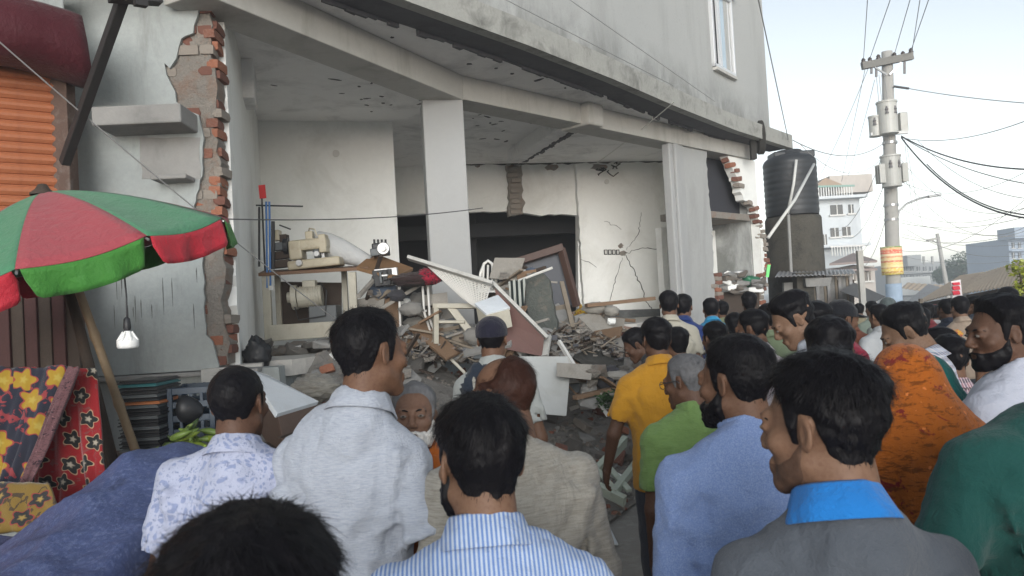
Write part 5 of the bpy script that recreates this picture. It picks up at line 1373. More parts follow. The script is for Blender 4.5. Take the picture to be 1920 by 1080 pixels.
for (x0, y0, x1, y1) in ((512, 432, 526, 452), (514, 455, 540, 470), (510, 472, 546, 486), (512, 488, 545, 502), (526, 440, 540, 456)): part(SMB(x0, y0, x1, y1, .12, -.02 + rg.uniform(-.05, .05)), 'spool', (m_tray3, m_wooddark, m_ivory)[rg.randrange(3)], ts, .008)
# white roll of interlining
mb = MB(); a, b = W(592, 452, D8 + .25), W(694, 492, D8 + .1); pts = [a + (b - a) * t for t in np.linspace(0, 1, 6)]
mb.tube(pts, [.12, .145, .14, .12, .095, .07], 22); solo(mb, 'fabric_roll', cloth('roll_white', (.68, .69, .69), rough=.8), 'white roll of cloth lying behind the sewing machine', 'roll', smooth=True, bevel=.01)
# tilted board with overlock machine
mb = MB(); board4(mb, [W(668, 500, 8.2), W(700, 474, 8.7), W(775, 502, 8.5), W(738, 520, 8.0)], .04); solo(mb, 'tilted_board', M('plank_orange', (.24, .135, .065), .7, .3, 9, .4, 40), 'tilted brown board right of the sewing table', 'board', bevel=.004)
om = thing('overlock_machine', W(712, 478, 8.45), 'small dark overlock machine on the tilted board', 'sewing machine')
part(SMB(697, 466, 729, 480, .2), 'base', m_tray3, om, .01); part(SMB(699, 456, 726, 468, .16), 'body', m_blackp, om, .015)
mb = MB(); mb.cyl(W(719, 466, 8.3), .065, .05, 16, axis='y'); mb.cyl(W(719, 466, 8.26), .03, .05, 12, axis='y'); part(mb, 'dial', m_steel, om, .004)
mb = MB()
for k in range(4): mb.cyl(W(702 + k * 7, 455, 8.42), .012, .07, 8)
part(mb, 'tension_knob', m_iron, om)
gm = thing('machine_gear_box', W(722, 530, 8.1), 'greasy metal gear box hanging below the tilted board', 'machine part')
for k in range(9): part(SMB(700 + rg.uniform(0, 30), 500 + rg.uniform(0, 18), 712 + rg.uniform(4, 36), 512 + rg.uniform(4, 26), .08, -.35 + rg.uniform(-.06, .06)), 'block', (m_iron, m_steel, m_tray3)[k % 3], gm, .006)
# crumpled red and black cloth
def crumple(c, sx, sy, sz, seed, n=30):
    mb = MB(); V = []; 
    for i in range(n):
        th = math.pi * i / (n - 1)
        for j in range(n):
            ph = 2 * math.pi * j / n; d = Vector((math.sin(th) * math.cos(ph), math.sin(th) * math.sin(ph), math.cos(th)))
            k = 1 + .45 * (abs(mnoise.noise(d * 2.3 + Vector((seed, 0, 0)))) - .2) + .22 * (abs(mnoise.noise(d * 6 + Vector((seed, 3, 0)))) - .2)
            V.append((c[0] + d.x * sx * k, c[1] + d.y * sy * k, c[2] + d.z * sz * k))
    return mb.add(V, [(i * n + j, i * n + (j + 1) % n, (i + 1) * n + (j + 1) % n, (i + 1) * n + j) for i in range(n - 1) for j in range(n)])
solo(crumple(W(778, 524, 7.95), .24, .18, .07, 1), 'dark_cloth', cloth('darkcloth', (.05, .03, .03)), 'dark crumpled cloth beneath the red cloth', 'cloth', smooth=True)
solo(crumple(W(806, 518, 7.9), .135, .12, .085, 5), 'red_cloth', cloth('redcloth', (.40, .02, .05), 'leaf', (.05, .02, .03), 1), 'crumpled red and black cloth beside the white column', 'cloth', smooth=True)
# tube frames (chair and stand)
sf = thing('tube_stand', W(775, 650, 8.0), 'white steel tube stand tipped in front of the column', 'stand')
for p in ([(748, 527), (752, 660)], [(792, 528), (795, 585), (815, 645)], [(756, 585), (800, 583)], [(757, 632), (812, 632)], [(802, 535), (806, 600), (822, 640)]): part(tube_w([W(x, y, 8.0) for x, y in p], .013), 'tube', m_plate, sf, 0, True)
fr_ = thing('cream_frame', W(850, 650, 7.9), 'cream painted timber frame with a diagonal brace, fallen over', 'frame')
for a, b, w_ in (((812, 574), (900, 574), .05), ((817, 572), (817, 645), .06), ((843, 574), (902, 650), .075), ((817, 604), (872, 604), .03), ((812, 640), (872, 700), .03), ((905, 655), (985, 650), .09), ((992, 622), (1000, 652), .05)):
    part(MB().beam(W(*a, 7.9), W(*b, 7.85), .05, w_, up=(0, .2, 1)), 'rail', m_cream, fr_, .005)
# white frame with wire mesh, and the brown panel behind it
wf = thing('mesh_bed_frame', W(900, 640, 8.0), 'white timber frame with wire mesh sliding down in front of the column', 'frame')
for a, b, w_, dd in (((765, 483), (924, 532), .035, 0), ((922, 530), (1026, 634), .035, 0), ((1026, 630), (1020, 668), .035, 0)): part(MB().beam(W(*a, 7.75), W(*b, 7.6), .09, w_, up=(0, .3, 1)), 'rail', M('dusty_white_paint', (.46, .455, .43), .7, .2, 9, .2, 40, stain=(.25, .23, .2), stain_amt=.6, stain_scale=8), wf, .004)
mesh_mb = MB(); q4 = [W(800, 497, 7.76), W(920, 534, 7.68), W(905, 585, 7.6), W(868, 560, 7.7)]
for i in range(17):
    t = i / 16; mesh_mb.tube([q4[0] * (1 - t) + q4[1] * t, q4[3] * (1 - t) + q4[2] * t], .006, 4, False); mesh_mb.tube([q4[0] * (1 - t) + q4[3] * t, q4[1] * (1 - t) + q4[2] * t], .006, 4, False)
tag(part(mesh_mb, 'wire_mesh', m_plate, wf), kind='stuff')
mb = MB(); board4(mb, [W(928, 540, 7.72), W(1020, 634, 7.62), W(1016, 668, 7.6), W(950, 655, 7.62), W(935, 600, 7.7)], .03); part(mb, 'brown_panel', M('red_brown_ply', (.115, .045, .035), .6, .3, 8, .2, 40), wf)
# pale box
bx_ = thing('pale_box', W(925, 600, 7.45), 'pale cream box with a lid perched on the fallen frame', 'box')
f4 = [W(890, 572, 7.5), W(912, 592, 7.35), W(957, 580, 7.45), W(934, 556, 7.7)]
mb = MB(); board4(mb, [p + np.array([0, 0, .02]) for p in f4], .03); part(mb, 'lid', m_whitep, bx_, .004)
dn = np.array([0.02, 0, -.17]); c_ = np.mean(f4, 0); g4 = [c_ + (p - c_) * .95 for p in f4]; mb = MB(); mb.add([*g4, *[p + dn for p in g4]], [(0, 1, 2, 3), (7, 6, 5, 4), (0, 4, 5, 1), (1, 5, 6, 2), (2, 6, 7, 3), (3, 7, 4, 0)]); part(mb, 'carton', m_cream, bx_, .004)
# tall broken concrete slab
sl_px = [(985, 520), (1000, 510), (1018, 512), (1030, 525), (1034, 560), (1040, 590), (1052, 640), (1052, 668), (1000, 668), (990, 600), (984, 560)]
mb = MB(); dd = unit(np.array([1, -.1, 0])); p0 = W(985, 600, 8.25)
o_ = [(float((PP(x, y, p0, dd)[:2] - p0[:2]) @ dd[:2]), float(PP(x, y, p0, dd)[2])) for x, y in sl_px]; mb.slab(jag(o_[::-1], .012, .06, rg), p0, dd, .32); solo(mb, 'broken_slab', M('mossy_concrete', (.105, .115, .105), .95, .35, 7, .9, 26, stain=(.24, .19, .155), stain_amt=.7, stain_scale=5, bdist=.03), 'tall broken chunk of concrete standing upright before the dark doorway', 'concrete chunk', bevel=.01)
# doorway wreckage
df = thing('door_frame', W(1020, 560, 10.5), 'dark wooden door frame leaning in the dark opening', 'door frame')
for a, b, w_ in (((968, 492), (1056, 464), .10), ((972, 488), (975, 560), .08), ((1052, 466), (1082, 575), .07)): part(MB().beam(W(*a, 10.6), W(*b, 10.6), .1, w_, up=(0, .2, 1)), 'rail', M('mahogany', (.075, .04, .03), .6, .3, 8, .3, 40), df, .006)
mb = MB(); board4(mb, WL([(978, 492), (1054, 470), (1078, 572), (985, 575)], 10.7), .03); part(mb, 'leaf', M('slate_ply', (.07, .075, .09), .6, .2, 4, .2, 40), df)
ch = thing('plastic_chair', W(915, 545, 8.9), 'white moulded plastic chair back showing behind the mesh frame', 'chair')
mb = MB(); mb.tube([W(898, 545, 8.9), W(901, 512, 8.92), W(908, 494, 8.95), W(915, 489, 8.95), (W(922, 494, 8.95)), W(929, 512, 8.92), W(931, 545, 8.9)], .018, 8); part(mb, 'back_frame', m_plate, ch, 0, True)
for k in range(3): part(tube_w([W(907 + k * 8, 497, 8.94), W(905 + k * 9, 545, 8.9)], .014), 'back_slat', m_plate, ch, 0, True)
mb = MB(); board4(mb, [W(893, 545, 8.6), W(936, 545, 8.6), W(934, 540, 9.0), W(896, 540, 9.0)], .02); part(mb, 'seat', m_plate, ch)
solo(tube_w([W(968, 528, 8.1), W(1036, 502, 8.0)], .014), 'white_stick', m_plate, 'thin white stick slanting across the top of the concrete chunk', 'stick')
g1 = drape(WL([(953, 528), (986, 522), (982, 580), (958, 590)], 8.0), 18, 18, .05, 31); o = MB().sheet(g1).build('zebra_cloth', cloth('zebra', (.02, .03, .03), 'stripe', (.55, .58, .54), .16), None, True); solidify(o, .006); tag(o, 'black and white striped cloth hanging beside the concrete chunk', 'cloth')
# heaps of planks
for i in range(22):
    t = i / 21; px_, py_ = 1040 + 120 * rg.random(), 588 + 62 * rg.random(); dq = 9.3 - (py_ - 588) / 62 * .8; c = W(px_, py_, dq); an = rg.gauss(.15, .5); L = rg.uniform(.35, .9); dirv = np.array([math.cos(an), rg.uniform(-.5, .5), -.35 * math.cos(an) + rg.uniform(-.25, .25)]); dirv = unit(dirv) * L / 2
    mb = MB(); mb.beam(c - dirv, c + dirv, rg.uniform(.05, .11), rg.uniform(.02, .04)); solo(mb, 'loose_plank', (m_woodgrey, m_wood, M('pink_dust_timber', (.27, .185, .15), .9, .3, 9, .5, 50))[i % 3], 'splintered dusty plank in the heap right of the upright concrete chunk', 'plank', 'splintered planks in the heap', bevel=.003)
solo(crumple(W(1093, 597, 8.9), .10, .08, .13, 9), 'yellow_cloth', cloth('yellowcloth', (.55, .36, .04), 'leaf', (.25, .07, .03), 1), 'yellow and brown printed cloth on the plank heap', 'cloth', smooth=True)
mb = MB(); V, F_ = chunk(random.Random(5), (0, 0, 0), 1, .42, 14); cc_ = W(1122, 672, 8.0); mb.add([cc_ + np.array([v[0] * .30, v[1] * .35, v[2] * .24]) for v in V], F_); solo(mb, 'dark_slab', M('scorched_concrete', (.06, .058, .052), .95, .3, 8, .9, 30, bdist=.03), 'dark lump of broken floor slab below the plank heap', 'concrete chunk', bevel=.015)
mb = MB(); board4(mb, [W(972, 668, 7.3), W(1072, 668, 7.45), W(1062, 780, 7.2), W(968, 772, 7.05)], .025); solo(mb, 'square_board', M('grey_white_board', (.42, .43, .42), .6, .08, 4, .1, 50, stain=(.3, .29, .26), stain_amt=.4, stain_scale=5), 'square off-white board leaning against the plinth', 'board', bevel=.003)
solo(MB().beam(W(1048, 640, 7.6), W(1085, 700, 7.3), .03, .04), 'white_batten', m_plate, 'white batten slanting just right of the square off-white board', 'batten'); solo(MB().beam(W(1118, 745, 7.2), W(1140, 780, 7.1), .02, .03), 'white_batten', m_plate, 'short white batten on the rubble below the green weeds', 'batten')
# painted timber window frame lying in front
wfr = thing('fallen_window_frame', W(1130, 915, 6.4), 'pale green painted window frame lying in the rubble before the plinth', 'window frame')
m_pg = M('pale_green_paint', (.40, .45, .38), .6, .2, 8, .2, 40, stain=(.22, .19, .14), stain_amt=.5, stain_scale=8)
for a, b, w_, d0, d1 in (((1172, 826), (1098, 906), .10, 6.9, 6.3), ((1098, 902), (1172, 940), .09, 6.3, 6.1), ((1150, 925), (1200, 860), .07, 6.15, 6.7), ((1128, 862), (1180, 920), .03, 6.6, 6.2), ((1118, 880), (1150, 915), .02, 6.4, 6.2)): part(MB().beam(W(*a, d0), W(*b, d1), .05, w_, up=(0, -.5, 1)), 'rail', m_pg, wfr, .004)
g1 = drape([W(1098, 985, 5.9), W(1140, 990, 5.95), W(1160, 1030, 5.55), W(1100, 1020, 5.5)], 16, 14, .03, 5); o = MB().sheet([[p + np.array([0, 0, .03]) for p in r_] for r_ in g1]).build('white_sheet', m_whitep, None, True); solidify(o, .01); tag(o, 'bluish white sheet lying on the rubble at the foot of the plinth', 'sheet')
# toppled white-topped cabinet at left, sack and bags
cab = thing('toppled_cabinet', W(530, 800, 4.6), 'toppled cabinet with white top and brown sides behind the close-cropped man', 'cabinet')
t4 = [W(463, 690, 5.1), W(500, 702, 5.35), W(598, 752, 4.9), W(520, 775, 4.45)]
mb = MB(); board4(mb, t4, .03); part(mb, 'top', m_whitep, cab, .004)
dn = np.array([.05, .05, -.42]); c_ = np.mean(t4, 0); g4 = [c_ + (p - c_) * .96 - np.array([0, 0, .02]) for p in t4]; mb = MB(); mb.add([*g4, *[p + dn for p in g4]], [(0, 1, 2, 3), (7, 6, 5, 4), (0, 4, 5, 1), (1, 5, 6, 2), (2, 6, 7, 3), (3, 7, 4, 0)]); part(mb, 'carcass', M('brown_laminate', (.13, .085, .065), .6, .3, 9, .2, 40), cab, .006)
for o_ in (0, 1):
    a = g4[3] + dn * (.3 + .35 * o_); b = g4[2] + dn * (.3 + .35 * o_); mb = MB(); mb.beam(a + np.array([-.01, -.012, 0]), b + np.array([-.01, -.012, 0]), .02, .012); part(mb, 'edge_strip', m_wooddark, cab)
solo(crumple(W(592, 728, 6.2), .20, .16, .11, 12), 'pale_sack', cloth('sack', (.40, .38, .33), 'slub', (.25, .23, .2), .5), 'pale crumpled sack lying on the rubble under the sewing table', 'sack', smooth=True)
solo(crumple(W(482, 668, 6.6), .11, .10, .16, 15), 'black_sack', m_blackp, 'black plastic sack at the foot of the broken brick edge', 'bag', smooth=True)
bp = thing('backpack', W(905, 745, 4.0), 'grey and navy backpack on the man in the navy cap', 'backpack')
part(crumple(W(908, 745, 4.0), .12, .06, .17, 22, 20), 'bag', cloth('bagnavy', (.03, .04, .06)), bp, 0, True); part(tube_w([W(892, 690, 4.02), W(890, 715, 3.98), W(893, 745, 3.96)], .022), 'strap', cloth('bagstrap', (.45, .43, .38)), bp, 0, True)

m_rub_pre = m_edge; m_dusty = M('dusty_board', (.30, .28, .25), .9, .25, 9, .5, 40, stain=(.14, .12, .10), stain_amt=.6, stain_scale=7)
# ---- rubble: a bank of crumbs plus countable bricks and lumps
def bank_h(s, t): return 0
rub = MB(); N_S, N_T = 90, 26; grid = []
base_line = offset_line([(a[0], a[1]) for a in fl_front], .02)
acc = [0]; 
for i in range(len(base_line) - 1): acc.append(acc[-1] + np.linalg.norm(np.array(base_line[i + 1]) - np.array(base_line[i])))
def along(u): 
    s = u * acc[-1]; i = min(len(acc) - 2, max(0, int(np.searchsorted(acc, s) - 1))); t = (s - acc[i]) / (acc[i + 1] - acc[i]); a, b = np.array(base_line[i]), np.array(base_line[i + 1]); d = (b - a) / np.linalg.norm(b - a); return a + (b - a) * t, np.array([d[1], -d[0]])
def bank(u, t):
    p, n = along(u); pxc = u
    top = 1.36 * (.78 * math.exp(-((u - .16) / .14) ** 2) + .72 * math.exp(-((u - .50) / .17) ** 2) + .25 + .55 * math.exp(-((u - .85) / .12) ** 2)); top = min(top, 1.34)
    h = top * (1 - t) ** 1.15 + .05 * (1 - t)
    w = 2.6
    q = p + n * (t * w); nz = mnoise.noise(Vector((q[0] * 2.2, q[1] * 2.2, 0))) * .12 + mnoise.noise(Vector((q[0] * 7, q[1] * 7, 4))) * .05
    return np.array([q[0], q[1], max(-.02, h + nz * (1 - .6 * t) * min(1, h * 3 + .2))])
for i in range(N_S): grid.append([bank(i / (N_S - 1), j / (N_T - 1)) for j in range(N_T)])
m_rub = M('rubble_dust', (.25, .235, .215), .95, .3, 8, 1.0, 24, stain=(.30, .235, .19), stain_amt=.4, stain_scale=6, bdist=.04)
tag(MB().sheet(grid).build('rubble_bank', m_rub, None, False), 'bank of dust and crushed plaster along the broken floor edge', 'rubble', kind='stuff')
crumbs = MB(); crumbs_rng = random.Random(77)
mcr = [m_rub, m_edge, m_brick[0], m_cement]
for i in range(2600):
    u, t = crumbs_rng.random(), crumbs_rng.random() ** .8; p = bank(u, t); crumbs.cur = crumbs_rng.choice((0, 0, 1, 1, 2, 3)); V, F_ = chunk(crumbs_rng, p + np.array([0, 0, .008]), crumbs_rng.uniform(.012, .045), .7, 3); crumbs.add(V, F_)
o = crumbs.build('rubble_crumbs', mcr, None); tag(o, 'loose crumbs of plaster and brick strewn over the rubble bank', 'rubble', kind='stuff')
lump_me = []
for k in range(10):
    V, F_ = chunk(random.Random(300 + k), (0, 0, 0), 1.0, .65, 12); me = bpy.data.meshes.new('lump'); me.from_pydata([tuple(v) for v in V], [], F_); me.update(); me.materials.append((m_edge, m_cement, m_rub, m_white)[k % 4]); lump_me.append(me)
for i in range(120):
    u = rg.choice((rg.gauss(.17, .08), rg.gauss(.50, .10), rg.uniform(.05, .98), rg.gauss(.45, .05))); u = min(.99, max(.01, u)); t = rg.random() ** 1.3 * .9; p = bank(u, t); sc = rg.uniform(.05, .15) * (1.2 if t < .3 else 1)
    o = bpy.data.objects.new('concrete_lump', lump_me[i % 10]); COL.objects.link(o); o.location = p + np.array([0, 0, sc * .25]); o.scale = (sc * rg.uniform(.8, 1.5), sc * rg.uniform(.7, 1.2), sc * rg.uniform(.5, 1)); o.rotation_euler = (rg.uniform(-.6, .6), rg.uniform(-.6, .6), rg.uniform(0, 6.28))
    kd = ('crumbly brown', 'grey cement', 'dusty tan', 'white plaster')[(i % 10) % 4]; wh = 'left of the column' if u < .33 else 'below the column' if u < .62 else 'right of the plank heap'; sz = 'large' if sc > .11 else 'small' if sc < .075 else 'middling'
    tag(o, '%s %s lump on the rubble bank %s' % (sz, kd, wh), 'rubble lump', '%s %s lumps %s' % (sz, kd, wh))
for i in range(70):
    u = min(.99, max(.01, rg.choice((rg.gauss(.18, .07), rg.gauss(.5, .12), rg.uniform(.05, .95))))); t = rg.random() ** 1.2 * .9; p = bank(u, t)
    o = bpy.data.objects.new('loose_brick', brick_mesh(rg.randrange(12))); COL.objects.link(o); o.location = p + np.array([0, 0, .03]); o.scale = (.235 * rg.uniform(.5, 1), .115, .07); o.rotation_euler = (rg.uniform(-.5, .5), rg.uniform(-.5, .5), rg.uniform(0, 6.28))
    wh = 'left of the column' if u < .33 else 'below the column' if u < .62 else 'right of the plank heap'; wn = 'whole' if o.scale[0] > .18 else 'broken'; hi_ = 'high' if t < .3 else 'low'
    tag(o, '%s loose brick %s on the rubble bank %s' % (wn, hi_, wh), 'brick', '%s bricks %s %s' % (wn, hi_, wh))
# rubble blocks directly under the sewing table, on the floor edge
for i in range(26):
    px_ = 478 + i * 7.2 + rg.uniform(-4, 4); p = W(px_, 652 + rg.uniform(-8, 22), 8.0 - rg.uniform(0, .5)); sc = rg.uniform(.07, .14)
    o = bpy.data.objects.new('concrete_lump', lump_me[i % 3]); COL.objects.link(o); o.location = p; o.scale = (sc * 1.3, sc, sc * .7); o.rotation_euler = (rg.uniform(-.3, .3), rg.uniform(-.3, .3), rg.uniform(0, 6.28)); wq = ('big' if sc > .115 else 'small' if sc < .09 else 'medium', ('brownish', 'grey', 'tan')[i % 3], 'left' if i < 9 else 'middle' if i < 18 else 'right'); tag(o, '%s %s masonry lump on the floor edge under the %s part of the sewing table' % wq, 'rubble lump', '%s %s lumps under the table, %s' % wq)
for i in range(40):                                                     # litter of laths along the floor edge in the middle
    px_ = rg.uniform(740, 1010); py_ = rg.uniform(640, 672); c = W(px_, py_, 8.3); an = rg.gauss(0, .35); dv = np.array([math.cos(an), rg.uniform(-.4, .4), math.sin(an) * .35]) * rg.uniform(.1, .3); mb = MB(); mb.beam(c - dv, c + dv, rg.uniform(.02, .05), rg.uniform(.012, .025))
    solo(mb, 'timber_lath', (m_woodgrey, m_cream, m_wooddark)[i % 3], '%s timber lath on the floor edge %s' % (('dusty', 'cream', 'dark')[i % 3], 'left of the cream frame' if px_ < 812 else 'under the cream frame' if px_ < 905 else 'under the brown panel'), 'lath', '%s laths, %d' % (('dusty', 'cream', 'dark')[i % 3], 0 if px_ < 812 else 1 if px_ < 905 else 2))
# jumble of workshop wreckage spilling over the floor edge
m_fab = [cloth('scrap_%d' % i, c_) for i, c_ in enumerate(((.30, .29, .27), (.06, .06, .07), (.24, .10, .08), (.10, .13, .18), (.42, .40, .36)))]
spots = [(690, 735, 520, 640, 8.3), (735, 830, 545, 650, 8.2), (840, 985, 610, 668, 8.1), (940, 1010, 500, 560, 8.9), (1035, 1165, 560, 668, 8.6), (640, 760, 655, 720, 7.6), (1060, 1160, 690, 760, 7.5)]
words = ('beside the sewing table', 'under the red cloth', 'below the pale box', 'behind the upright concrete chunk', 'on the plank heap', 'on the slope under the table', 'on the slope under the dark slab')
for k, (x0, x1, y0, y1, dq) in enumerate(spots):
    for i in range(25):
        c = W(rg.uniform(x0, x1), rg.uniform(y0, y1), dq + rg.uniform(-.35, .35)); ty = i % 5
        if ty in (0, 1):
            dv = unit(np.array([rg.uniform(-1, 1), rg.uniform(-.6, .6), rg.uniform(-.7, .7)])) * rg.uniform(.12, .42); solo(MB().beam(c - dv, c + dv, rg.uniform(.03, .09), rg.uniform(.015, .04)), 'broken_batten', (m_woodgrey, m_wood, m_wooddark, m_dusty)[rg.randrange(4)], None, None, bevel=.002); lb = bpy.context.scene.collection.objects[-1]; mn = lb.data.materials[0].name.replace('_', ' '); ln = 'long' if np.linalg.norm(dv) > .28 else 'short'; tag(lb, '%s broken batten of %s %s' % (ln, mn, words[k]), 'batten', '%s %s battens %s' % (ln, mn, words[k]))
        elif ty == 2: solo(crumple(c, rg.uniform(.06, .14), .08, rg.uniform(.04, .09), rg.random() * 50, 16), 'cloth_scrap', m_fab[rg.randrange(5)], 'crumpled cloth scrap ' + words[k], 'cloth', 'cloth scraps ' + words[k], smooth=True)
        elif ty == 3:
            mb = MB(); V, F_ = chunk(rg, c, rg.uniform(.05, .13), .7); mb.add(V, F_); solo(mb, 'masonry_lump', (m_edge, m_cement, m_white, m_rub_pre)[rg.randrange(4)], 'dusty masonry lump ' + words[k], 'rubble lump', 'masonry lumps ' + words[k])
        else:
            n_ = unit(np.array([rg.uniform(-.6, .6), -1, rg.uniform(-.3, .9)])); a_ = unit(np.cross(n_, np.array([rg.uniform(-.3, .3), .1, 1.0]))) * rg.uniform(.07, .2); b_ = unit(np.cross(n_, a_)) * rg.uniform(.06, .16); mb = MB(); board4(mb, [c - a_ - b_, c + a_ - b_ * .8, c + a_ * .9 + b_, c - a_ + b_], .015); solo(mb, 'board_offcut', (m_dusty, m_woodgrey, m_dusty, m_tray3, m_wood)[rg.randrange(5)], 'broken board piece ' + words[k], 'board', 'board pieces ' + words[k], bevel=.002)
# larger broken slabs and long boards slumped over the floor edge
big = [((700, 600), (770, 655), 8.05, .16), ((690, 640), (760, 618), 7.95, .10), ((780, 610), (850, 668), 7.9, .12), ((1045, 600), (1150, 640), 8.5, .14), ((1060, 640), (1165, 622), 8.3, .10), ((1035, 575), (1110, 652), 8.6, .12), ((1100, 590), (1165, 655), 8.4, .16), ((840, 668), (960, 640), 7.8, .09), ((640, 665), (720, 690), 7.5, .14), ((1050, 665), (1150, 690), 7.9, .12), ((730, 560), (745, 650), 8.15, .10), ((1010, 620), (1075, 668), 8.05, .15)]
bw_ = ('leaning left of the red cloth', 'lying under the red cloth', 'under the cream frame', 'across the plank heap', 'low across the plank heap', 'steep behind the concrete chunk', 'at the right end of the plank heap', 'along the floor edge under the pale box', 'on the slope right of the sewing table', 'under the dark slab', 'upright beside the tube stand', 'against the foot of the concrete chunk')
for (a, b2_, dq, w_), t_ in zip(big, bw_):
    P0, P1 = W(*a, dq + .15), W(*b2_, dq - .15); mb = MB(); mb.beam(P0, P1, w_ * 1.6, .035, up=(0.2, -.6, .7)); solo(mb, 'broken_board', rg.choice((m_dusty, m_woodgrey, m_wood, m_cement, m_edge)), 'long dusty board ' + t_, 'board', bevel=.004)
# chips, splinters and dust heaped on the floor edge
deb = MB(); dr_ = random.Random(404); mdeb = [m_rub, m_edge, m_woodgrey, m_wooddark, m_dusty, m_edge, m_dark]
for i in range(2400):
    px_ = dr_.uniform(690, 1165) if i % 4 else dr_.uniform(480, 700); hump = 30 * math.exp(-((px_ - 1080) / 70) ** 2) + 18 * math.exp(-((px_ - 760) / 60) ** 2) + 10
    py_ = 668 - hump * dr_.random() ** 1.2 * 1.6 + dr_.uniform(-3, 14); c = W(px_, py_, 8.25 + dr_.uniform(-.45, .5)); deb.cur = dr_.randrange(7)
    if deb.cur in (2, 3, 4) and dr_.random() < .7:
        dv = unit(np.array([dr_.uniform(-1, 1), dr_.uniform(-.6, .6), dr_.uniform(-.4, .4)])) * dr_.uniform(.03, .13); deb.beam(c - dv, c + dv, dr_.uniform(.008, .03), dr_.uniform(.005, .015))
    else: V, F_ = chunk(dr_, c, dr_.uniform(.015, .06), .65, 3); deb.add(V, F_)
tag(deb.build('floor_debris', mdeb, None), 'chips and splinters heaped along the broken floor edge', 'debris', kind='stuff')
# weeds in the rubble
weed = MB()
for i in range(160):
    c = W(1135 + rg.gauss(0, 9), 752 + rg.gauss(0, 8), 7.1 + rg.uniform(-.15, .15)); a = rg.uniform(0, 6.28); l = rg.uniform(.03, .07); u_ = np.array([math.cos(a), math.sin(a), rg.uniform(-.3, .8)]) * l; s_ = np.array([-math.sin(a), math.cos(a), .2]) * l * .35
    weed.add([c, c + u_ * .5 + s_, c + u_, c + u_ * .5 - s_], [(0, 1, 2, 3)])
solo(weed, 'weed_clump', M('weed_green', (.045, .10, .03), .7, .4, 30, 0), 'small clump of green weeds in the rubble beside the mustard shirt', 'weed')['kind'] = 'stuff'
# things left in the small broken room at the right
for i in range(26):
    px_ = rg.uniform(1352, 1424); py_ = rg.uniform(512, 545); p = W(px_, py_, 13.6); sc = rg.uniform(.06, .14)
    o = bpy.data.objects.new('concrete_lump', lump_me[i % 10]); COL.objects.link(o); o.location = p; o.scale = (sc * 1.3, sc, sc * .8); o.rotation_euler = (0, rg.uniform(-.4, .4), rg.uniform(0, 6.28)); wq = ('large' if sc > .11 else 'small' if sc < .08 else 'middling', ('brownish', 'grey', 'tan', 'white')[(i % 10) % 4]); tag(o, '%s %s lump piled inside the broken room at right' % wq, 'rubble lump', '%s %s lumps in the broken right room' % wq)
solo(crumple(W(1408, 528, 13.9), .18, .15, .10, 41, 22), 'green_bag', M('green_polythene', (.03, .17, .09), .4, .3, 12, .1, 40), 'crumpled green polythene bag in the broken room at right', 'bag', smooth=True)
solo(MB().lathe([(.01, .0), (.14, .02), (.20, .10), (.21, .14), (.19, .13), (.13, .04)], W(1382, 523, 13.8), 22), 'metal_basin', m_steel, 'small metal basin among the debris in the broken room at right', 'basin', smooth=True)
dk = MB(); board4(dk, WL([(1352, 548), (1424, 545), (1424, 600), (1352, 600)], 13.75), .05); solo(dk, 'dark_counter', m_wooddark, 'dark timber counter front in the broken room at right', 'counter')
mb = MB(); mb.box(W(1440, 508, 13.6), (.05, .03, .22), Matrix.Rotation(.2, 3, 'Y')); solo(mb, 'green_tag', M('bright_green_film', (.12, .75, .16), .4, .1, bmp=0), 'bright green plastic strip on the broken corner at right', 'strip')
# ------------------------------------------------------------------ background along the street
rb_ = random.Random(91)
# water tank on its masonry base
m_tank = M('tank_polythene', (.030, .033, .037), .5, .2, 6, .1, 40); m_moss = M('mossy_masonry', (.085, .078, .064), .95, .4, 4, .8, 22, stain=(.025, .025, .022), stain_amt=.8, stain_scale=4.5, bdist=.03)
tc = W(1486, 405, 18.0); tank = thing('water_tank', tc, 'black ribbed plastic water tank with white pipes beside the building', 'water tank')
prof = [(.58, 0)]
for i in range(9): z = .06 + i * .135; prof += [(.588, z), (.596, z + .03), (.596, z + .075), (.587, z + .11)]
prof += [(.56, 1.30), (.48, 1.37), (.30, 1.42), (.30, 1.50), (.28, 1.52), (.001, 1.53)]
part(MB().lathe(prof, tc, 40), 'shell', m_tank, tank, 0, True)
part(MB().box(tc + np.array([.05, 0, 1.40]), (.95, .5, .16)), 'top_step', m_tank, tank, .03)
bs = thing('tank_base', (tc[0], tc[1], 0), 'mossy dark masonry tower carrying the water tank', 'tank stand')
part(MB().lathe([(.66, 0), (.645, tc[2] * .5), (.63, tc[2] - .08), (.60, tc[2] - .02), (.01, tc[2] - .015)], (tc[0] + .03, tc[1] + .08, 0), 28), 'shaft', m_moss, bs, 0, True)
part(MB().tube([W(1478, 402, 17.2), W(1481, 460, 17.2), W(1484, 520, 17.2)], .035, 8), 'down_pipe', M('grey_pvc', (.30, .30, .29), .5, .2, 8, .1, 40), bs)
m_pvc = M('white_pvc', (.66, .66, .63), .5, .1, 8, .05, 40)
part(MB().tube([W(1493, 300, 17.3), W(1488, 345, 17.2), W(1477, 400, 17.2)], .032, 8), 'pipe', m_pvc, tank, 0, True)
part(MB().tube([W(1526, 308, 17.2), W(1490, 375, 16.2), W(1440, 446, 15.2)], .032, 8), 'pipe', m_pvc, tank, 0, True)
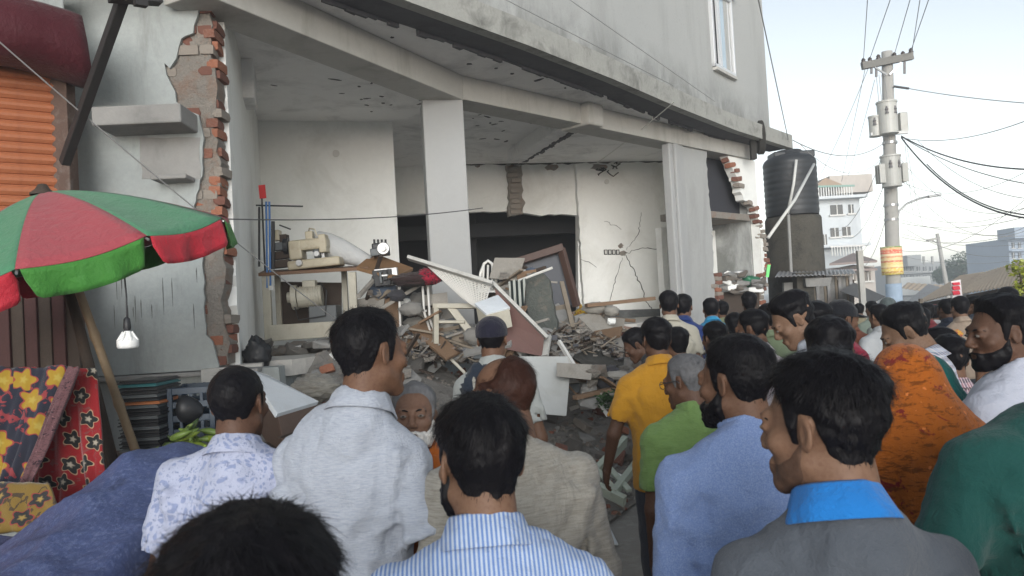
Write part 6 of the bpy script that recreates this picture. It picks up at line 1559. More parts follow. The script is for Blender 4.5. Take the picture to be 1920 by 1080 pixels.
# tin-roofed shed under it
shed = thing('roadside_shed', W(1530, 700, 15.5) * np.array([1, 1, 0]), 'low shed with flat tin roof and grey slatted front beyond the tank', 'shed')
def quad_w(pts, t): mb = MB(); board4(mb, pts, t); return mb
def roof_corr(P, n, amp, t=.02):
    grid = []
    for i in range(n + 1):
        u = i / n; a = P[0] * (1 - u) + P[1] * u; b = P[3] * (1 - u) + P[2] * u; up_ = np.array([0, 0, amp * (1 if i % 2 else -1)]); grid.append([a + up_, (a + b) / 2 + up_, b + up_])
    return MB().sheet(grid)
m_tin = M('grey_tin', (.30, .30, .30), .5, .25, 5, .2, 30, metal=.3, stain=(.20, .11, .07), stain_amt=.6, stain_scale=3); m_tan = M('rusty_tan_tin', (.52, .40, .28), .6, .2, 3, .2, 30, stain=(.30, .17, .10), stain_amt=.6, stain_scale=2)
solidify(part(roof_corr([W(1453, 519, 15.0), W(1606, 513, 15.8), W(1600, 505, 18.5), W(1460, 508, 18.0)], 40, .012), 'roof', m_tin, shed), .01)
part(quad_w(WL([(1470, 530), (1520, 528), (1520, 640), (1470, 640)], 16.0), .1), 'wall', m_cement, shed); part(quad_w(WL([(1518, 526), (1602, 524), (1602, 640), (1518, 640)], 16.9), .1), 'rear_wall', m_wooddark, shed)
part(quad_w(WL([(1510, 522), (1560, 520), (1556, 536), (1512, 538)], 15.6), .3), 'lintel', m_cement, shed)
for i in range(11): part(MB().box(W(1528 + i * 7.0, 575, 16.3), (.05 + .02 * (i % 3), .04, 1.3)), 'slat', (m_woodgrey, m_tin, m_cement)[i % 3], shed, .004)
part(MB().box(W(1508, 575, 15.9), (.35, .3, 1.4)), 'pier', m_moss, shed, .02)
solidify(tag(roof_corr([W(1575, 545, 15.0), W(1602, 530, 16.0), W(1660, 556, 17.0), W(1636, 568, 15.5)], 16, .012).build('tin_canopy', M('dark_tin', (.10, .10, .10), .6, .3, 5, .2, 30), None), 'dark sloping tin canopy right of the slatted shed', 'canopy'), .01)
mb = MB(); q = W(1611, 470, 14.5); mb.box((q[0], q[1], q[2] / 2), (.10, .10, q[2])); solo(mb, 'concrete_post', m_beam, 'pale square concrete post in front of the slatted shed', 'post', bevel=.006)

# pale blue house behind
def house_block(name, label, x0, x1, ytop, d, depth, mat, wins, roof=None, cat='building', floor_lines=(), win_mat=None):
    a, b = W(x0, ytop, d), W(x1, ytop, d); zt = (a[2] + b[2]) / 2; c = (a + b) / 2; wd = np.linalg.norm((b - a)[:2]); an = 0
    r_ = thing(name, (c[0], c[1], 0), label, cat)
    part(MB().box((c[0], c[1] + depth / 2, zt / 2), (wd, depth, zt)), 'wall', mat, r_, .02)
    for (u0, u1, v0, v1) in wins:
        p, q = W(u0, v0, d), W(u1, v1, d); mid_ = (p + q) / 2; w_, h_ = abs(q[0] - p[0]), abs(q[2] - p[2])
        wo = part(MB().box((mid_[0], c[1] - .02, mid_[2]), (w_, .06, h_)), 'window', win_mat or m_darkglass, r_)
        fr2 = MB(); fr2.box((mid_[0], c[1] - .07, mid_[2] - h_ / 2 - .04), (w_ + .2, .16, .08)); fr2.box((mid_[0], c[1] - .065, mid_[2]), (.05, .05, h_)); part(fr2, 'window_frame', m_plate, r_)
    for yv in floor_lines:
        z = W((x0 + x1) / 2, yv, d)[2]; part(MB().box((c[0], c[1] - .3, z), (wd + .3, .8, .15)), 'ledge', mat, r_, .01)
    return r_, c, wd, zt
m_blue_h = M('pale_blue_render', (.60, .635, .655), .8, .1, 1, .2, 20, stain=(.36, .38, .40), stain_amt=.5, stain_scale=.8, streak=True); m_beige_h = M('beige_render', (.50, .46, .42), .8, .12, 1, .2, 20, stain=(.34, .30, .27), stain_amt=.5, stain_scale=.8, streak=True)
hb, c, wd, zt = house_block('pale_blue_house', 'pale blue three-storey house with roof railing behind the tank', 1526, 1612, 374, 42, 8, m_blue_h, [(1556, 1572, 428, 444), (1578, 1594, 426, 442), (1556, 1580, 385, 402), (1590, 1600, 384, 400), (1540, 1550, 440, 462)], floor_lines=(372, 462))
part(MB().add([W(1526, 350, 42), W(1548, 333, 42), W(1578, 345, 42), W(1580, 352, 42), W(1526, 350, 46), W(1548, 333, 46), W(1578, 345, 46), W(1580, 352, 46)], [(0, 1, 2, 3), (7, 6, 5, 4), (0, 4, 5, 1), (1, 5, 6, 2), (2, 6, 7, 3), (3, 7, 4, 0)]), 'stair_roof', M('brown_sheet', (.36, .27, .20), .7, .15, 2, .1, 20), hb)
for i in range(15): part(MB().box(W(1530 + i * 4.8, 361, 41.8), (.05, .05, .75)), 'baluster', m_pvc, hb)
part(MB().beam(W(1528, 350, 41.8), W(1602, 348, 41.8), .08, .10), 'rail', M('sea_green_paint', (.22, .36, .31), .6, .1, bmp=0), hb)
part(MB().box(W(1575, 352, 45), (2.4, 3, 1.0)), 'stair_head', m_beige_h, hb)
for i in range(12): part(MB().box(W(1560 + i * 5.2, 471, 40.8), (.05, .05, .5)), 'baluster', m_pvc, hb)
part(MB().beam(W(1556, 463, 40.8), W(1622, 460, 40.8), .08, .08), 'rail', m_steel, hb)
h2, c, wd, zt = house_block('beige_house', 'beige lower house with stepped brown roofs right of the pale blue house', 1560, 1640, 500, 36, 7, m_beige_h, [(1570, 1582, 512, 528), (1592, 1604, 511, 527), (1620, 1632, 510, 526)])
for (x0, y0, x1, y1, x2, y2) in ((1555, 494, 1600, 474, 1645, 488), (1550, 506, 1600, 496, 1645, 503)): part(MB().add([W(x0, y0, 35), W(x1, y1, 38), W(x2, y2, 35), W(x0, y0 + 4, 35), W(x2, y2 + 4, 35), W(x1, y1, 41)], [(0, 1, 2), (3, 0, 2, 4), (0, 3, 5, 1), (1, 5, 4, 2), (3, 4, 5)]), 'roof', M('old_tile', (.30, .24, .22), .8, .2, 2, .3, 20), h2)

# utility pole
m_conc = M('pole_concrete', (.40, .39, .365), .85, .12, 3, .3, 30, stain=(.26, .25, .23), stain_amt=.4, stain_scale=4); m_tr = M('transformer_grey', (.46, .46, .43), .45, .1, 4, .1, 40, stain=(.33, .29, .24), stain_amt=.4, stain_scale=6)
DP = 22.0; pt, pb = W(1663, 97, DP), W(1677, 600, DP); dirp = (pt - pb) / (pt[2] - pb[2]); foot = pb - dirp * pb[2]
pole = thing('utility_pole', foot, 'tall concrete utility pole with crossarm and grey transformers', 'utility pole')
part(MB().tube([foot, pb, pt], [.22, .205, .145], 16), 'shaft', m_conc, pole, 0, True)
part(MB().beam(W(1616, 124, DP - .2), W(1711, 105, DP - .2), .14, .20), 'crossarm', M('timber_arm', (.20, .195, .18), .8, .3, 6, .3, 30), pole, .01)
for x, y in ((1619, 117), (1631, 115), (1647, 110), (1677, 106), (1693, 104), (1708, 98)): part(MB().lathe([(.02, -.12), (.07, -.06), (.05, -.03), (.075, .0), (.05, .04), (.06, .07), (.02, .12)], W(x, y, DP - .2), 10), 'insulator', M('brown_porcelain', (.06, .045, .04), .25, .1, bmp=0), pole, 0, True)
for x, y in ((1634, 128), (1643, 134), (1696, 128)): part(MB().tube([W(x, y - 12, DP - .2), W(x, y + 10, DP - .2)], .035, 8), 'arrester', M('grey_porcelain', (.16, .15, .15), .4, .1, bmp=0), pole)
for a, b in (((1640, 126), (1662, 140)), ((1690, 117), (1668, 140))): part(MB().beam(W(*a, DP - .25), W(*b, DP - .2), .03, .05), 'brace', m_steel, pole)
def transformer(cx, cy, w, h, dd, fins):
    c = W(cx, cy, DP + dd); s_ = DP / FPX; r_ = w * s_ / 2; hh = h * s_
    t_ = part(MB().lathe([(r_ * .2, hh / 2 + .05), (r_ * 1.08, hh / 2 + .03), (r_ * 1.08, hh / 2 - .02), (r_, hh / 2 - .03), (r_ * .98, -hh / 2 + .04), (r_ * 1.03, -hh / 2 + .03), (r_ * 1.03, -hh / 2), (.01, -hh / 2)], c, 24), 'transformer', m_tr, pole, 0, False)
    for sx in ([-1, 1] if fins else []):
        for k in range(3): part(MB().box(c + np.array([sx * (r_ + .06 + .0 * k), -.15 + .13 * k, -.05]), (.16, .03, hh * .62)), 'cooling_fin', m_tr, pole, .006)
    for k in (-1, 1): part(MB().lathe([(.05, -.09), (.03, 0), (.05, .03), (.03, .06), (.02, .12)], c + np.array([k * r_ * .45, -r_ * .9, hh * .2]), 8), 'bushing', M('grey_porcelain', (.1, .1, .1)), pole)
    return t_
transformer(1664, 222, 34, 58, -.45, False); transformer(1641, 238, 22, 36, -.3, False); transformer(1671, 322, 34, 56, -.45, True)
part(MB().box(W(1692, 230, DP - .2), (.22, .25, .55)), 'control_box', m_tr, pole, .02)
part(MB().beam(W(1632, 252, DP - .35), W(1702, 248, DP - .35), .10, .08), 'platform_arm', m_steel, pole)
part(MB().beam(W(1676, 162, DP - .2), W(1704, 166, DP - .2), .05, .05), 'dead_end', m_iron, pole)
for yv in (268, 385, 412): part(MB().cyl(W(1667 + (yv - 200) * .02, yv, DP), .20, .07, 16), 'band', m_steel, pole)
la = MB(); la.tube([W(1681, 412, DP - .1), W(1686, 396, DP - .1), W(1700, 382, DP - .1), W(1725, 372, DP - .1), W(1742, 368, DP - .1)], .03, 8); part(la, 'lamp_arm', m_steel, pole, 0, True)
part(MB().box(W(1752, 367, DP - .1), (.36, .14, .07), Matrix.Rotation(R(-6), 3, 'Y')), 'street_lamp_head', m_steel, pole, .02)
# printed banner wrapped on the pole, and a pasted notice
def banner_mat():
    m, nt, N, L, b = _nodes('banner_print'); v = objvec(nt, coord='Generated'); sx = N.new('ShaderNodeSeparateXYZ'); L.new(v, sx.inputs[0])
    cr_ = N.new('ShaderNodeValToRGB'); cr_.color_ramp.interpolation = 'CONSTANT'; e = cr_.color_ramp.elements; e[0].position = 0; e[0].color = (.75, .60, .10, 1); e[1].position = .06; e[1].color = (.60, .30, .05, 1)
    for p_, col_ in ((.12, (.80, .62, .12)), (.22, (.62, .25, .04)), (.26, (.85, .68, .30)), (.34, (.80, .58, .20)), (.44, (.65, .12, .05)), (.50, (.85, .62, .30)), (.60, (.70, .22, .06)), (.66, (.88, .70, .45)), (.74, (.75, .10, .05)), (.88, (.82, .45, .2)), (.95, (.20, .35, .10))):
        x = e.new(p_); x.color = (*col_, 1)
    L.new(sx.outputs[2], cr_.inputs[0]); c = mixc(nt, ramp(nt, tex_noise(nt, objvec(nt, (9, 9, 60), coord='Generated'), 1, 3, .7), .52, .56), cr_.outputs[0], (.85, .72, .5))
    L.new(c, b.inputs['Base Color']); b.inputs['Roughness'].default_value = .6; return m
bc_ = W(1672, 489, DP); 
def wrap(c, r_, h, a0, a1, n=18): return MB().sheet([[c + np.array([r_ * math.cos(a), r_ * math.sin(a), z]) for a in np.linspace(a0, a1, n)] for z in np.linspace(-h / 2, h / 2, 6)])
o = wrap(bc_, .275, .80, R(160), R(380)).build('pole_banner', banner_mat(), None, True); solidify(o, .02); tag(o, 'orange and yellow printed banner wrapped round the utility pole', 'banner')
o = wrap(W(1676, 550, DP), .215, .55, R(170), R(370)).build('pole_notice', M('faded_blue_paper', (.36, .46, .58), .8, .25, 6, .1, 30), None, True); solidify(o, .008); tag(o, 'faded blue paper notice pasted low on the utility pole', 'notice')
# second pole, far
p2t, p2b = W(1757, 438, 52), W(1776, 540, 52); pole2 = thing('distant_pole', p2b * np.array([1, 1, 0]), 'leaning distant electricity pole with one short crossarm', 'utility pole')
part(MB().tube([p2b * np.array([1, 1, 0]), p2b, p2t], [.16, .15, .11], 10), 'shaft', m_conc, pole2, 0, True); part(MB().beam(W(1737, 451, 52), W(1762, 446, 52), .12, .14), 'crossarm', m_conc, pole2); part(MB().beam(W(1747, 450, 52), W(1760, 458, 52), .06, .06), 'brace', m_conc, pole2)
# far terrace with windows, right tower block
fa, c, wd, zt = house_block('far_terrace', 'long two-storey hazy terrace far down the street', 1690, 1778, 492, 115, 10, M('far_grey_blue', (.34, .35, .35), .9, .1, .4, 0), [(1694 + i * 12, 1701 + i * 12, 500, 508) for i in range(7)] + [(1694 + i * 12, 1701 + i * 12, 516, 524) for i in range(7)], floor_lines=(511,), win_mat=M('far_window', (.08, .09, .10), .4, .1, bmp=0))
part(MB().box(W(1708, 489, 114), (2.0, 2, 1.6)), 'roof_hut', M('far_grey_blue', (.34, .35, .35)), fa); part(MB().box(W(1712, 536, 112), (5, .3, 2.6)), 'shop_board', m_pvc, fa)
for i in range(5): part(MB().box(W(1700 + i * 16, 488, 115), (.25, .25, 1.2)), 'column_stub', m_conc, fa)
ft, c, wd, zt = house_block('far_tower', 'pale bluish block of flats at the right edge, far off', 1890, 1935, 446, 85, 8, M('far_blue', (.36, .42, .50), .9, .1, .4, 0), [(1896, 1902, 455, 465), (1908, 1914, 455, 465), (1896, 1902, 474, 484), (1908, 1914, 474, 484)], floor_lines=(450, 470), win_mat=M('far_window', (.08, .09, .10)))
part(MB().box(W(1908, 438, 85), (2.6, 3, 1.2)), 'roof_hut', M('far_blue', (.36, .42, .50)), ft)
house_block('far_low_block', 'low hazy block left of the far tower', 1868, 1893, 482, 95, 8, M('far_beige', (.42, .40, .40), .9, .1, .4, 0), [(1872, 1877, 488, 495), (1882, 1887, 488, 495)], win_mat=M('far_window', (.08, .09, .10)))
# trees
def tree(label, c, base_z, blobs, n, leaf, mat, trunk_mat, name='tree', group=None):
    r_ = thing(name, (c[0], c[1], 0), label, 'tree', group); tr = MB(); h0 = c[2]
    tr.tube([(c[0], c[1], -.05), (c[0] + .1, c[1], h0 * .5), (c[0], c[1], h0)], [leaf * 1.2, leaf * .9, leaf * .5], 8)
    for b in blobs: tr.tube([(c[0], c[1], h0 * .7), ((c[0] + b[0] * 1.0 + c[0]) / 2, c[1] + b[1] * .5, h0 * .9 + b[2] * .4), (c[0] + b[0], c[1] + b[1], h0 + b[2])], [leaf * .4, leaf * .25, leaf * .08], 6)
    part(tr, 'trunk', trunk_mat, r_, 0, True); lv = MB()
    for i in range(n):
        b = blobs[rb_.randrange(len(blobs))]; v = Vector((rb_.gauss(0, 1), rb_.gauss(0, 1), rb_.gauss(0, 1))); v.normalize(); v *= b[3] * rb_.random() ** .4
        p = np.array([c[0] + b[0] + v.x, c[1] + b[1] + v.y, h0 + b[2] + v.z * .8]); a = unit(np.array([rb_.gauss(0, 1), rb_.gauss(0, 1), rb_.gauss(0, .6)])) * leaf; s_ = unit(np.cross(a, np.array([rb_.gauss(0, 1), rb_.gauss(0, 1), rb_.gauss(0, 1)]))) * leaf * .45
        lv.add([p - a * .5, p + s_ * .6, p + a * .5, p - s_ * .6], [(0, 1, 2, 3)])
    part(lv, 'crown', mat, r_); return r_
m_leaf = M('leaf_green', (.05, .10, .04), .6, .4, 2, 0); m_bark = M('bark', (.10, .075, .055), .9, .3, 8, .4, 30)
tree('broad hazy tree behind the far terrace', W(1808, 508, 100), 0, [(-1.5, 0, .5, 1.6), (.2, .3, 1.2, 1.8), (1.8, -.3, .6, 1.5), (3.0, 0, -.2, 1.2), (-2.8, 0, -.4, 1.3), (.8, 0, 0, 1.8)], 3600, .34, m_leaf, m_bark)
tree('smaller hazy tree left of the broad far tree', W(1782, 518, 105), 0, [(-1.2, 0, 0, 1.3), (.4, 0, .4, 1.4), (1.4, 0, -.3, 1.2)], 1600, .32, m_leaf, m_bark)
m_yl = M('yellow_green_leaf', (.30, .34, .04), .5, .5, 3, 0)
tree('small yellow-green leafed sapling at the right edge', W(1928, 520, 8.0), 0, [(0, 0, 0, .14), (-.10, 0, .10, .12), (-.06, 0, -.10, .12), (.1, 0, .05, .15), (.05, 0, -.14, .12)], 520, .055, m_yl, m_bark, 'sapling')
# low tin-roofed market stalls on the right side of the street
ms = thing('market_stall_row', W(1850, 600, 13) * np.array([1, 1, 0]), 'row of low market stalls with tan tin roofs on the right', 'market stalls')
e0, e1 = W(1712, 571, 17), W(1960, 528, 9.5); r1, r0 = W(1965, 474, 11.5), W(1800, 517, 19.5)
solidify(part(roof_corr([e0, W(1803, 547, 13.2), W(1846, 510, 16.0), r0], 30, .010), 'roof_sheet', m_tan, ms), .012)
solidify(part(roof_corr([W(1800, 551, 13.0), e1, r1, W(1838, 513, 16.0)], 40, .012), 'roof_sheet', M('sunlit_tan_tin', (.58, .46, .33), .6, .2, 3, .2, 30, stain=(.30, .19, .12), stain_amt=.5, stain_scale=2), ms), .012)  # lighter copy of the tan tin, sunlight put into its colour
part(quad_w([W(1720, 575, 16.8), W(1930, 543, 10.0), W(1930, 650, 10.0), W(1720, 650, 16.8)], .1), 'rear_wall', M('stall_back', (.10, .085, .075), .9, .4, 6, .2, 20), ms)
for x, dq in ((1726, 16), (1770, 14.2), (1812, 12.8), (1860, 11.2), (1912, 9.9)): q = W(x, 560, dq); part(MB().box((q[0], q[1], q[2] / 2), (.06, .06, q[2])), 'post', m_woodgrey, ms)
part(MB().beam(W(1716, 574, 16.6), W(1940, 535, 9.6), .05, .07), 'eave_board', m_wooddark, ms); part(MB().beam(W(1806, 556, 12.8), W(1930, 545, 9.9), .04, .05), 'eave_rail', m_tin, ms)
solidify(part(roof_corr([W(1828, 562, 11.5), W(1940, 552, 9.2), W(1940, 546, 10.2), W(1820, 556, 12.5)], 24, .01), 'awning_sheet', m_tin, ms), .01)
for i in range(18): 
    c = W(1722 + i * 2.9, 588 + 3 * math.sin(i), 15.6 - i * .12); part(MB().box(c, (.025 + .02 * (i % 2), .02, .16 + .06 * (i % 3))), 'hanging_packet', (m_plate, M('pink_packet', (.55, .25, .25)), M('red_packet', (.5, .08, .08)))[i % 3], ms)
part(quad_w([W(1718, 580, 15.9), W(1775, 572, 13.8), W(1775, 612, 13.8), W(1718, 615, 15.9)], .05), 'display_board', M('pink_board', (.34, .20, .19), .8, .35, 9, 0), ms)
solidify(tag(roof_corr([W(1690, 575, 24), W(1715, 582, 22), W(1768, 540, 27), W(1740, 532, 29)], 18, .02).build('grey_roof', m_tin, None), 'weathered grey tin roof left of the tan stall roofs', 'roof'), .01)
solidify(tag(roof_corr([W(1690, 540, 34), W(1770, 552, 32), W(1790, 536, 36), W(1700, 530, 38)], 18, .02).build('brown_roof', m_tan, None), 'distant brown tin roof between pole and far terrace', 'roof'), .01)
sg = thing('red_sign', W(1795, 558, 11.5), 'small upright red and white sign board above the stall eaves', 'sign')
part(quad_w(WL([(1783, 528), (1801, 524), (1805, 560), (1787, 562)], 11.4), .03), 'board', M('white_board', (.75, .72, .72), .6, .05, bmp=0), sg); m_rd = M('signal_red', (.62, .03, .06), .5, .08, bmp=0)
for y0, y1 in ((529, 534), (536, 543), (545, 552)): part(quad_w(WL([(1786, y0 + 1), (1799, y0), (1801, y1), (1788, y1 + 1)], 11.36), .02), 'red_block', m_rd, sg)
part(MB().tube([W(1795, 560, 11.45), W(1796, 640, 11.45)], .02, 6), 'stick', m_steel, sg)
yb = thing('festival_bundle', W(1792, 636, 6.0), 'yellow and red cloth bundle carried in the crowd below the red sign', 'bundle')
part(crumple(W(1790, 627, 6.0), .055, .05, .035, 51, 22), 'bundle', cloth('bundle_yellow', (.75, .42, .06), 'leaf', (.6, .08, .1), 2), yb, 0, True)
# wires
m_wire = M('cable_black', (.06, .06, .063), .6, .1, bmp=0); m_wireg = M('cable_grey', (.30, .30, .30), .6, .1, bmp=0)
def cable(label, a, b, sag, r_=.012, mat=None, n=24, mid_=None, name='overhead_cable', group='overhead cables'):
    a, b = W(*a), W(*b); pts = [a + (b - a) * t - np.array([0, 0, sag * 4 * t * (1 - t)]) for t in np.linspace(0, 1, n)]
    o = MB().tube(pts, r_ * .75, 5, False).build(name, mat or m_wire, None, True); return tag(o, label, 'cable', group)
cable('thin cable sloping from the awning down across the left wall', (-20, 62, 4.6), (655, 618, 8.0), .05, .007, m_wireg)
cable('thin cable crossing in front of the white column', (345, 408, 5.6), (905, 390, 8.4), .06, .007, m_wire)
cable('upper thin cable across the upper wall', (1055, -10, 8.2), (1340, 190, 11.4), .0, .006, m_wireg)
cable('lower thin cable across the upper wall', (940, -5, 7.4), (1262, 160, 10.6), .0, .006, m_wireg)
cable('pale rope from the fascia down into the room', (1263, 192, 10.9), (1120, 305, 13.6), .02, .011, m_pvc)
cable('thin cable from the crossarm rising past the top edge, leftmost', (1619, 112, 21.8), (1628, -20, 16), .0, .012, m_wireg)
cable('thin cable from the crossarm rising past the top edge, second', (1631, 110, 21.8), (1676, -20, 15), .0, .012, m_wireg)
cable('thin cable from the crossarm rising past the top edge, third', (1677, 102, 21.8), (1712, -20, 15), .0, .012, m_wireg)
cable('thin cable from the right end of the crossarm past the top edge', (1708, 95, 21.8), (1748, -20, 15), .0, .013, m_wireg)
cable('thin cable doubling the rightmost rising line', (1710, 97, 21.8), (1728, -20, 15), .0, .012, m_wireg)
cable('straight cable running right from the dead-end clamp', (1704, 166, 21.8), (1960, 196, 17), .05, .015, m_wireg)
cable('cable rising to the right edge from the transformer', (1690, 258, 21.8), (1960, 212, 14), .25, .012, m_wireg)
cable('top bundled cable drooping right from the pole', (1690, 255, 21.8), (1960, 318, 15), .25, .024, m_wire)
cable('second bundled cable drooping right from the pole', (1690, 256, 21.8), (1960, 350, 15), .22, .016, m_wireg)
cable('thick bundled cable falling steeply right from the pole', (1690, 258, 21.8), (1960, 412, 14), .55, .026, m_wire)
cable('companion of the thick steep cable right of the pole', (1738, 308, 21.0), (1960, 405, 14), .35, .020, m_wire)
cable('thin cable looping to the far right under the thick bundle', (1720, 262, 21.8), (1960, 375, 14), .4, .010, m_wireg)
for i, (a, b, s_) in enumerate((((1690, 418, 21.8), (1960, 395, 17), .25), ((1690, 445, 21.8), (1960, 420, 20), .3), ((1690, 412, 21.8), (1960, 440, 20), .2), ((1690, 438, 30), (1960, 452, 24), .3), ((1690, 470, 30), (1960, 340, 20), .6), ((1700, 430, 26), (1960, 468, 22), .5))):
    cable('faint cable crossing the pale sky low at right, %s' % ('rising to the right', 'just below the lamp level', 'nearly level', 'lowest long one', 'steepest one', 'sagging one')[i], a, b, s_, .010, m_wireg)
cable('cable from the pole to the building corner', (1660, 266, 21.8), (1487, 263, 15.1), .35, .013, m_wireg)
cable('cable from the crossarm down left to the tank', (1622, 130, 21.8), (1578, 340, 30), .0, .010, m_wireg)
cable('second cable from the crossarm falling left', (1628, 128, 21.8), (1540, 325, 26), .1, .010, m_wireg)
cable('drooping service wire left of the transformers', (1655, 290, 21.8), (1555, 430, 38), .8, .012, m_wireg)
cable('second drooping service wire left of the pole', (1660, 340, 21.8), (1580, 445, 38), .6, .012, m_wireg)
cable('service wire from pole down to the beige house', (1664, 400, 21.8), (1618, 500, 34), .3, .012, m_wireg)
cable('long thin cable down the sky beside the upper wall', (1420, -10, 9), (1478, 262, 14.8), .0, .010, m_wireg)
for i in range(4):
    cable('tangled drop wire looping beside the transformers, %s' % ('longest', 'outer', 'inner', 'shortest')[i], (1643 + i * 5, 140, 21.7), (1655 + i * 7, 258 - i * 9, 21.6), .15 + .12 * i, .010, m_wireg, name='drop_wire', group='drop wires at the pole')
for i, (a, b, s_) in enumerate((((1640, 150, 21.8), (1590, 330, 28), .1), ((1650, 300, 21.8), (1500, 270, 17), .5), ((1664, 360, 21.8), (1600, 480, 34), .5), ((1690, 300, 21.8), (1960, 372, 16), .8), ((1690, 330, 21.8), (1960, 402, 18), 1.0), ((1688, 340, 21.8), (1960, 300, 16), .5), ((1690, 392, 24), (1960, 372, 18), .5), ((1690, 480, 30), (1960, 478, 26), .3), ((1700, 270, 21.6), (1730, 420, 21.6), .3), ((1696, 262, 21.6), (1712, 400, 21.6), .2))):
    cable('hair-thin wire %s' % ('falling left from the crossarm toward the pale house', 'from the pole to the roof of the tank', 'from the lower transformer to the beige house', 'sagging deepest right of the transformers', 'sagging second deepest right of the transformers', 'rising right from the lower transformer', 'level with the lamp arm at right', 'lowest over the stall roofs', 'looping down outside the lamp arm', 'looping down against the pole')[i], a, b, s_, .009, m_wireg, group='hair-thin wires')
# ------------------------------------------------------------------ the hazy air
hz = bpy.data.materials.new('hazy_air'); hz.use_nodes = True; hz.node_tree.nodes.clear()
_pv = hz.node_tree.nodes.new('ShaderNodeVolumePrincipled'); _pv.inputs['Color'].default_value = (.93, .96, 1.0, 1); _pv.inputs['Density'].default_value = .0036; _pv.inputs['Anisotropy'].default_value = .35
_om = hz.node_tree.nodes.new('ShaderNodeOutputMaterial'); hz.node_tree.links.new(_pv.outputs[0], _om.inputs['Volume'])
mb = MB(); mb.box((0, 289, 6.05), (606, 706, 14.3)); tag(mb.build('haze', hz), kind='stuff')
# ------------------------------------------------------------------ the crowd
C_ = cloth
GREYHAIR = (.10, .10, .105); HENNA = (.040, .017, .012)
DK = (.20, .105, .064); MD = (.25, .14, .088); VD = (.14, .072, .045)

person('onlooker nearest the lens, only tousled black hair showing at lower left', 462, 985, .74, face=R(4), head=(0, R(-4), 0), hairstyle='tuft', strands=9000, seed=3,
       shirt=C_('charcoal', (.05, .052, .06)), collar='tee', tone=DK, res=.9)
person('man with close-cropped head in pale blue leaf-print shirt beside the blue tarpaulin', 440, 688, 2.28, face=R(-4), head=(R(-6), 0, 0), hairstyle='buzz', seed=4, build=1.08,
       shirt=C_('leaf', (.56, .60, .78), 'leaf', (.34, .40, .62), 1.3), tone=VD, hair=(.016, .014, .014), shrug=.012)
person('tall man in pale grey slub short-sleeved shirt, black hair, looking right', 684, 585, 2.2, face=R(-14), shift=.075, head=(R(-30), R(-2), R(-3)), hairstyle='short', strands=6000, seed=5, build=.95, shrug=-.05,
       shirt=C_('slub', (.56, .60, .68), 'slub', (.42, .46, .55)), tone=DK, trousers=(.04, .045, .06), extra_folds=16, res=.9,
       arms={1: ((.10, -.03, -.27), (-.02, .16, -.18))})
person('old man with white beard and orange shirt facing the camera', 776, 722, 2.55, face=R(176), head=(R(6), R(9), 0), hairstyle='short', hair=(.13, .13, .135), hairkey='oldgrey', hairline=.022,
       beard=(.011, .075, (.62, .60, .57), 'whitebeard'), shirt=C_('orange', (.62, .16, .02)), tone=(.24, .135, .09), eyes=True, seed=6, sleeve='long')
person('man in blue and white striped shirt with dark beard, back to the camera', 900, 755, 1.40, face=R(5), head=(R(18), R(-3), R(2)), hairstyle='full', strands=9000, seed=7, build=1.05,
       beard=(.010, 0, BLACKHAIR, 'black'), shirt=C_('bluestripe', (.20, .34, .72), 'stripe', (.66, .76, .92), 1.0), tone=MD, res=.85, extra_folds=12)
person('man with thinning henna-red hair in dusty beige kurta, head turned left', 940, 672, 2.2, face=R(14), head=(R(42), R(-8), R(4)), hairstyle='balding', hair=HENNA, hairkey='henna', strands=6000, seed=8, build=1.1,
       shirt=C_('beigekurta', (.42, .40, .35), 'slub', (.30, .27, .23), .5), collar='band', sleeve='long', tone=DK, hem=.5)
person('man in dark navy cap with grey backpack straps below the tilted panel', 920, 598, 4.2, face=R(2), head=(R(-12), 0, 0), hairstyle='short', cap=(C_('navycap', (.018, .018, .035)), False), seed=9,
       shirt=C_('palegreyshirt', (.50, .52, .50)), tone=DK, res=1.5, build=.95)
person('man in mustard yellow shirt standing before the rubble, seen from behind', 1230, 600, 4.3, face=R(8), head=(R(4), 0, 0), hairstyle='full', strands=1200, seed=10, build=1.05,
       shirt=C_('mustard', (.62, .30, .025)), tone=VD, res=1.2, hem=.72, extra_folds=12, arms={-1: ((.10, .02, -.27), (.02, .12, -.22))})
person('stooping dark-haired man peering down left of the mustard shirt', 1180, 622, 5.6, face=R(70), head=(R(15), R(-30), 0), lean=.35, hairstyle='full', seed=11,
       shirt=C_('darkgrey', (.05, .05, .055)), tone=VD, res=1.8, eyes=True)
person('grey-haired man with spectacles in light green shirt', 1282, 668, 3.15, face=R(10), head=(R(38), R(-10), R(4)), hairstyle='short', hair=GREYHAIR, hairkey='grey', glasses=True, seed=12,
       shirt=C_('lightgreen', (.21, .34, .11), 'slub', (.165, .28, .085), .7), tone=VD, hem=.45, res=1.1, extra_folds=12, build=1.02, arms={-1: ((.03, -.01, -.30), (-.01, .05, -.25))}, collar='band')
person('man with receding black hair and beard in speckled blue shirt', 1380, 634, 2.0, face=R(14), head=(R(26), R(-2), 0), hairstyle='short', strands=4000, seed=13, beard=(.011, 0, BLACKHAIR, 'black'), build=1.08,
       shirt=C_('speckblue', (.22, .32, .61), 'speck', (.33, .43, .69), 2.2), sleeve='long', collar='band', tone=DK, res=.95, extra_folds=14)
person('young man in grey polo shirt with bright blue collar, face turned left', 1544, 674, 1.29, face=R(-2), head=(R(44), R(-2), R(1)), hairstyle='full', strands=9000, seed=14, build=.90, tone=MD,
       shirt=C_('greypolo', (.11, .125, .15)), collar_mat=C_('bluecollar', (.02, .24, .72)), res=.8, eyes=True, beard=(.0012, 0, (.095, .055, .038), 'stubble'), extra_folds=8)
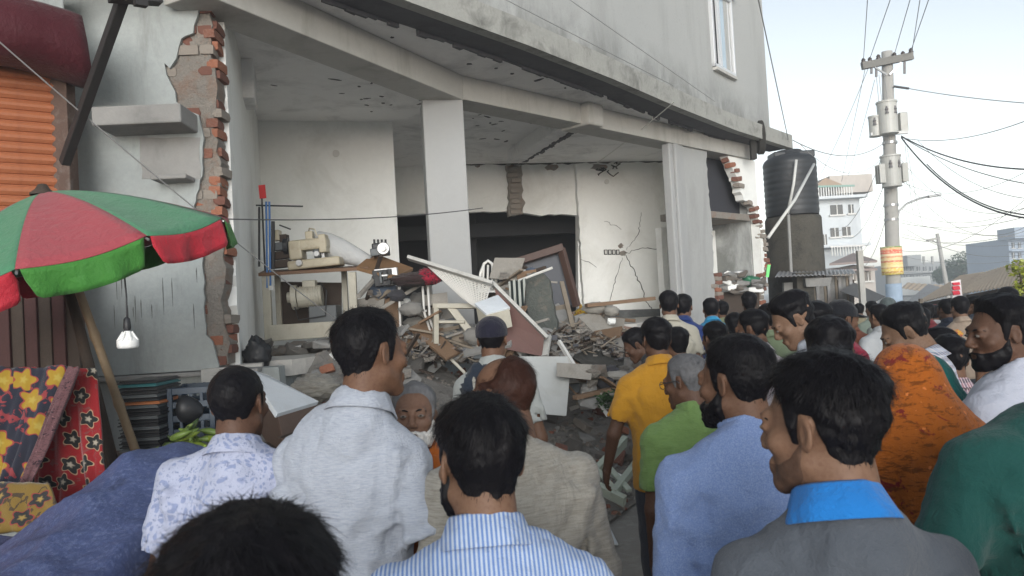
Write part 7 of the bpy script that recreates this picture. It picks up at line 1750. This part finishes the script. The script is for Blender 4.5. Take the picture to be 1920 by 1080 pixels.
person('woman in long orange printed headscarf, seen from behind', 1694, 652, 2.3, face=R(2), head=(R(10), R(-4), 0), hairstyle=None, scarf=(C_('orangescarf', (.56, .15, .016), 'print', (.26, .025, .02), 1.0), .38), seed=15,
       shirt=C_('reddress', (.25, .03, .03)), tone=DK, hem=.3, res=.95)
person('young man in white T-shirt at right edge, looking back over his shoulder', 1876, 560, 2.6, face=R(30), head=(R(58), R(-2), 0), hairstyle='quiff', strands=3500, seed=16, build=1.05, beard=(.006, 0, BLACKHAIR, 'black'),
       shirt=C_('whitetee', (.60, .63, .74)), collar='tee', tone=VD, eyes=True, res=.95, extra_folds=12)
person('broad man in dark green T-shirt at right edge, head out of frame', 2078, 533, 1.68, face=R(6), hairstyle='short', seed=17, build=1.12, shift=.13, sleeve='tee',
       shirt=C_('darkgreen', (.012, .085, .075)), collar='tee', tone=MD, res=.95, arms={-1: ((.15, -.02, -.265), (.03, .05, -.25))}, extra_folds=8)
person('person in pink and grey plaid shirt with short black hair', 1780, 632, 3.4, face=R(-6), head=(R(4), 0, 0), hairstyle='fade', seed=18, shirt=C_('plaid', (.50, .28, .32), 'plaid', (.34, .26, .32), 1.0), tone=DK, res=1.3)
person('woman in teal headscarf with white dots behind the orange scarf', 1740, 672, 2.85, face=R(-5), hairstyle=None, scarf=(C_('tealscarf', (.01, .19, .17), 'dots', (.75, .8, .78), 1.0), .5), seed=19, shirt=C_('tealdress', (.02, .15, .14)), tone=DK, res=1.4)
person('man in pale checked shirt looking down to the left, short black hair', 1676, 578, 3.4, face=R(50), head=(R(22), R(-26), 0), lean=.10, hairstyle='fade', strands=900, seed=20, eyes=True,
       shirt=C_('paleplaid', (.66, .72, .80), 'plaid', (.50, .60, .78), 1.2), tone=(.28, .165, .105), res=1.2)
person('man seen from behind in pale aqua shirt beside the orange scarf', 1556, 604, 2.85, face=R(-12), head=(R(-22), R(-10), 0), hairstyle='thick', strands=1500, seed=21, shirt=C_('aqua', (.55, .72, .76), 'speck', (.40, .55, .60)), tone=DK, res=1.2)
person('young man in pale grey shirt bowing his head to look down', 1466, 558, 3.7, face=R(62), head=(R(20), R(-30), 0), lean=.12, hairstyle='quiff', strands=900, seed=22, eyes=True, shirt=C_('coolgrey', (.60, .64, .72)), tone=(.29, .17, .11), res=1.2)
person('man in pinkish white shirt, head turned left, in front of the cracked wall', 1408, 584, 4.7, face=R(30), head=(R(25), R(-6), 0), hairstyle='fade', seed=23, shirt=C_('pinkwhite', (.76, .68, .72)), tone=DK, res=1.6)
person('man in cream shirt nearest the white cracked wall, seen from behind', 1253, 548, 7.2, face=R(-10), hairstyle='full', seed=24, shirt=C_('cream', (.60, .56, .46)), tone=DK, res=2.0)
person('man in navy blue shirt with bent elbow beside the cream shirt', 1280, 554, 7.6, face=R(-20), hairstyle='full', lean=.1, seed=25, shirt=C_('navy', (.03, .06, .22)), tone=DK, res=2.0, arms={1: ((.20, -.06, -.20), (-.05, .16, -.14))})
person('man in bright sky-blue shirt leaning forward near the cracked wall', 1332, 560, 8.0, face=R(-8), hairstyle='short', lean=.25, seed=26, shirt=C_('skyblue', (.04, .36, .66)), tone=DK, res=2.0)
person('man with dark forehead fringe facing left behind the bowed young man', 1526, 570, 4.6, face=R(85), head=(R(10), R(-4), 0), hairstyle='quiff', seed=27, shirt=C_('stonewhite', (.58, .58, .56)), tone=MD, res=1.6, eyes=True)
person('man in black peaked cap and crimson shirt facing right', 1578, 566, 5.0, face=R(-75), head=(0, R(-8), 0), hairstyle='short', cap=(C_('blackcap', (.012, .013, .018)), True), seed=28, shirt=C_('crimson', (.42, .02, .06)), tone=DK, res=1.6, eyes=True)
person('small dark head between mustard shirt and cream shirt', 1268, 618, 5.4, face=R(20), hairstyle='thick', seed=29, shirt=C_('offwhite', (.62, .62, .66)), tone=DK, res=2.0)
person('dark-haired man just right of the checked-shirt man, seen from behind', 1712, 576, 4.4, face=R(10), hairstyle='fade', seed=30, shirt=C_('whiteback', (.66, .70, .74)), tone=VD, res=1.6)
person('far man in dark navy jacket left of the tan vest', 1774, 562, 8.0, face=R(10), hairstyle='short', seed=31, shirt=C_('jacket', (.03, .04, .07)), tone=VD, res=2.2)
person('far bare-shouldered man in tan sleeveless vest below the red sign', 1799, 558, 7.6, face=R(0), hairstyle='full', seed=32, shirt=C_('tanvest', (.46, .36, .28)), sleeve='none', tone=MD, res=2.2)
person('far dark-haired man above the white T-shirt man', 1888, 541, 6.4, face=R(-20), hairstyle='fade', seed=33, shirt=C_('greyfar', (.30, .31, .33)), tone=DK, res=2.2)
person('farthest small head left of the utility pole', 1634, 566, 10.5, face=R(5), hairstyle='full', seed=34, shirt=C_('sagefar', (.30, .36, .30)), tone=DK, res=2.6)
person('far person in grey-green cap right by the utility pole', 1664, 560, 8.2, face=R(-10), hairstyle='short', cap=(C_('sagecap', (.12, .15, .15)), False), seed=35, shirt=C_('sage2', (.25, .28, .26)), tone=DK, res=2.4)
person('far small head just right of the utility pole', 1691, 567, 9.2, face=R(0), hairstyle='full', seed=36, shirt=C_('bluefar', (.12, .16, .26)), tone=DK, res=2.6)
person('man in dark clothes at the broken right-hand room', 1404, 550, 9.0, face=R(-10), hairstyle='thick', seed=37, shirt=C_('darkfar', (.04, .04, .045)), tone=VD, res=2.2)
person('person in white garment cropped at the bottom right corner', 2075, 955, 1.0, face=R(0), hairstyle='short', seed=38, shirt=C_('whitecorner', (.70, .66, .66)), collar='band', sleeve='long', tone=DK, res=1.1, scale=.80)
person('person with black hair low between the speckled blue and pale aqua shirts', 1340, 606, 5.2, face=R(20), hairstyle='full', seed=39, shirt=C_('greymid', (.32, .34, .38)), tone=DK, res=1.9)
person('dark-haired head between the bowed man and the pinkish shirt', 1352, 566, 9.6, face=R(20), hairstyle='full', seed=40, shirt=C_('olive', (.30, .34, .20)), tone=DK, res=2.4)
person('person with dark hair low behind the pink plaid shirt', 1762, 618, 4.3, face=R(40), hairstyle='full', seed=41, shirt=C_('maroonmid', (.20, .03, .06)), tone=DK, res=1.8)

for i, (label, px_, py_, d_, fc, col_) in enumerate((
    ('dark head of a bystander just left of the peaked cap', 1500, 588, 6.4, 30, (.30, .34, .42)), ('bystander in rust shirt far behind the peaked cap', 1592, 574, 7.4, -20, (.34, .12, .07)),
    ('bystander in pale grey far beside the utility pole foot', 1648, 572, 7.0, 15, (.52, .54, .56)), ('far bystander in dark red right of the checked-shirt man', 1736, 570, 8.6, 5, (.28, .05, .06)),
    ('far bystander in white left of the navy jacket', 1752, 574, 9.6, -30, (.62, .62, .62)), ('far bystander in slate blue behind the tan vest', 1826, 556, 9.0, 40, (.14, .18, .24)),
    ('bystander in faded green left of the young man bowing', 1440, 572, 6.0, 10, (.24, .30, .18)), ('bystander in light blue behind the pinkish white shirt', 1376, 590, 6.6, -15, (.34, .46, .60)),
    ('far bystander in khaki at the far end of the crowd', 1610, 570, 12.0, 0, (.34, .30, .2)), ('far bystander in black at the far end of the crowd', 1716, 566, 12.5, 20, (.04, .04, .05)))):
    person(label, px_, py_, d_, face=R(fc), hairstyle=('full', 'short', 'fade', 'thick')[i % 4], seed=50 + i, shirt=cloth('extra%d' % i, col_), tone=(DK, VD, MD)[i % 3], res=2.3)
